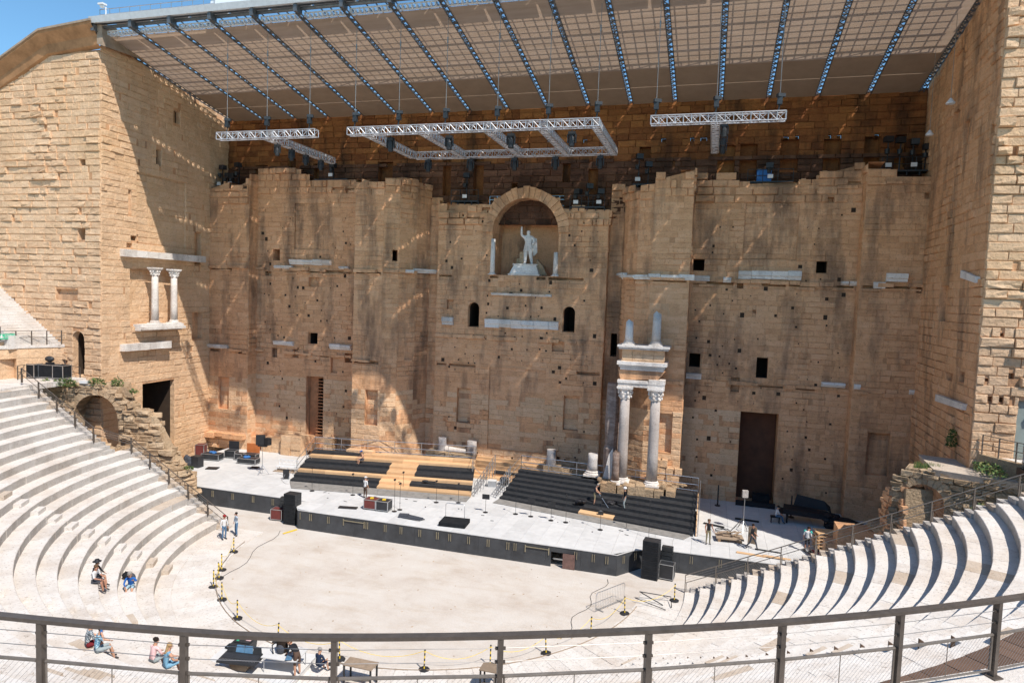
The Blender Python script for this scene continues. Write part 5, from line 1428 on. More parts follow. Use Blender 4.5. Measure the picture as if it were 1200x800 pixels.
def scaffold_rail(lab, pts, zs_, h=1.1, braces=()):
    t = thing('scaffold_rail', lab, 'railing', (*pts[0], zs_[0]), 0, 'tubular guard rails on the risers')
    for zz in (.08, .55, h):
        m = MB(); m.tube([(p[0], p[1], z + zz) for p, z in zip(pts, zs_)], .03, 6); m.build('tube', 'steel', t)
    for (p, q), (z, w) in zip(zip(pts[:-1], pts[1:]), zip(zs_[:-1], zs_[1:])):
        L = math.dist(p, q); n = max(1, round(L / 2.4))
        for k in range(n + 1):
            u = k / n; x, y, zz = p[0] + (q[0] - p[0]) * u, p[1] + (q[1] - p[1]) * u, z + (w - z) * u
            m = MB(); m.tube([(x, y, min(zz, 2.9) - .3), (x, y, zz + h + .02)], .03, 6)
            if k % 2: m.tube([(x, y, zz + h * .5), (x + .5, y + .7, zz - .2)], .025, 5)
            m.build('post', 'steel', t)
    return t
scaffold_rail('silvery tube railing along back and left side of left risers', [(-16.9, -8.2), (-17.75, -4.1), (-3.0, -1.4), (-2.3, -4.2)], [1.8, 2.9, 2.9, 2.4])
scaffold_rail('silvery tube railing along back of right risers', [(1.3, -5.4), (1.65, -2.9), (16.35, -4.2)], [2.2, 2.9, 2.9])
def ladder_rail(lab, x, ya, yb, za, zb_):
    t = thing('side_rail', lab, 'railing', (x, ya, ZS))
    m = MB()
    for o_ in (.1, .5, .95): m.tube([(x, ya, za + o_), (x, yb, zb_ + o_)], .026, 6)
    for k in range(8):
        u = k / 7; y = ya + (yb - ya) * u; z = za + (zb_ - za) * u; m.tube([(x, y, ZS), (x, y, z + .95)], .026, 6)
        if k < 7: y2 = ya + (yb - ya) * (k + 1) / 7; z2 = za + (zb_ - za) * (k + 1) / 7; m.tube([(x, y, z + .1), (x, y2, z2 + .95)], .016, 5)
    m.build('frame', 'steel', t)
ladder_rail('bright latticed side rail at the right end of right risers', 16.5, -10.2, -4.3, 1.55, 2.9)
ladder_rail('latticed side rail at the right end of left risers', -.9, -7.6, -2.2, 1.55, 2.7)
ladder_rail('latticed side rail at the left end of right risers', .85, -7.3, -3.4, 1.5, 2.2)
t = thing('riser_fascia', 'plywood sheet standing under the right edge of right risers', 'board', (16.42, -7, ZS)); m = MB(); m.hexa([(16.36, -10.3, ZS), (16.42, -10.3, ZS), (16.42, -4.4, ZS), (16.36, -4.4, ZS), (16.36, -10.3, ZS + .15), (16.42, -10.3, ZS + .15), (16.42, -4.4, 2.85), (16.36, -4.4, 2.85)]); m.build('sheet', 'plywood', t)
# wide timber steps between the two risers, before the central wall
t = thing('timber_steps', 'wide pale timber steps between the two risers at wall foot', 'steps', (-.8, -.8, ZS))
for k in range(6):
    m = MB(); m.box(-3.4, 4.6, -2.4 + k * .42, -2.4 + (k + 1) * .42 + .02, ZS + .0 + (.24 * k if k else .003), ZS + .24 * (k + 1)); m.build('step', 'plywood', t)
for k, (x, y, w, d_, h, lab) in enumerate(((-5.6, .0 - 1.6, 4.6, 1.2, 1.7, 'long low pale stone block behind the left risers'), (5.3, -1.9, 4.0, 1.2, 1.6, 'long low pale stone block behind the right risers'))):
    t = thing('stone_block', lab, 'stone', (x, y, ZS))
    for j in range(5):
        m = MB(); m.cbox((x - w / 2 + (j + .5) * w / 5, y + .75, ZS + h / 2), (w / 5 - .03, d_, h + random.uniform(-.1, .1))); m.build('stone', 'rubble_stone', t)
for x, y, z0, z1, r, lab in ((-6.6, -.55, 2.9, 4.35, .42, 'upright grey column drum behind the left risers, leftmost'), (-3.7, -.6, 2.9, 4.3, .5, 'bright grey column drum at right end behind the left risers'), (3.9, -1.3, 2.6, 4.4, .45, 'broken grey column drum behind the right risers')):
    column('column_drum', lab, x, y, z0, z1, r, 'grey_marble', cap=False, base=False)
t = thing('column_fragment', 'pale marble shaft lying on the block behind the left risers', 'stone', (-5.2, -.6, 3.1)); m = MB(); m.tube([(-6.2, -.7, 3.35), (-4.2, -.75, 3.3)], [.28, .2], 10); m.build('shaft', 'marble', t)

# left foot of the wall: big rough blocks
for k, (x, y, w, d_, h, lab) in enumerate(((-21.7, -1.4, 2.2, 1.5, 1.9, 'big squared stone block at wall foot left of the ladder doorway'), (-24.2, -1.2, 2.2, 1.0, 1.4, 'low stone block at wall foot right of left buttress'), (-18.0, -1.1, .9, 1.0, 1.9, 'narrow stone block at wall foot right of the ladder doorway'), (-13.4, -3.4, 2.6, .8, 1.7, 'rough block at the foot of the left pier'), (-10.4, -2.9, 2.4, .8, 1.5, 'rough block at the foot of the left curved recess'))):
    t = thing('stone_block', lab, 'stone', (x, y, ZS))
    for j in range(3):
        for i in range(2):
            m = MB(); m.cbox((x - w / 4 + i * w / 2, y, ZS + (j + .5) * h / 3), (w / 2 - .02, d_ + random.uniform(-.12, .12), h / 3 - .015), random.uniform(-.03, .03)); m.build('stone', 'wall_stone_pale', t)

# ================================================================ RUINS AT BOTH ENDS OF THE SEATING
ru = thing('left_ruin', 'rubble ruin with a round arch between left seats and tower', 'ruin', (-30, -15.6, 0))
def rubble_face(root, p0, p1, z0, prof, holes, mat='rubble_stone', h=.38, depth=1.4, proud=.22, arch=None):
    L = math.dist(p0, p1); d = ((p1[0] - p0[0]) / L, (p1[1] - p0[1]) / L); n_ = (d[1], -d[0])
    pu = [q[0] for q in prof]; pz = [q[1] for q in prof]
    m = MB(); z = z0
    while z < max(pz):
        hh = h * random.uniform(.75, 1.25); u = -random.random() * .3
        while u < L:
            w = random.uniform(.35, 1.0) * h / .38
            uc = u + w / 2; zc_ = z + hh / 2
            ok = 0 <= uc <= L and zc_ < np.interp(uc, pu, pz)
            if arch:
                cu, r_, zs_, zb_ = arch
                if abs(uc - cu) < r_ + w * .25 and zb_ < zc_ < zs_: ok = False
                if zc_ >= zs_ and math.hypot(uc - cu, zc_ - zs_) < r_ + .3: ok = False
            if ok:
                pr = proud * random.uniform(.2, 1.3); x, y = p0[0] + d[0] * uc + n_[0] * (pr / 2 - .3), p0[1] + d[1] * uc + n_[1] * (pr / 2 - .3)
                rx = w / 2 * .98; rz_ = hh / 2 * .98
                k0 = len(m.v); v, f = VARS[random.randrange(9)]
                m.add([(p0[0] + d[0] * (u + a * w) + n_[0] * (-c_ * (pr + .12) - .1), p0[1] + d[1] * (u + a * w) + n_[1] * (-c_ * (pr + .12) - .1), z + b * hh) for a, c_, b in v], f, 0)
            u += w
        z += hh
    m.build('rubble', mat, root, kind='stuff')
    # backing mass
    m = MB()
    us = sorted(set([0, L] + [q for q in pu if 0 < q < L] + ([arch[0] - arch[1], arch[0] + arch[1]] if arch else [])))
    for a, b in zip(us[:-1], us[1:]):
        za, zb2 = float(np.interp(a, pu, pz)), float(np.interp(b, pu, pz)); zl = z0
        if arch and abs((a + b) / 2 - arch[0]) < arch[1]:
            cu, r_, zs_, zb_ = arch; nn = 12
            for j in range(nn):
                t0, t1 = math.pi * j / nn, math.pi * (j + 1) / nn
                ua, ub = cu - r_ * math.cos(t0), cu - r_ * math.cos(t1); wa, wb = zs_ + r_ * math.sin(t0), zs_ + r_ * math.sin(t1)
                Pq = lambda u, z, o_: (p0[0] + d[0] * u - n_[0] * o_, p0[1] + d[1] * u - n_[1] * o_, z)
                m.hexa([Pq(ua, wa, 0), Pq(ub, wb, 0), Pq(ub, wb, depth), Pq(ua, wa, depth), Pq(ua, za - .1, 0), Pq(ub, zb2 - .1, 0), Pq(ub, zb2 - .1, depth), Pq(ua, za - .1, depth)])
            continue
        Pq = lambda u, z, o_: (p0[0] + d[0] * u - n_[0] * o_, p0[1] + d[1] * u - n_[1] * o_, z)
        m.hexa([Pq(a, zl, 0), Pq(b, zl, 0), Pq(b, zl, depth), Pq(a, zl, depth), Pq(a, za - .1, 0), Pq(b, zb2 - .1, 0), Pq(b, zb2 - .1, depth), Pq(a, za - .1, depth)])
    m.build('rubble_core', 'rubble_stone', root)
    m = MB()       # loose broken stones on the ragged top
    for _ in range(int(L * 4)):
        u = random.uniform(.1, L - .1); z = float(np.interp(u, pu, pz)) - .1; o_ = random.uniform(-.1, depth); s_ = random.uniform(.12, .3) * (h / .38)
        v, f = VARS[random.randrange(14)]; Mr = Matrix.Rotation(random.random() * 6.28, 3, 'Z') @ Matrix.Rotation(random.uniform(-.5, .5), 3, 'X')
        c = Vector((p0[0] + d[0] * u - n_[0] * o_, p0[1] + d[1] * u - n_[1] * o_, z))
        m.add([c + Mr @ Vector(((a - .5) * s_ * 2, (b_ + .5) * s_ * 1.2, (q - .5) * s_ * 1.2)) for a, b_, q in v], f + [(3, 2, 1, 0)], 0)
    m.build('loose_stones', mat, root, kind='stuff')
    if arch:
        cu, r_, zs_, zb_ = arch; nv_ = 13
        for j in range(nv_):
            t0, t1 = math.pi * (j + .04) / nv_, math.pi * (j + .96) / nv_
            P = lambda r__, t_, o_: (p0[0] + d[0] * (cu - r__ * math.cos(t_)) + n_[0] * o_, p0[1] + d[1] * (cu - r__ * math.cos(t_)) + n_[1] * o_, zs_ + r__ * math.sin(t_))
            r1 = r_ + .5 + random.uniform(-.06, .1); oo = .10 + random.random() * .1
            q = MB(); q.hexa([P(r_, t0, oo), P(r_, t1, oo), P(r1, t1, oo), P(r1, t0, oo), P(r_, t0, -.9), P(r_, t1, -.9), P(r1, t1, -.9), P(r1, t0, -.9)]); q.build('arch_stone', mat, root)
rubble_face(ru, (-36.3, -17.2), (-27.2, -15.4), 0, [(0, 9.4), (7.0, 9.3), (8.2, 8.7), (9.3, 7.8)], [], mat='ruin_stone', arch=(6.25, 1.85, 6.7, 2.0), depth=1.1)
rubble_face(ru, (-27.6, -15.6), (-23.0, -14.6), 0, [(0, 7.7), (1.5, 7.4), (2.2, 7.1), (2.7, 5.8), (3.4, 4.6), (4.3, 3.4), (4.7, 2.8)], [], mat='ruin_stone', h=.5, proud=.3, depth=1.0)
rubble_face(ru, (-23.4, -16.3), (-22.0, -14.2), 0, [(0, 3.6), (1.2, 3.2), (2.6, 2.4)], [], mat='ruin_stone', h=.42, proud=.25, depth=1.0)
rubble_face(ru, (-29.4, -17.3), (-22.6, -16.6), 0, [(0, 5.0), (2, 4.5), (4, 3.7), (6.8, 1.9)], [], mat='ruin_stone', h=.4, proud=.2, depth=1.0)
m = MB(); m.hexa([(-37.6, -17.0, 8.6), (-27.3, -15.2, 8.4), (-29.6, -13.2, 8.6), (-38, -13.2, 8.6), (-37.6, -17.0, 9.36), (-27.9, -15.3, 9.2), (-29.6, -13.2, 9.3), (-38, -13.2, 9.36)]); m.build('terrace', 'rubble_stone', ru)
m = MB(); m.box(-33.5, -31.05, -14.6, -14.3, 0, 8.5); m.build('passage_end', 'wall_stone', ru)
rr_ = thing('right_ruin', 'flat-topped rubble vault ruin beside right seats and inner wall', 'ruin', (29.5, -15.5, 0))
rubble_face(rr_, (27.2, -15.0), (33.2, -17.4), 0, [(0, 7.6), (.6, 8.4), (1.6, 8.75), (6.4, 8.75)], [], h=.34, arch=(1.55, 1.0, 6.9, 1.0), depth=1.5)
rubble_face(rr_, (27.3, -12.6), (27.7, -15.7), 0, [(0, 6.2), (1.5, 7.2), (3.2, 7.7)], [], mat='wall_stone', h=.36)
m = MB(); m.hexa([(29.0, -15.9, 8.5), (33.2, -17.6, 8.5), (33.4, -13.0, 8.5), (29.3, -12.0, 8.5), (28.9, -15.95, 8.86), (33.3, -17.7, 8.86), (33.4, -13.0, 8.86), (29.2, -11.9, 8.86)]); m.build('top_slab', 'seat_stone_tan', rr_)
m = MB(); m.box(24.9, 27.6, -12.6, -11.2, 1.3, 3.9); m.box(24.3, 24.95, -12.4, -11.3, 1.3, 2.8); m.build('low_wall', 'wall_stone', rr_)
m = MB(); m.hexa([(31.3, -14.75, 8.5), (33.4, -18.3, 8.5), (33.8, -18.1, 8.5), (31.8, -14.75, 8.5), (31.3, -14.75, 9.75), (33.4, -18.3, 9.75), (33.8, -18.1, 9.75), (31.8, -14.75, 9.75)]); m.build('terrace_kerb', 'rubble_stone', rr_)
m = MB(); m.hexa([(31.8, -14.76, 8.6), (33.8, -18.1, 8.6), (38, -17, 8.6), (38, -14.76, 8.6), (31.8, -14.76, 9.62), (33.8, -18.1, 9.62), (38, -17, 9.62), (38, -14.76, 9.62)]); m.build('terrace', 'seat_stone', rr_)

# handrails down both ends of the seating
def seat_rail(lab, side, mesh=False):
    t = thing('stair_railing', lab, 'railing', (0, CY, 0), 0)
    pts = []
    rs = [RI(i) for i in range(0, 20, 2)] + [RI(19) + .8]
    for r in rs:
        z = .3 + .57 * (r - 16.3)
        if side == 0: y = yl(r) + .12; x = -math.sqrt(r * r - (CY - y) ** 2)
        else: y = yr(r) + .12; x = math.sqrt(r * r - (y - CY) ** 2)
        pts.append((x, y, max(z, .1)))
    for zz, rad in ((1.0, .03), (.52, .022)):
        m = MB(); m.tube([(p[0], p[1], p[2] + zz) for p in pts], rad, 8); m.build('rail', 'rail_bronze' if side == 0 else 'rail_bronze_light', t)
    for zz in (.68, .84):
        m = MB(); m.tube([(p[0], p[1], p[2] + zz) for p in pts], .006, 4); m.build('cable', 'wire', t)
    for p in pts:
        m = MB(); m.cbox((p[0], p[1], p[2] + .45), (.05, .10, 1.1)); m.cbox((p[0] + .07, p[1], p[2] + .2), (.04, .09, .6)); m.build('post', 'rail_bronze' if side == 0 else 'rail_bronze_light', t)
    if mesh:
        m = MB()
        for a, b in zip(pts[:-1], pts[1:]):
            A, B = Vector(a), Vector(b)
            for k in range(14):
                u = k / 14; P = A.lerp(B, u); Q = A.lerp(B, min(1, u + .2)); m.tube([P, Q + Vector((0, 0, .5))], .002, 3, caps=False); m.tube([P + Vector((0, 0, .5)), Q], .002, 3, caps=False)
        m.build('wire_mesh', 'wire', t, kind='stuff')
seat_rail('dark handrail with cables descending beside the left ends of the seats', 0)
seat_rail('bronze handrail with mesh descending beside the right ends of the seats', 1, True)
def straight_rail(lab, pts, h=1.1, mat='rail_bronze', nm='terrace_railing', step=1.6):
    t = thing(nm, lab, 'railing', pts[0])
    for zz in (h, h * .55):
        m = MB(); m.tube([(p[0], p[1], p[2] + zz) for p in pts], .026, 6); m.build('rail', mat, t)
    m = MB()
    for zz in (h * .2, h * .38, h * .75, h * .87): m.tube([(p[0], p[1], p[2] + zz) for p in pts], .006, 4)
    m.build('cable', 'wire', t)
    for a, b in zip(pts[:-1], pts[1:]):
        L = math.dist(a, b); n = max(1, round(L / step))
        for k in range(n + 1):
            if k == n and b != pts[-1]: continue
            u = k / n; P = Vector(a).lerp(Vector(b), u); m = MB(); m.cbox((P.x, P.y, P.z + h / 2), (.06, .06, h)); m.build('post', mat, t)
    return t
straight_rail('dark low railing round the left landing with equipment cases', [(-35.6, -18.2, ZW), (-37.0, -15.2, ZW), (-35.8, -14.9, ZW), (-33.0, -14.95, 9.35)])
straight_rail('dark railing with cables along the square terrace corner, exit sign on it', [(-36.75, -19.6, 12.26), (-36.25, -17.8, 12.26), (-34.95, -14.95, 12.26)], h=1.15, step=1.25)
straight_rail('bronze railing of right landing, black floodlight standing behind it', [(31.5, -14.9, 9.75), (32.5, -16.6, 9.75), (33.6, -18.3, 9.75)], mat='rail_bronze_light', step=1.3)

# ================================================================ PROPS
def case(lab, x, y, z, w, d_, h, rz=0, body='black_plastic', lid=None, lidcol='black_plastic', group=None, nm='flight_case', cat='flight case'):
    t = thing(nm, lab, cat, (x, y, z), rz, group)
    m = MB(); m.box(-w / 2, w / 2, -d_ / 2, d_ / 2, .08, h); m.build('body', body, t, local=True)
    m = MB(); e = .02
    for sx in (-1, 1):
        for sy in (-1, 1): m.cbox((sx * w / 2, sy * d_ / 2, h / 2 + .04), (.05, .05, h - .06))
        m.cbox((sx * w / 2, 0, h), (.05, d_, .04)); m.cbox((sx * w / 2, 0, .1), (.05, d_, .04))
    for sy in (-1, 1): m.cbox((0, sy * d_ / 2, h), (w, .05, .04)); m.cbox((0, sy * d_ / 2, .1), (w, .05, .04))
    m.build('edging', 'steel', t, local=True)
    m = MB()
    for sx in (-1, 1):
        for sy in (-1, 1): m.lathe([(.05, 0), (.05, .08)], (sx * (w / 2 - .1), sy * (d_ / 2 - .1), 0), 8)
    m.build('castors', 'black_metal', t, local=True)
    if lid:
        m = MB(); m.cbox((0, d_ / 2 + .06, h + lid / 2 - .02), (w, .08, lid)); m.build('open_lid', lidcol, t, local=True)
    return t
case('dark upright flight case, leftmost of the cases at far stage left', -29.0, -5.7, ZS, .8, .7, 1.15, .3, 'maroon_case')
case('long open flight case with silver edges, front of the left group', -27.2, -6.3, ZS, 1.7, .9, .6, .15)
case('black flight case with raised black lid behind the silver-edged one', -26.2, -4.9, ZS, 1.0, .7, .7, .15, lid=.8)
case('small black flight case left of the orange-lidded case', -25.0, -5.3, ZS, .7, .6, .6, .15)
case('flight case with raised orange lid', -24.0, -5.0, ZS, 1.3, .7, .6, .1, lid=.9, lidcol='orange_case')
case('long low flight case in front of the orange lid', -23.4, -6.1, ZS, 1.8, .8, .5, .1)
for k, (x, y, z, lab) in enumerate(((-27.2, -6.3, ZS + .6, 'blue cloth heap on the long silver-edged case'), (-23.6, -6.1, ZS + .5, 'blue cloth heap on the low case before the orange lid'))):
    m = MB()
    for q in range(6): m.ball((x + random.uniform(-.25, .25), y + random.uniform(-.15, .15), z + .06), (.22, .16, .12), 8, 5, jit=.12)
    tag(m.build('cloth', 'blue_cloth'), lab, 'cloth')
t = thing('draped_case', 'dark jacket draped over a silver-edged case at left stage end', 'jacket', (-27.0, -9.0, ZS))
m = MB(); m.box(-27.0, -26.2, -9.3, -8.6, ZS, ZS + 1.0); m.build('case', 'black_plastic', t)
m = MB()
for q in range(10): m.ball((-27.35 + random.uniform(-.25, .3), -9.2 + random.uniform(-.2, .2), ZS + .45 + random.uniform(-.3, .45)), (.26, .22, .3), 8, 6, jit=.1)
m.build('jacket', 'dark_grey', t)
for k, (x, y, w, d_, rz, lab) in enumerate(((-29.6, -7.9, 1.5, .35, .1, 'flat dark board on stage left of the cases'), (-25.0, -8.9, 1.0, .7, .3, 'flat dark panel on the stage behind the draped jacket'), (-21.9, -7.2, .7, .5, .2, 'small dark plate on stage left of the tripod lamp'), (-8.6, -14.0, 1.4, .4, .2, 'flat dark cloth beside the pair of cases'), (17.6, -7.4, 1.5, .22, -.3, 'dark bar lying right of the right risers'), (20.0, -5.2, 1.7, .25, -.1, 'dark flat bar lying on the shaded stage'), (21.0, -11.4, 1.6, .06, -.1, 'thin dark rod lying near the right stage edge'))):
    m = MB(); m.cbox((x, y, ZS + .045), (w, d_, .08), rz); tag(m.build('floor_plate', 'black_metal'), lab, 'plate')
def tripod(lab, x, y, z, h, head='panel', nm='light_stand', cat='light stand', group=None):
    t = thing(nm, lab, cat, (x, y, z), 0, group)
    m = MB()
    for k in range(3):
        a = 2.1 * k + .4; m.tube([(x, y, z + h * .28), (x + .55 * math.cos(a), y + .55 * math.sin(a), z + .03)], .02, 5)
    m.tube([(x, y, z + .1), (x, y, z + h)], .025, 6); m.build('stand', 'steel', t)
    m = MB()
    if head == 'panel': m.cbox((x - .2, y, z + h), (.75, .35, .85), .5); m.cbox((x + .45, y + .1, z + h - .1), (.5, .4, .6), -.3); m.cbox((x, y, z + h - .5), (.8, .2, .12), .2)
    elif head == 'white': m.cbox((x, y, z + h), (.38, .25, .5), .2)
    m.build('lamp_head', 'grey_marble' if head == 'white' else 'black_metal', t); return t
tripod('tripod stand carrying two black lamps, left of the white bench', -20.0, -8.7, ZS, 3.0)
tripod('thin tripod stand with pale square speaker before the right doorway', 19.6, -7.9, ZS, 2.75, head='white', nm='speaker_stand', cat='speaker stand')
def micstand(lab, x, y, z, h, head='mic', group='thin microphone stands on the stage'):
    t = thing('microphone_stand', lab, 'microphone stand', (x, y, z), 0, group)
    m = MB(); m.lathe([(.19, 0), (.19, .03), (.03, .05)], (x, y, z), 12); m.build('base', 'black_metal', t)
    m = MB(); m.tube([(x, y, z + .04), (x, y, z + h)], .014, 5); m.build('pole', 'black_metal', t)
    m = MB()
    if head == 'desk': m.cbox((x, y, z + h), (.55, .08, .36), .1)
    else: m.cbox((x, y - .03, z + h), (.10, .2, .12))
    m.build('head' , 'black_metal', t); return t
mics = [(-13.4, -11.3, 1.9, 'mic', 'microphone stand nearest left end of the left grey mat'), (-9.9, -11.0, 1.7, 'mic', 'microphone stand left of the man in white'), (-5.1, -13.4, 2.4, 'mic', 'tall microphone stand right of the pair of cases'), (-3.1, -10.2, 1.7, 'mic', 'microphone stand before the right part of left risers'),
        (-4.9, -12.9, 2.0, 'mic', 'microphone stand close behind the tall one by the cases'), (-7.0, -7.9, 1.4, 'mic', 'microphone stand on the left risers stair'), (-1.5, -9.6, 1.5, 'mic', 'microphone stand by the right end of left mat'),
        (1.2, -11.0, 1.2, 'desk', 'black music desk in the gap between the two mats'), (3.4, -10.5, 1.9, 'mic', 'microphone stand at left end of the right mat'), (4.6, -10.6, 1.2, 'desk', 'black music desk left of the second right-hand microphone'), (6.2, -10.9, 1.2, 'desk', 'black music desk before the middle of right mat'), (7.3, -10.9, 2.0, 'mic', 'microphone stand beside the right music desk'),
        (9.9, -11.5, 2.4, 'mic', 'microphone stand before the plywood patch'), (13.3, -11.9, 2.6, 'mic', 'microphone stand near the black speaker tower'), (11.6, -10.4, 1.7, 'mic', 'short microphone stand on the right grey mat')]
for x, y, h, hd, lab in mics: micstand(lab, x, y, ZS, h, hd)
for k, (x, lab) in enumerate(((-6.95, 'red-brown case, left of the pair on the front stage'), (-5.95, 'grey case, right of the pair on the front stage'))):
    case(lab, x, -13.4, ZS, .92, .8, .75, .05, 'maroon_case' if k == 0 else 'black_plastic')
    m = MB(); m.cbox((x, -13.4, ZS + .80), (.25, .25, .06), .3); tag(m.build('yellow_tape', 'yellow'), 'yellow tape roll on the %s case of the front pair' % ('left' if k == 0 else 'right'), 'tape')
t = thing('folded_stand', 'bundle of folded dark stands lying on the front stage', 'stands', (-3.2, -14.4, ZS))
for k in range(6):
    m = MB(); a = random.uniform(-.25, .1); m.tube([(-4.1 + random.random() * .3, -14.5 + k * .09, ZS + .08 + .04 * (k % 3)), (-2.2 - random.random() * .5, -14.5 + k * .06 + a, ZS + .08)], [.06, .035], 6); m.build('stand', 'dark_grey', t)
m = MB(); m.cbox((-3.9, -14.3, ZS + .13), (.7, .4, .22), .2); m.build('bag', 'dark_grey', t)
t = thing('conductor_podium', 'black carpeted conductor podium with thin steel hoop rail', 'podium', (.0, -14.3, ZS), .08)
m = MB(); m.box(-.95, .95, -.7, .7, .003, .28); m.build('platform', 'black_fabric', t, local=True)
m = MB(); m.tube([(-.85, .62, .28), (-.85, .62, 1.2), (-.75, .62, 1.28), (.45, .62, 1.28), (.55, .62, 1.2), (.55, .62, .28)], .022, 6); m.build('hoop', 'steel', t, local=True)
t = thing('bench', 'ornate white metal bench left of the left risers', 'bench', (-18.7, -7.0, ZS), .1)
m = MB()
for k in range(4): m.box(-.95, .95, -.25 + k * .13, -.15 + k * .13, .42, .45)
m.build('seat', 'roof_white', t, local=True)
m = MB()
for z in (.55, .95): m.tube([(-.95, .3, z), (.95, .3, z)], .025, 5)
for k in range(5):
    c = -.76 + k * .38; m.tube([(c + .17 * math.cos(q * .785), .3, .75 + .17 * math.sin(q * .785)) for q in range(9)], .012, 4)
m.build('backrest', 'roof_white', t, local=True)
for sx in (-.9, .9):
    for sy in (-.25, .3): m = MB(); m.tube([(sx, sy, 0), (sx, sy, .95 if sy > 0 else .62)], .022, 5); m.build('leg', 'roof_white', t, local=True)
m = MB(); m.box(-1.1, 1.1, -.5, .4, .004, .05); m.build('base_board', 'old_wood', t, local=True)
t = thing('chair', 'dark folded chair leaning at the left end of left risers', 'chair', (-17.2, -9.3, ZS))
m = MB(); m.cbox((-17.2, -9.3, ZS + .45), (.5, .06, .9), .5, tilt=.3); m.build('seat', 'black_plastic', t)
m = MB(); m.tube([(-17.4, -9.5, ZS), (-17.1, -9.2, ZS + 1.0)], .02, 5); m.tube([(-17.0, -9.3, ZS), (-16.9, -9.0, ZS + .9)], .02, 5); m.build('leg', 'steel', t)
t = thing('guitar_case', 'black guitar-shaped case lying on the plywood stair of left risers', 'case', (-5.3, -6.9, 2.2))
m = MB(); m.ball((-5.4, -7.0, 2.02), (.35, .2, .08), 10, 5); m.cbox((-4.9, -6.95, 2.02), (.7, .1, .07), .1); m.build('shell', 'black_plastic', t)
t = thing('black_case', 'long black instrument case on the timber steps', 'case', (-.2, -1.9, ZS)); m = MB(); m.cbox((-.6, -1.8, ZS + .62), (.9, .5, .2)); m.cbox((.5, -1.8, ZS + .6), (1.5, .22, .14)); m.build('shell', 'black_plastic', t)
t = thing('speaker', 'black wedge monitor at the foot of the timber steps', 'speaker', (.6, -3.6, ZS)); m = MB(); m.cbox((.3, -3.4, ZS + .32), (.6, .5, .64)); m.build('cabinet', 'black_plastic', t); m = MB(); m.cbox((.3, -3.67, ZS + .32), (.5, .03, .54)); m.build('grille', 'black_fabric', t)
t = thing('white_box', 'small white and grey box left of the black wedge monitor', 'box', (-.8, -4.4, ZS)); m = MB(); m.cbox((-.5, -4.2, ZS + .25), (.7, .5, .5), .2); m.build('body', 'steel', t); m = MB(); m.cbox((-.5, -4.2, ZS + .52), (.74, .54, .04), .2); m.build('lid', 'white_paint', t)
for k, (x, y) in enumerate(((7.75, -7.8), (10.0, -7.3))):
    m = MB()
    for q in range(7): m.ball((x + random.uniform(-.35, .35), y + random.uniform(-.2, .2), 2.12 - k * .0 + random.uniform(0, .12)), (.28, .2, .14), 8, 5, jit=.15)
    tag(m.build('cloth', 'cover_black'), 'crumpled black cloth %s worker on right risers' % ('left of the bent' if k == 0 else 'between bent and helmeted'), 'cloth')
t = thing('toolbox', 'small dark tool box on the plywood patch of right risers', 'box', (9.6, -8.4, 1.65)); m = MB(); m.cbox((9.5, -8.75, 1.75), (.4, .25, .22), .1); m.build('body', 'black_plastic', t); m = MB(); m.cbox((9.5, -8.75, 1.9), (.2, .03, .06), .1); m.build('handle', 'steel', t)
# loudspeaker towers beside the stage
def cab_stack(base, n, w, d_, h, rz, where, lean=0.0, z0=0):
    for k in range(n):
        x, y = base[0] + lean * k * .06, base[1]
        t = thing('speaker_cabinet', 'black line-array cabinet %s tower, %s from the ground' % (where, ords[k]), 'speaker', (x, y, z0 + k * h), rz, 'speaker tower %s' % where)
        m = MB(); m.box(-w / 2, w / 2, -d_ / 2, d_ / 2, .006, h - .012); cb = m.build('cabinet', 'black_plastic', t, local=True)
        m = MB(); m.box(-w / 2 + .03, w / 2 - .03, -d_ / 2 - .015, -d_ / 2, .03, h - .035); m.build('grille', 'black_fabric', cb, local=True)
        m = MB()
        for s_ in (-1, 1): m.box(s_ * (w / 2 + .008) - .008, s_ * (w / 2 + .008) + .008, -.12, .12, h * .3, h * .7)
        m.build('handle', 'dark_steel', cb, local=True)
cab_stack((13.75, -15.1), 8, 1.02, .8, .31, -.12, 'right of stage front')
cab_stack((-12.75, -14.9), 8, 1.0, .8, .29, .0, 'left of stage front')
case('silver-edged rack case behind the right speaker tower', 14.75, -14.85, 0, .9, .7, 1.0, -.1, nm='rack_case')
case('silver-edged rack case left of the left speaker tower', -14.2, -14.55, 0, .9, .7, .85, .1, 'maroon_case', nm='rack_case')
t = thing('amplifier_stack', 'dark amplifiers stacked behind the right speaker tower', 'amplifier', (14.6, -14.1, 0))
for k in range(3): m = MB(); m.cbox((14.7, -14.2, 1.12 + k * .3), (.7, .4, .27), -.1); m.build('amplifier', 'dark_steel', t)
m = MB(); m.cbox((14.7, -14.15, .5), (.8, .4, .95), -.1); m.build('frame', 'black_metal', t)
t = thing('amplifier_stack', 'dark amplifiers stacked left of the left speaker tower', 'amplifier', (-14.0, -14.1, 0))
for k in range(3): m = MB(); m.cbox((-13.9, -14.2, 1.0 + k * .28), (.6, .4, .25), .3); m.build('amplifier', 'dark_steel', t)
m = MB(); m.cbox((-13.9, -14.1, .45), (.7, .3, .86), .1); m.build('frame', 'black_metal', t)
m = MB(); m.bar((-11.6, -16.0, .05), (-12.0, -17.1, .05), .1, .05); tag(m.build('yellow_strip', 'yellow'), 'yellow strip on the sand at the left stage corner', 'cable cover')
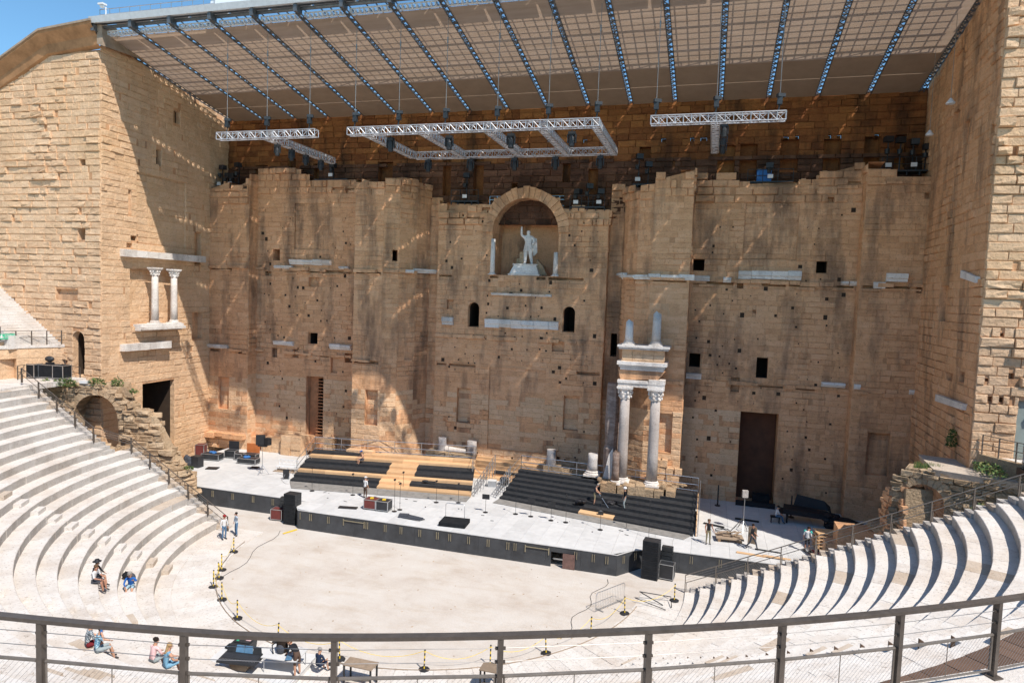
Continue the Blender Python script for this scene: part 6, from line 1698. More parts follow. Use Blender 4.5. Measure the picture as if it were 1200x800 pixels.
# trolley, planks, pallets
t = thing('trolley', 'low wooden trolley loaded with scraps, pulled across the right stage', 'trolley', (18.6, -10.2, ZS), .1)
m = MB(); m.box(-.9, .9, -.55, .55, .22, .30); m.build('deck', 'old_wood', t, local=True)
for sx in (-.7, .7):
    for sy in (-.4, .4): m = MB(); m.tube([(sx, sy - .05, .1), (sx, sy + .05, .1)], .1, 10); m.build('wheel', 'plywood', t, local=True)
m = MB(); m.tube([(-.9, 0, .28), (-1.5, .1, .95)], .02, 5); m.build('pull_handle', 'steel', t, local=True)
for k in range(8):
    m = MB(); m.cbox((random.uniform(-.5, .4), random.uniform(-.3, .3), .37 + .03 * k), (random.uniform(.5, 1.0), .12, .05), random.uniform(-1, 1)); m.build('scrap_board', 'old_wood', t, local=True)
t = thing('plank', 'long pale timber plank lying near the right stage edge', 'plank', (20.7, -12.5, ZS), -.08)
m = MB(); m.box(-1.7, .1, -.13, .13, .004, .06); m.build('board', 'plywood', t, local=True); m = MB(); m.box(-.1, 1.6, -.12, .14, .062, .11); m.build('board', 'plywood', t, local=True)
t = thing('pallet_stack', 'stack of pale wooden pallets and slats right of man in turquoise', 'pallets', (24.9, -9.5, ZS), .1)
for k in range(6):
    for j in range(4):
        m = MB(); m.cbox((random.uniform(-.08, .08), -.45 + j * .3, .12 + k * .22), (1.7, .16, .05), random.uniform(-.04, .04)); m.build('slat', 'plywood', t, local=True)
    for s_ in (-.7, 0, .7): m = MB(); m.cbox((s_, 0, .04 + k * .22), (.12, 1.1, .1)); m.build('bearer', 'plywood', t, local=True)
m = MB()
for q in range(26): m.cbox((24.0 + random.uniform(-.7, 1.6), -11.0 + random.uniform(-.5, .6), ZS + .1 + random.random() * .15), (random.uniform(.1, .4), random.uniform(.1, .3), random.uniform(.05, .2)), random.random() * 3, random.randrange(4))
tag(m.build('tool_heap', ['steel', 'red_bits', 'blue_cloth', 'black_plastic']), 'jumble of cables and small tools beside the pallet stack', 'tools', kind='stuff')
t = thing('frame_barrier', 'pale metal frame standing beside the pallet stack', 'frame', (26.2, -10.6, ZS))
m = MB(); m.tube([(25.9, -10.8, ZS), (25.9, -10.8, ZS + 1.3), (27.3, -10.6, ZS + 1.3), (27.3, -10.6, ZS)], .035, 6); m.build('frame', 'rail_bronze_light', t)
m = MB()
for q in range(7): m.ball((27.0 + q * .25, -12.4 - .12 * q, 4.2 + .12 * q + random.uniform(-.2, .2)), (.5, .45, .3), 8, 6, jit=.2)
tag(m.build('boulders', 'rubble_stone'), 'pale tumbled stones beside the right handrail', 'stones')
# covered grand piano and things in the shade
t = thing('grand_piano', 'grand piano under a black cover in the shaded stage right', 'piano', (24.2, -4.2, ZS), -.12)
m = MB()
prof = [(-1.6, -.75), (-1.6, .75), (-.4, .8), (.6, .55), (1.4, .35), (1.9, -.1), (1.8, -.6), (1.2, -.78)]
m.add([(x, y, .72) for x, y in prof] + [(x, y, 1.08) for x, y in prof], [tuple(range(8))[::-1], tuple(range(8, 16))] + [(k, (k + 1) % 8, 8 + (k + 1) % 8, 8 + k) for k in range(8)]); m.build('case', 'cover_black', t, local=True)
m = MB(); m.add([(-.9, .75, 1.1), (1.5, .3, 1.1), (1.7, -.2, 1.1), (-.7, .95, 1.9), (1.2, .6, 1.75), (1.6, .2, 1.5)], [(0, 1, 4, 3), (1, 2, 5, 4), (3, 4, 1, 0)]); m.build('raised_lid', 'cover_black', t, local=True)
m = MB(); m.box(-1.95, -1.6, -.72, .72, .68, .78); m.build('keyboard', 'cover_black', t, local=True)
for x, y in ((-1.3, -.55), (-1.3, .6), (1.3, 0)): m = MB(); m.lathe([(.07, 0), (.05, .3), (.09, .72)], (x, y, 0), 8); m.build('leg', 'cover_black', t, local=True)
m = MB()
for q in range(14): m.ball((1.7 + random.uniform(-.3, .35), -.5 + random.uniform(-.3, .3), .1 + q * .07), (.35, .3, .2), 8, 5, jit=.15)
m.build('cover', 'cover_black', t, local=True)
t = thing('piano_stool', 'black stool at the covered piano', 'stool', (22.2, -5.0, ZS)); m = MB(); m.cbox((22.0, -4.9, ZS + .47), (.7, .4, .1)); m.build('seat', 'cover_black', t)
for sx in (-.28, .28):
    for sy in (-.15, .15): m = MB(); m.bar((22.0 + sx, -4.9 + sy, ZS), (22.0 + sx, -4.9 + sy, ZS + .42), .05); m.build('leg', 'cover_black', t)
m = MB()
for q in range(9): m.ball((27.1 + random.uniform(-.5, .6), -4.9 + random.uniform(-.3, .3), ZS + .22), (.45, .35, .22), 8, 5, jit=.15)
tag(m.build('cover_heap', 'cover_black'), 'crumpled black cover right of the piano', 'cloth')
t = thing('rod', 'long dark rod with round case right of the black cover heap', 'case', (29, -4.6, ZS)); m = MB(); m.tube([(27.8, -4.8, ZS + .2), (30.2, -4.4, ZS + .2)], .06, 6); m.build('tube', 'cover_black', t)
t = thing('rail_bundle', 'dark metal rails stacked on the shaded stage by the wall', 'rails', (26, -1.9, ZS))
for k in range(9): m = MB(); m.bar((24.3 + k * .1, -1.3 - k * .13, ZS + .08), (27.6 + k * .1, -1.9 - k * .13, ZS + .08), .07, .09); m.build('rail', 'dark_steel', t)
t = thing('barrier_bar', 'black low barrier across the right doorway foot', 'barrier', (20.6, -1.6, ZS)); m = MB(); m.box(19.3, 22.3, -1.4, -1.15, ZS + .004, ZS + .4); m.build('bar', 'cover_black', t); m = MB(); m.box(20.6, 21.9, -.9, -.2, ZS + .004, ZS + .9); m.build('box', 'black_fabric', t)
for x, y, lab in ((17.9, -2.2, 'black pole on a round foot left of the right doorway'), (23.3, -3.0, 'black pole on a round foot beside the piano stool')):
    t = thing('black_pole', lab, 'pole', (x, y, ZS)); m = MB(); m.lathe([(.22, 0), (.22, .06), (.06, .07), (.05, 1.7)], (x, y, ZS), 10); m.build('pole', 'black_metal', t)
m = MB()
for q in range(5): m.tube([(18.2 + .5 * math.cos(a / 3 + q), -8.2 + .4 * math.sin(a / 3 + q * 2), ZS + .02) for a in range(12)], .018, 4)
tag(m.build('cable_coil', 'black_plastic'), 'loose black cable loops behind the man carrying boards', 'cable')
t = thing('easel', 'dark angled stand in the sunlit patch right of right risers', 'stand', (19.2, -7.6, ZS)); m = MB(); m.tube([(18.7, -8.4, ZS + .05), (19.6, -7.3, ZS + .8)], .03, 5); m.tube([(19.6, -7.3, ZS + .8), (19.9, -7.8, ZS)], .02, 5); m.tube([(19.6, -7.3, ZS + .8), (19.3, -6.9, ZS)], .02, 5); m.build('frame', 'black_metal', t)
m = MB(); pts = []
random.seed(3)
for q in range(30): pts.append((-20 + q * .16 + .1 * math.sin(q * .7), -9.2 + 1.2 * math.sin(q * .21), ZS + .015))
m.tube(pts, .012, 4); tag(m.build('cable', 'wire'), 'thin cable lying across the left stage near the tripod', 'cable')
m = MB()
for q in range(22):
    x, y = random.uniform(-14, 14), random.uniform(-12.6, -10.2)
    m.cbox((x, y - .15 * abs(x) * .1, ZS + .015), (random.uniform(.05, .35), random.uniform(.03, .09), .02), random.random() * 3)
tag(m.build('stage_litter', 'black_plastic'), 'small tape marks and cable ends scattered along the front stage', 'litter', kind='stuff')

# barrier posts round the orchestra
bp = [(-12.93, -21.18), (-11.69, -23.83), (-11.0, -24.9), (-10.49, -25.5 - .5), (-8.92, -27.18), (-6.7, -28.7), (-3.25, -30.06), (.44, -30.4), (4.56, -29.84), (7.35, -28.43), (9.63, -26.45), (11.4, -23.81), (12.81, -20.74), (15.4, -18.1)]
proto = None
for k, (x, y) in enumerate(bp):
    lab = 'yellow and black barrier post, %s along the rope from the left stage end' % (ords[k] if k < 13 else 'last')
    if proto is None:
        t = thing('barrier_post', lab, 'post', (0, 0, 0), 0, 'yellow and black posts round the orchestra')
        m = MB(); m.lathe([(.28, .004), (.27, .06), (.12, .09)], (0, 0, 0), 8); m.build('foot', 'black_plastic', t, local=True)
        for j in range(7):
            m = MB(); m.lathe([(.032, .08 + j * .13), (.032, .08 + (j + 1) * .13)], (0, 0, 0), 8); m.build('band', 'yellow' if j % 2 == 0 else 'black_plastic', t, local=True)
        m = MB(); m.ball((0, 0, 1.0), .045, 8, 5); m.build('cap', 'black_plastic', t, local=True)
        proto = t; t.location = (x, y, .01); t.rotation_euler = (.03, .02, 0)
    else:
        c = dup(proto, (x, y, .05 if k > 12 else .01), None, lab); c.rotation_euler = (random.uniform(-.06, .06), random.uniform(-.06, .06), random.random())
m = MB()
for (x0, y0), (x1, y1) in zip(bp[:-1], bp[1:]):
    pts = [(x0 + (x1 - x0) * q / 8, y0 + (y1 - y0) * q / 8, .95 - 2.0 * (q / 8) * (1 - q / 8)) for q in range(9)]
    m.tube(pts, .012, 4, mi=1)
tag(m.build('barrier_chain', ['black_plastic', 'yellow']), 'thin yellow chain sagging between the barrier posts', 'chain')
m = MB()
for a in range(8, 172, 2):
    r = 13.6 + .35 * math.sin(a * .4)
m2 = [(13.62 * math.cos(R(180 + a)), CY + 13.62 * math.sin(R(180 + a)), .075) for a in range(10, 172, 3)]
m.tube(m2, .022, 5); tag(m.build('floor_cable', 'old_wood'), 'brown cable lying along the kerb round the orchestra', 'cable')
m = MB()
for q in range(150):
    a = random.uniform(0, 6.28); r = 13.2 * random.random() ** .5; x, y = r * math.cos(a), CY + r * math.sin(a)
    if y < -16.2: m.cbox((x, y, .008), (random.uniform(.03, .12), random.uniform(.02, .08), .02), random.random() * 3)
tag(m.build('grit', 'rubble_stone'), 'scattered grit and small chips of stone on the orchestra floor', 'grit', kind='stuff')
m = MB()
for c0, c1 in (((-12.6, -16.6), (-10.0, -28.0)), ((11.2, -16.4), (10.0, -24.5))):
    m.tube([(c0[0] + (c1[0] - c0[0]) * q / 14 + .25 * math.sin(q * 1.1), c0[1] + (c1[1] - c0[1]) * q / 14, .018) for q in range(15)], .016, 4)
tag(m.build('ground_cable', 'black_plastic'), 'thin black cables lying on the sand inside the barrier posts', 'cable')
# crowd barrier panels
def crowd_barrier(lab, x, y, rz, tilt):
    t = thing('crowd_barrier', lab, 'barrier', (x, y, .03), rz, 'steel crowd barriers right of the orchestra')
    t.rotation_euler = (tilt, 0, rz)
    m = MB(); m.tube([(-1.25, 0, .1), (-1.25, 0, .95), (-1.15, 0, 1.08), (1.15, 0, 1.08), (1.25, 0, .95), (1.25, 0, .1), (-1.25, 0, .1)], .02, 6); m.build('frame', 'steel', t, local=True)
    for k in range(17): m = MB(); m.tube([(-1.15 + k * 2.3 / 16, 0, .1), (-1.15 + k * 2.3 / 16, 0, 1.07)], .008, 4); m.build('bar', 'steel', t, local=True)
    for s_ in (-1, 1): m = MB(); m.bar((s_ * .9, -.28, .02), (s_ * .9, .28, .02), .04); m.build('foot', 'steel', t, local=True)
crowd_barrier('upright steel crowd barrier at the right orchestra edge', 11.9, -20.1, R(57), 0)
# low seat-edge stubs
t = thing('traffic_tripod', 'dark folding barrier frame lying by the first right seat', 'frame', (14.6, -18.4, .05))
m = MB(); m.tube([(13.4, -18.6, .5), (15.2, -18.3, .35), (15.3, -19.2, .12)], .03, 5); m.tube([(13.4, -18.6, .5), (14.8, -19.0, .08)], .03, 5); m.tube([(13.2, -19.1, .3), (15.0, -19.6, .1)], .025, 5); m.build('frame', 'black_metal', t)

# control position behind the guard rail
m = MB(); m.cbox((-2.6, -32.6, .34), (4.6, 3.0, .02), .1); tag(m.build('floor_mat', 'white_cloth'), 'white sheet spread under the mixing desk on the first rows', 'sheet')
m = MB(); m.cbox((-2.6, -32.6, .16), (4.5, 2.9, .32), .1); tag(m.build('desk_platform', 'white_cloth'), 'low white platform carrying the mixing desk and table', 'platform')
t = thing('mixing_desk', 'dark mixing desk with lit blue screens on a wooden crate', 'mixing desk', (-3.0, -33.1, .35), R(8)); t.scale = (.68, .68, .75)
m = MB(); m.hexa([(-.5, -.3, 0), (.5, -.3, 0), (.5, .3, 0), (-.5, .3, 0), (-.75, -.4, .6), (.75, -.4, .6), (.75, .4, .6), (-.75, .4, .6)]); m.build('crate', 'old_wood', t, local=True)
m = MB(); m.hexa([(-1.35, -.75, .62), (1.35, -.75, .62), (1.35, .5, .62), (-1.35, .5, .62), (-1.35, -.75, .72), (1.35, -.75, .72), (1.25, .5, .86), (-1.25, .5, .86)]); m.build('surface', 'black_plastic', t, local=True)
for k in range(4):
    m = MB(); m.hexa([(-1.2 + k * .62, .3, .86), (-.62 + k * .62, .3, .86), (-.62 + k * .62, .42, .86), (-1.2 + k * .62, .42, .86), (-1.17 + k * .60, .46, 1.22), (-.65 + k * .60, .46, 1.22), (-.65 + k * .60, .52, 1.22), (-1.17 + k * .60, .52, 1.22)]); m.build('screen', 'screen_glass' if k in (1, 2) else 'dark_steel', t, local=True)
m = MB()
for k in range(24): m.cbox((-1.2 + k * .104, -.45, .755), (.03, .09, .03))
m.build('faders', 'steel', t, local=True)
m = MB()
for k in range(20):
    for j in range(3): m.cbox((-1.2 + k * .125, -.2 + j * .13, .79 + j * .012), (.05, .05, .03))
m.build('buttons', 'dark_grey', t, local=True)
t = thing('equipment_case', 'open black case with green light behind the mixing desk', 'case', (-4.0, -31.6, .35), R(5)); t.scale = (.8,) * 3
m = MB(); m.hexa([(-.55, -.4, 0), (.55, -.4, 0), (.55, .4, 0), (-.55, .4, 0), (-.6, -.45, .5), (.6, -.45, .5), (.6, .45, .55), (-.6, .45, .55)]); m.build('body', 'black_plastic', t, local=True)
m = MB(); m.box(-.5, .5, -.35, .35, .54, .57); m.build('panel', 'dark_steel', t, local=True)
m = MB(); m.cbox((-.3, -.2, .58), (.14, .1, .03)); m.build('green_key', 'green_sign', t, local=True); m = MB(); m.cbox((.3, 0, .58), (.3, .18, .03)); m.build('pink_card', 'cloth_pink', t, local=True)
m = MB(); m.tube([(-.6, -.4, .1), (-1.05, -.3, .1), (-1.05, .1, .1), (-.6, .2, .1)], .05, 6); m.build('strap', 'black_fabric', t, local=True)
m = MB(); m.ball((-4.3, -34.3, .55), (.28, .25, .18), 10, 7); tag(m.build('blue_cushion', 'blue_cloth'), 'round blue cushion left of the mixing desk', 'cushion')
t = thing('folding_table', 'small white folding table holding the dark backpack', 'table', (-1.2, -32.4, .35), .1)
m = MB(); m.box(-.85, .85, -.6, .6, .70, .74); m.build('table_top', 'white_cloth', t, local=True)
for sx in (-.75, .75):
    for sy in (-.5, .5): m = MB(); m.tube([(sx, sy, 0), (sx, sy, .70)], .02, 6); m.build('leg', 'steel', t, local=True)
t = thing('backpack', 'dark grey backpack lying on the white folding table', 'backpack', (-1.35, -32.4, 1.1), .1)
m = MB(); m.ball((0, 0, .28), (.28, .2, .38), 12, 8); m.build('body', 'hair_dark', t, local=True)
m = MB(); m.ball((0, -.17, .2), (.2, .1, .22), 10, 6); m.build('pocket', 'dark_grey', t, local=True)
for s_ in (-1, 1): m = MB(); m.tube([(s_ * .2, .1, .5), (s_ * .45, -.1, .3), (s_ * .3, -.25, .0)], .03, 5); m.build('strap', 'black_fabric', t, local=True)
t = thing('laptop', 'slim black tablet beside the backpack on the table', 'tablet', (-.75, -32.75, 1.095)); m = MB(); m.cbox((-.75, -32.75, 1.105), (.3, .42, .02), .4); m.build('case', 'black_plastic', t); m = MB(); m.cbox((-.75, -32.75, 1.118), (.27, .39, .004), .4); m.build('screen', 'screen_glass', t)
for nm, lab, x0, x1, y, zt in (('trestle', 'pale-topped trestle table behind the guard rail, left of middle', 1.62, 3.05, -31.85, .98), ('trestle', 'pale-topped trestle table behind the guard rail, right of middle', 7.5, 8.35, -30.2, 1.0)):
    t = thing(nm, lab, 'table', ((x0 + x1) / 2, y, 0.06)); m = MB(); m.box(x0, x1, y - .35, y + .35, zt - .04, zt); m.build('table_top', 'old_wood', t)
    for xx in (x0 + .06, x1 - .06):
        for s_ in (-.3, .3): m = MB(); m.bar((xx, y + s_, .06), (xx, y + s_, zt - .04), .07); m.build('leg', 'black_metal', t)
    m = MB(); m.bar((x0 + .06, y - .28, .35), (x1 - .06, y - .28, .45), .06); m.build('brace', 'rail_bronze_light', t)

# left landing: equipment cases with a moving light, door sign
for k, (x, y, w, lab) in enumerate(((-37.3, -15.6, 1.9, 'black covered case with pale top on left landing'), (-35.7, -15.0, 1.3, 'black case with silver frame on left landing'), (-34.5, -14.95, .9, 'narrow black case beside the moving light on left landing'))):
    case(lab, x + 1.0, y - 1.2, ZW, w, .9, 1.1, .15, 'black_fabric')
m = MB(); m.cbox((-36.3, -16.8, ZW + 1.15), (1.9, .9, .06), .15); tag(m.build('board', 'old_wood'), 'pale board lying on the covered case of left landing', 'board')
t = thing('stage_light', 'black moving light standing on the cases of the left landing', 'stage light', (-34.6, -16.2, ZW + 1.12)); m = MB(); m.ball((-34.75, -16.2, ZW + 1.55), (.42, .25, .25), 10, 7); m.cbox((-34.7, -16.2, ZW + 1.2), (.5, .4, .18)); m.build('head', 'black_plastic', t)
t = thing('stage_light', 'black moving light on a metal frame at the right landing', 'stage light', (33.3, -17.6, 10.6)); m = MB(); m.ball((32.9, -17.6, 11.3), (.5, .3, .28), 10, 7); m.cbox((32.9, -17.6, 10.9), (.5, .4, .4)); m.build('head', 'black_plastic', t)
m = MB()
for sx in (-.4, .5):
    for sy in (-.4, .4): m.bar((33 + sx, -17.6 + sy, 9.6), (33 + sx, -17.6 + sy, 10.75), .05)
for zz in (9.9, 10.7): m.box(32.55, 33.55, -18.05, -17.15, zz, zz + .04)
m.build('frame', 'steel', t)
m = MB(); m.cbox((33.6, -17.9, 11.0), (.12, .1, .5)); m.build('label', 'yellow', t)
t = thing('exit_sign', 'green emergency exit sign on the upper left railing', 'sign', (-36.3, -18.6, 13.0))
sd = Vector((.28, .96, 0)).normalized(); sn = Vector((sd.y, -sd.x, 0)); sa = math.atan2(sd.y, sd.x); sc0 = Vector((-36.37, -18.45, 13.0)) + sn * .06
m = MB(); m.cbox(sc0, (1.1, .03, .42), sa); m.build('panel', 'green_sign', t)
m = MB()
for u_, z_, w_, h_ in ((-.38, -.02, .14, .2), (-.36, .12, .08, .08), (-.26, -.06, .12, .05)): m.cbox(sc0 + sd * u_ + sn * .02 + Vector((0, 0, z_)), (w_, .02, h_), sa)
m.build('pictogram', 'white_paint', t)
cu = bpy.data.curves.new('lettering', 'FONT'); cu.body = 'SORTIE DE\nSECOURS'; cu.size = .15; cu.extrude = .004; cu.space_line = .95
fo = bpy.data.objects.new('lettering', cu); C.objects.link(fo)
bpy.context.view_layer.update(); lm_ = bpy.data.meshes.new_from_object(fo.evaluated_get(bpy.context.evaluated_depsgraph_get())); bpy.data.objects.remove(fo); fo = bpy.data.objects.new('lettering', lm_); C.objects.link(fo); lm_.materials.append(MATS['white_paint'])
fo.parent = t; fo.location = sc0 + sd * (-.16) + sn * .025 + Vector((0, 0, .05)) - Vector(t.location); fo.rotation_euler = (R(90), 0, sa)

# plants
def bush(lab, x, y, z, rx, ry, rz_, n, grass=False, nm='shrub'):
    m = MB()
    for k in range(n):
        a = random.random() * 6.28; q = random.random() ** .5; px, py = x + rx * q * math.cos(a), y + ry * q * math.sin(a)
        pz = z + rz_ * random.random() * (1 - .5 * q)
        s_ = random.uniform(.06, .13)
        if grass:
            m.add([(px - .02, py, z), (px + .02, py, z), (px + random.uniform(-.12, .12), py + random.uniform(-.1, .1), z + rz_ * random.uniform(.5, 1))], [(0, 1, 2)])
        else:
            v = [Vector((random.uniform(-1, 1), random.uniform(-1, 1), random.uniform(-.6, 1))) * s_ for _ in range(4)]
            m.add([(px + w.x, py + w.y, pz + w.z) for w in v], [(0, 1, 2), (0, 2, 3)])
    o = m.build(nm, 'leaf'); tag(o, lab, 'plant'); return o
bush('round green shrub under the railing post of the left landing', -33.6, -17.4, 9.2, .7, .5, .6, 260)
bush('larger green shrub in the middle of left terrace edge', -32.2, -17.0, 9.2, 1.0, .6, .8, 420)
bush('green shrub with lighter leaves left of the small floodlight', -30.2, -15.9, 9.2, .7, .5, .9, 300)
bush('upright dark green shrub at the right end of the left terrace', -28.9, -15.2, 9.0, .6, .4, 1.1, 260)
bush('tiny weed tuft growing in the left tower wall', -27.6, -14.9, 8.7, .4, .3, .4, 90)
bush('low green tuft by the left stage end', -22.3, -14.9, 3.1, .6, .3, .25, 110)
bush('yellow-green grasses on top of the right vault ruin', 28.9, -14.9, 8.6, .7, .4, .5, 200, True, 'grass_tuft')
bush('small grass tuft at the left end of the right vault ruin', 27.7, -15.1, 7.9, .4, .3, .4, 120, True, 'grass_tuft')
bush('ivy patch hanging below the kerb of the right landing', 31.4, -16.4, 9.0, .7, 1.3, .7, 320)
bush('dark climbing plant on inner right wall above the ruin', 30.75, -12.4, 9.6, .25, .5, 1.5, 220)
bush('green weeds in front of the right ruin masonry', 30.8, -18.2, 6.4, .9, .7, 1.6, 360)
t = thing('small_floodlight', 'small white floodlight on the left terrace among shrubs', 'lamp', (-30.9, -16.2, 9.25)); m = MB(); m.cbox((-31.0, -16.3, 9.55), (.6, .4, .22), .2); m.cbox((-31, -16.2, 9.35), (.14, .14, .3)); m.build('housing', 'white_paint', t); m = MB(); m.tube([(-30.8, -16.3, 9.3), (-29.5, -15.9, 9.28)], .05, 6); m.build('pipe', 'steel', t)

# ================================================================ PEOPLE
def person(lab, loc, rz, pose, skin='skin', top='cloth_white', bottom='jeans', shoes='shoe', hair='hair_dark', sleeves='short', legs='long', hat=None, scale=1.0, longhair=False, extra=None):
    t = thing('person', lab, 'person', loc, rz)
    J = {'pel': (0, 0, .95), 'wai': (0, 0, 1.08), 'che': (0, .01, 1.27), 'nec': (0, .0, 1.45), 'hd0': (0, .02, 1.55), 'hd1': (0, .03, 1.655),
         'shL': (-.17, 0, 1.40), 'elL': (-.24, -.02, 1.13), 'wrL': (-.25, .08, .90), 'shR': (.17, 0, 1.40), 'elR': (.24, -.02, 1.13), 'wrR': (.25, .08, .90),
         'hiL': (-.09, 0, .90), 'knL': (-.11, .03, .50), 'anL': (-.12, -.01, .09), 'toL': (-.14, .14, .035), 'hiR': (.09, 0, .90), 'knR': (.11, .03, .50), 'anR': (.12, -.01, .09), 'toR': (.14, .14, .035)}
    J.update(pose)
    Rr = {'pel': (.155, .115), 'wai': (.135, .10), 'che': (.165, .115), 'nec': .055, 'hd0': .085, 'hd1': .095, 'shL': .065, 'shR': .065, 'elL': .045, 'elR': .045, 'wrL': .030, 'wrR': .030,
          'hiL': .095, 'hiR': .095, 'knL': .062, 'knR': .062, 'anL': .042, 'anR': .042, 'toL': .035, 'toR': .035}
    nm = list(J); ix = {k: i for i, k in enumerate(nm)}
    E_ = [('pel', 'wai', top), ('wai', 'che', top), ('che', 'nec', top), ('nec', 'hd0', skin), ('hd0', 'hd1', skin)]
    for s_ in 'LR':
        E_ += [('che', 'sh' + s_, top), ('sh' + s_, 'el' + s_, top if sleeves != 'none' else skin), ('el' + s_, 'wr' + s_, top if sleeves == 'long' else skin),
               ('pel', 'hi' + s_, bottom), ('hi' + s_, 'kn' + s_, bottom), ('kn' + s_, 'an' + s_, bottom if legs == 'long' else skin), ('an' + s_, 'to' + s_, shoes)]
    joints = [(J[k], Rr[k]) for k in nm]
    # a hand: palm joint and five fingers of different length
    for s_ in 'LR':
        w = Vector(J['wr' + s_]); e = Vector(J['el' + s_]); d = (w - e).normalized(); side = d.cross(Vector((0, 1, 0)));
        side = side.normalized() if side.length > .05 else Vector((1, 0, 0)); palm = w + d * .075
        pn = 'pa' + s_; nm.append(pn); ix[pn] = len(nm) - 1; joints.append((tuple(palm), (.032, .024))); E_.append(('wr' + s_, pn, skin))
    o = skin_mesh('body', joints, [(ix[a], ix[b]) for a, b, _ in E_], [c for _, _, c in E_])
    o.parent = t
    # fingers and nose are added to the same mesh
    import bmesh
    bm = bmesh.new(); bm.from_mesh(o.data)
    me_m = [m_.name for m_ in o.data.materials]; si = me_m.index(skin)
    def tubeb(pts, rr_):
        mb = MB(); mb.tube(pts, rr_, 5); base = [bm.verts.new(v) for v in mb.v]
        for f in mb.f:
            try: fc = bm.faces.new([base[i] for i in f]); fc.material_index = si; fc.smooth = True
            except ValueError: pass
    for s_ in 'LR':
        w = Vector(J['wr' + s_]); e = Vector(J['el' + s_]); d = (w - e).normalized(); side = d.cross(Vector((0, 1, 0)))
        side = side.normalized() if side.length > .05 else Vector((1, 0, 0)); curl = side.cross(d).normalized() * .35
        for k, ln in enumerate((.062, .075, .07, .055)):
            b0 = w + d * .085 + side * (.024 - k * .016); b1 = b0 + d * ln * .5 + curl * ln * .2; b2 = b1 + (d * .7 + curl).normalized() * ln * .5
            tubeb([b0, b1, b2], [.0095, .0085, .007])
        b0 = w + d * .03 + side * .028; tubeb([b0, b0 + (d + side * .9).normalized() * .035, b0 + (d * 1.2 + side * .6).normalized() * .065], [.012, .0105, .009])
    h0, h1 = Vector(J['hd0']), Vector(J['hd1']); hu = (h1 - h0).normalized(); fwd = Vector(pose.get('face', (0, 1, 0))); fwd = (fwd - hu * fwd.dot(hu)).normalized(); rt = fwd.cross(hu)
    tubeb([h0 + fwd * .085 + hu * .07, h0 + fwd * .118 + hu * .025, h0 + fwd * .09 + hu * .015], [.010, .017, .012])
    for s_ in (-1, 1): tubeb([h0 + rt * s_ * .088 + hu * .06, h0 + rt * s_ * .10 + hu * .03, h0 + rt * s_ * .088 + hu * .0], [.012, .016, .01])
    bm.to_mesh(o.data); bm.free()
    J.pop('face', None)
    m = MB()
    for s_ in (-1, 1): m.ball(h0 + fwd * .088 + hu * .058 + rt * s_ * .034, .011, 6, 4)
    m.build('eye', 'hair_dark', o, local=True)
    m = MB(); m.bar(h0 + fwd * .092 - hu * .018 - rt * .022, h0 + fwd * .092 - hu * .018 + rt * .022, .010); m.build('mouth', 'dark_red_skin', o, local=True)
    hc = (h0 + h1) / 2 + hu * .045 - fwd * .018
    m = MB()
    for q in range(7):
        a = q / 6 * math.pi
        m.ball(hc + rt * .055 * math.cos(a) - fwd * .035 * math.sin(a) + hu * .02, (.062, .068, .066), 8, 6, jit=.05)
    m.ball(hc + hu * .015, (.096, .10, .075), 12, 8, jit=.03)
    if longhair:
        for q in range(5): m.ball(hc - fwd * (.06 + .01 * q) - hu * (.05 + .05 * q), (.07 - .005 * q, .05, .06), 8, 6, jit=.06)
    if hair: m.build('hair', hair, o, local=True, smooth=True)
    if hat:
        m = MB()
        if hat[0] == 'cap': m.ball(hc + hu * .045, (.108, .112, .07), 12, 7); m.cbox(hc + fwd * .13 + hu * .02, (.13, .12, .02), math.atan2(-fwd.x, fwd.y))
        elif hat[0] == 'helmet': m.ball(hc + hu * .04, (.135, .145, .11), 14, 8); m.lathe([(.15, -.01), (.15, .01)], hc + hu * .02, 14)
        elif hat[0] == 'hat': m.lathe([(.2, 0), (.2, .012), (.11, .02), (.10, .11), (.05, .125)], hc + hu * .03, 14)
        m.build('hat', hat[1], t, local=True, smooth=True)
    # clothing edges: collar, hem
    m = MB(); n_ = Vector(J['nec']); m.lathe([(.075, -.03), (.068, .0)], n_ - hu * .02, 10)
    if top != skin: m.build('collar', top, t, local=True)
    if extra: extra(t, J)
    t.scale = (scale,) * 3
    return t
def sit(dz=0, lean=0.0, armL=None, armR=None, legs='bent'):
    P = {'pel': (0, 0, .12), 'wai': (0, lean * .3, .26), 'che': (0, lean * .8 + .0, .46), 'nec': (0, lean * 1.2, .64), 'hd0': (0, lean * 1.3 + .03, .735), 'hd1': (0, lean * 1.3 + .04, .84),
         'hiL': (-.09, .05, .10), 'hiR': (.09, .05, .10), 'knL': (-.13, .46, .14), 'knR': (.13, .46, .14), 'anL': (-.13, .56, -.30), 'anR': (.13, .56, -.30), 'toL': (-.14, .71, -.36), 'toR': (.14, .71, -.36),
         'shL': (-.17, lean * 1.1, .59), 'shR': (.17, lean * 1.1, .59), 'elL': (-.26, lean + .10, .34), 'elR': (.26, lean + .10, .34), 'wrL': (-.16, lean + .32, .26), 'wrR': (.16, lean + .32, .26)}
    if armL: P['elL'], P['wrL'] = armL
    if armR: P['elR'], P['wrR'] = armR
    return P
WALK = {'knL': (-.10, .22, .50), 'anL': (-.10, .32, .12), 'toL': (-.11, .46, .06), 'knR': (.10, -.10, .49), 'anR': (.10, -.38, .14), 'toR': (.10, -.28, .04), 'pel': (0, 0, .93)}
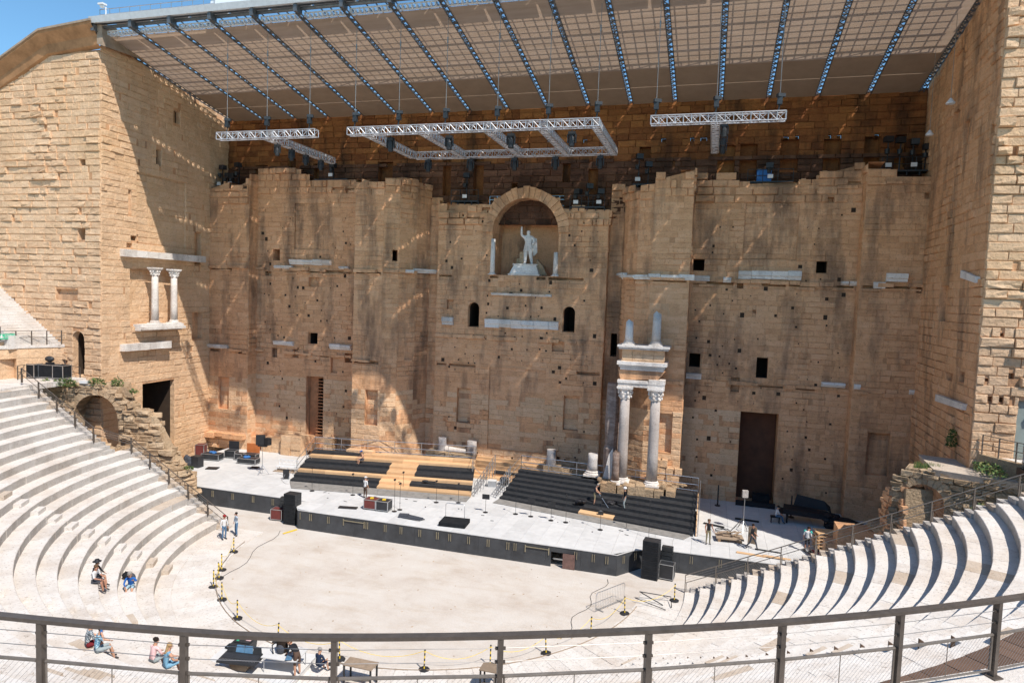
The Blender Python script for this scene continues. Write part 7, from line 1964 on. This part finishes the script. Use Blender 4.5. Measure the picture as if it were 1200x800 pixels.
BEND = {'wai': (0, .10, 1.05), 'che': (0, .26, 1.17), 'nec': (0, .40, 1.25), 'hd0': (0, .49, 1.27), 'hd1': (0, .57, 1.30), 'shL': (-.17, .34, 1.22), 'shR': (.17, .34, 1.22), 'elL': (-.2, .45, .98), 'wrL': (-.12, .60, .84), 'elR': (.2, .42, .97), 'wrR': (.12, .60, .80)}
def face_to(dx, dy): return math.atan2(-dx, dy)       # local +Y turned towards (dx, dy)
# on stage
person('man in white shirt, white cap and brown trousers standing on front stage', (-8.6, -11.4, ZS), face_to(.3, 1), {'elL': (-.22, .08, 1.15), 'wrL': (-.08, .22, 1.33)}, top='cloth_white', bottom='brown_shorts', hat=('cap', 'cloth_white'), hair='hair_grey')
def paddle(t, J):
    m = MB(); m.tube([(.3, .35, 1.0), (.75, 1.1, .1)], .02, 5); m.build('broom_handle', 'steel', t, local=True)
P = dict(BEND); P.update({'wai': (0, .02, 1.08), 'che': (0, .08, 1.25), 'nec': (0, .15, 1.42), 'hd0': (0, .21, 1.50), 'hd1': (0, .25, 1.59), 'shL': (-.17, .12, 1.37), 'shR': (.17, .12, 1.37), 'elL': (-.22, .16, 1.12), 'wrL': (-.02, .34, 1.02), 'elR': (.25, .16, 1.13), 'wrR': (.22, .36, 1.02)})
person('worker in dark tank top and khaki shorts sweeping on right risers', (8.75, -7.3, 1.84), face_to(.8, .1), P, top='dark_grey', bottom='khaki', legs='short', sleeves='none', hair='hair_grey', extra=paddle)
person('worker with white helmet, black shirt and beige trousers on right risers', (11.1, -7.65, 1.84), face_to(-.8, -.3), {'knL': (-.12, .1, .5)}, top='cloth_black', bottom='grey_shorts', hat=('helmet', 'white_paint'), hair=None)
person('woman in black top and olive trousers pulling the trolley', (17.2, -11.5, ZS), face_to(.3, -1), {'elR': (.23, .0, 1.13), 'wrR': (.22, .12, .92), 'elL': (-.26, -.08, 1.14), 'wrL': (-.36, -.06, .95)}, skin='skin_tan', top='cloth_black', bottom='khaki', sleeves='none', hair='hair_brown')
def boards(t, J):
    m = MB(); m.cbox((-.34, -.12, .85), (.06, .5, 1.15)); m.cbox((-.40, -.05, .88), (.05, .42, 1.0)); m.build('carried_board', 'old_wood', t, local=True)
P = dict(WALK); P.update({'elR': (.28, 0, 1.1), 'wrR': (.30, .18, .95), 'elL': (-.28, 0, 1.1), 'wrL': (-.30, .18, .95)})
person('man in black shirt and dark trousers striding with brown boards', (20.0, -11.4, ZS), face_to(1, -.35), P, top='cloth_black', bottom='dark_grey', skin='skin_tan', extra=boards)
P = {'che': (0, .06, 1.24), 'nec': (0, .12, 1.40), 'hd0': (0, .18, 1.49), 'hd1': (0, .21, 1.58)}
person('man in white and turquoise shirt with black shorts by the pallets', (23.5, -10.5, ZS), face_to(.4, 1), P, top='cloth_white', bottom='cloth_black', legs='short', skin='skin_tan', extra=lambda t, J: [setattr(t, 'name', t.name)] and (lambda m: (m.ball((-.19, .03, 1.36), (.09, .09, .12), 8, 6), m.ball((.19, .03, 1.36), (.09, .09, .12), 8, 6), m.build('turquoise_sleeve', 'turquoise', t, local=True)))(MB()))
person('man in white shirt and jeans seated at the covered piano', (22.0, -4.95, ZS + .42), face_to(1, .15), sit(lean=.12), top='cloth_white', bottom='jeans', hair='hair_dark')
person('bare-chested man in dark blue cap and shorts sitting on left risers', (-12.1, -5.3, 2.66), face_to(-.6, -.8), sit(lean=.15), top='skin', sleeves='none', bottom='dark_grey', legs='short', hat=('cap', 'blue_shirt'))
# by the left seats
person('man with red cap, white shirt and jeans standing by the left steps', (-15.0, -19.6, .06), face_to(.9, -.3), {'elL': (-.24, .02, 1.13)}, top='cloth_white', bottom='jeans', sleeves='long', hat=('cap', 'red_cap'), scale=1.0)
person('person in pale denim jacket and jeans behind the red-capped man', (-14.7, -18.7, .02), face_to(-.6, -1), {'elL': (-.34, .05, 1.42), 'wrL': (-.14, .12, 1.55), 'elR': (.33, .0, 1.15), 'wrR': (.22, .1, .98)}, top='denim_pale', bottom='jeans', sleeves='long', skin='skin_tan', hair='hair_dark')
# seated on the tiers
def rowz(x, y):
    r = math.hypot(x, y - CY); i = max(0, min(19, int((r - 15.95) / .86))); return ZI(i), i
def seated(lab, r_i, az, face, pose, **kw):
    kw.setdefault('scale', 1.08)
    r = RI(r_i) + .22; x, y = r * math.cos(R(az)), CY + r * math.sin(R(az))
    return person(lab, (x, y, ZI(r_i) + .0), face, pose, **kw)
azp = lambda x, y: math.degrees(math.atan2(y - CY, x))
a = azp(-13.45, -31.9)
bag = lambda c: (lambda t, J: (lambda m: (m.ball((0, -.20, .40), (.17, .12, .25), 10, 7), m.build('backpack', c, t, local=True)))(MB()))
seated('woman in white blouse and dark skirt sitting before her companion on left tiers', 4, a - .5, face_to(.8, .25), sit(lean=.1), top='cloth_white', bottom='dark_grey', legs='short', skin='skin_tan', hair='hair_brown', sleeves='short')
seated('person in black with dark hat sitting close behind the white blouse', 4, a - 2.3, face_to(.8, .25), sit(lean=.12), top='cloth_black', bottom='dark_grey', legs='short', sleeves='long', hat=('hat', 'cover_black'))
a = azp(-12.7, -29.3)
seated('man in bright blue shirt with backpack and red shoes on left tiers', 2, a, face_to(.5, -.75), sit(lean=.22, armL=((-.3, .28, .42), (-.2, .5, .55))), top='blue_shirt', bottom='light_blue', legs='short', shoes='shoe_red', sleeves='long', hair='hair_grey', hat=('cap', 'hair_grey'), extra=bag('dark_grey'))
t = thing('bag', 'black shoulder bag on the step beside man in blue', 'bag', (-13.4, -28.6, 1.0)); m = MB(); m.ball((-13.9, -28.75, 1.3), (.35, .25, .2), 10, 6); m.build('body', 'black_fabric', t); m = MB(); m.tube([(-14.1, -28.8, 1.35), (-13.9, -28.9, 1.6), (-13.7, -28.8, 1.35)], .02, 5); m.build('strap', 'black_fabric', t)
a = azp(-4.7, -39.6)
seated('woman in grey leaf-print shirt and maroon shorts, left of the phoning man', 7, azp(-6.0, -39.0), face_to(.6, 1), sit(lean=.12), top='shirt_grey', bottom='maroon', legs='short', hair='hair_blonde')
seated('man in blue leaf-print shirt and grey shorts phoning, seated', 7, azp(-5.3, -39.0), face_to(.6, 1), sit(lean=.12, armR=((.27, .22, .48), (.11, .17, .74))), top='shirt_leaf', bottom='grey_shorts', legs='short', hair='hair_dark', skin='skin',
       extra=lambda t, J: (lambda m: (m.cbox((.115, .17, .80), (.02, .07, .14)), m.build('phone', 'blue_cloth', t, local=True)))(MB()))
seated('man in pink t-shirt with short dark hair seated beside blonde woman', 5, azp(-4.05, -37.2), face_to(.2, 1), sit(lean=.12), top='cloth_pink', bottom='grey_shorts', legs='short', hair='hair_dark')
seated('blonde woman with ponytail and denim dress seated beside pink t-shirt man', 5, azp(-3.3, -37.4), face_to(.5, 1), sit(lean=.12), top='denim_dress', bottom='denim_dress', legs='short', sleeves='none', hair='hair_blonde', longhair=True)
# at the control position
P = dict(BEND); P.update({'pel': (0, 0, .97), 'hiL': (-.09, 0, .93), 'hiR': (.09, 0, .93)})
person('man in black t-shirt and brown shorts leaning over the white table', (-.35, -32.7, .33), face_to(-1, .35), P, top='cloth_black', bottom='brown_shorts', legs='short', hair='hair_brown', scale=1.05)
person('child-sized figure in navy t-shirt seated right of the leaning man', (.25, -32.0, .45), face_to(.2, 1), sit(lean=.08), top='cloth_navy', bottom='cloth_navy', legs='short', hair='hair_grey', scale=.98)
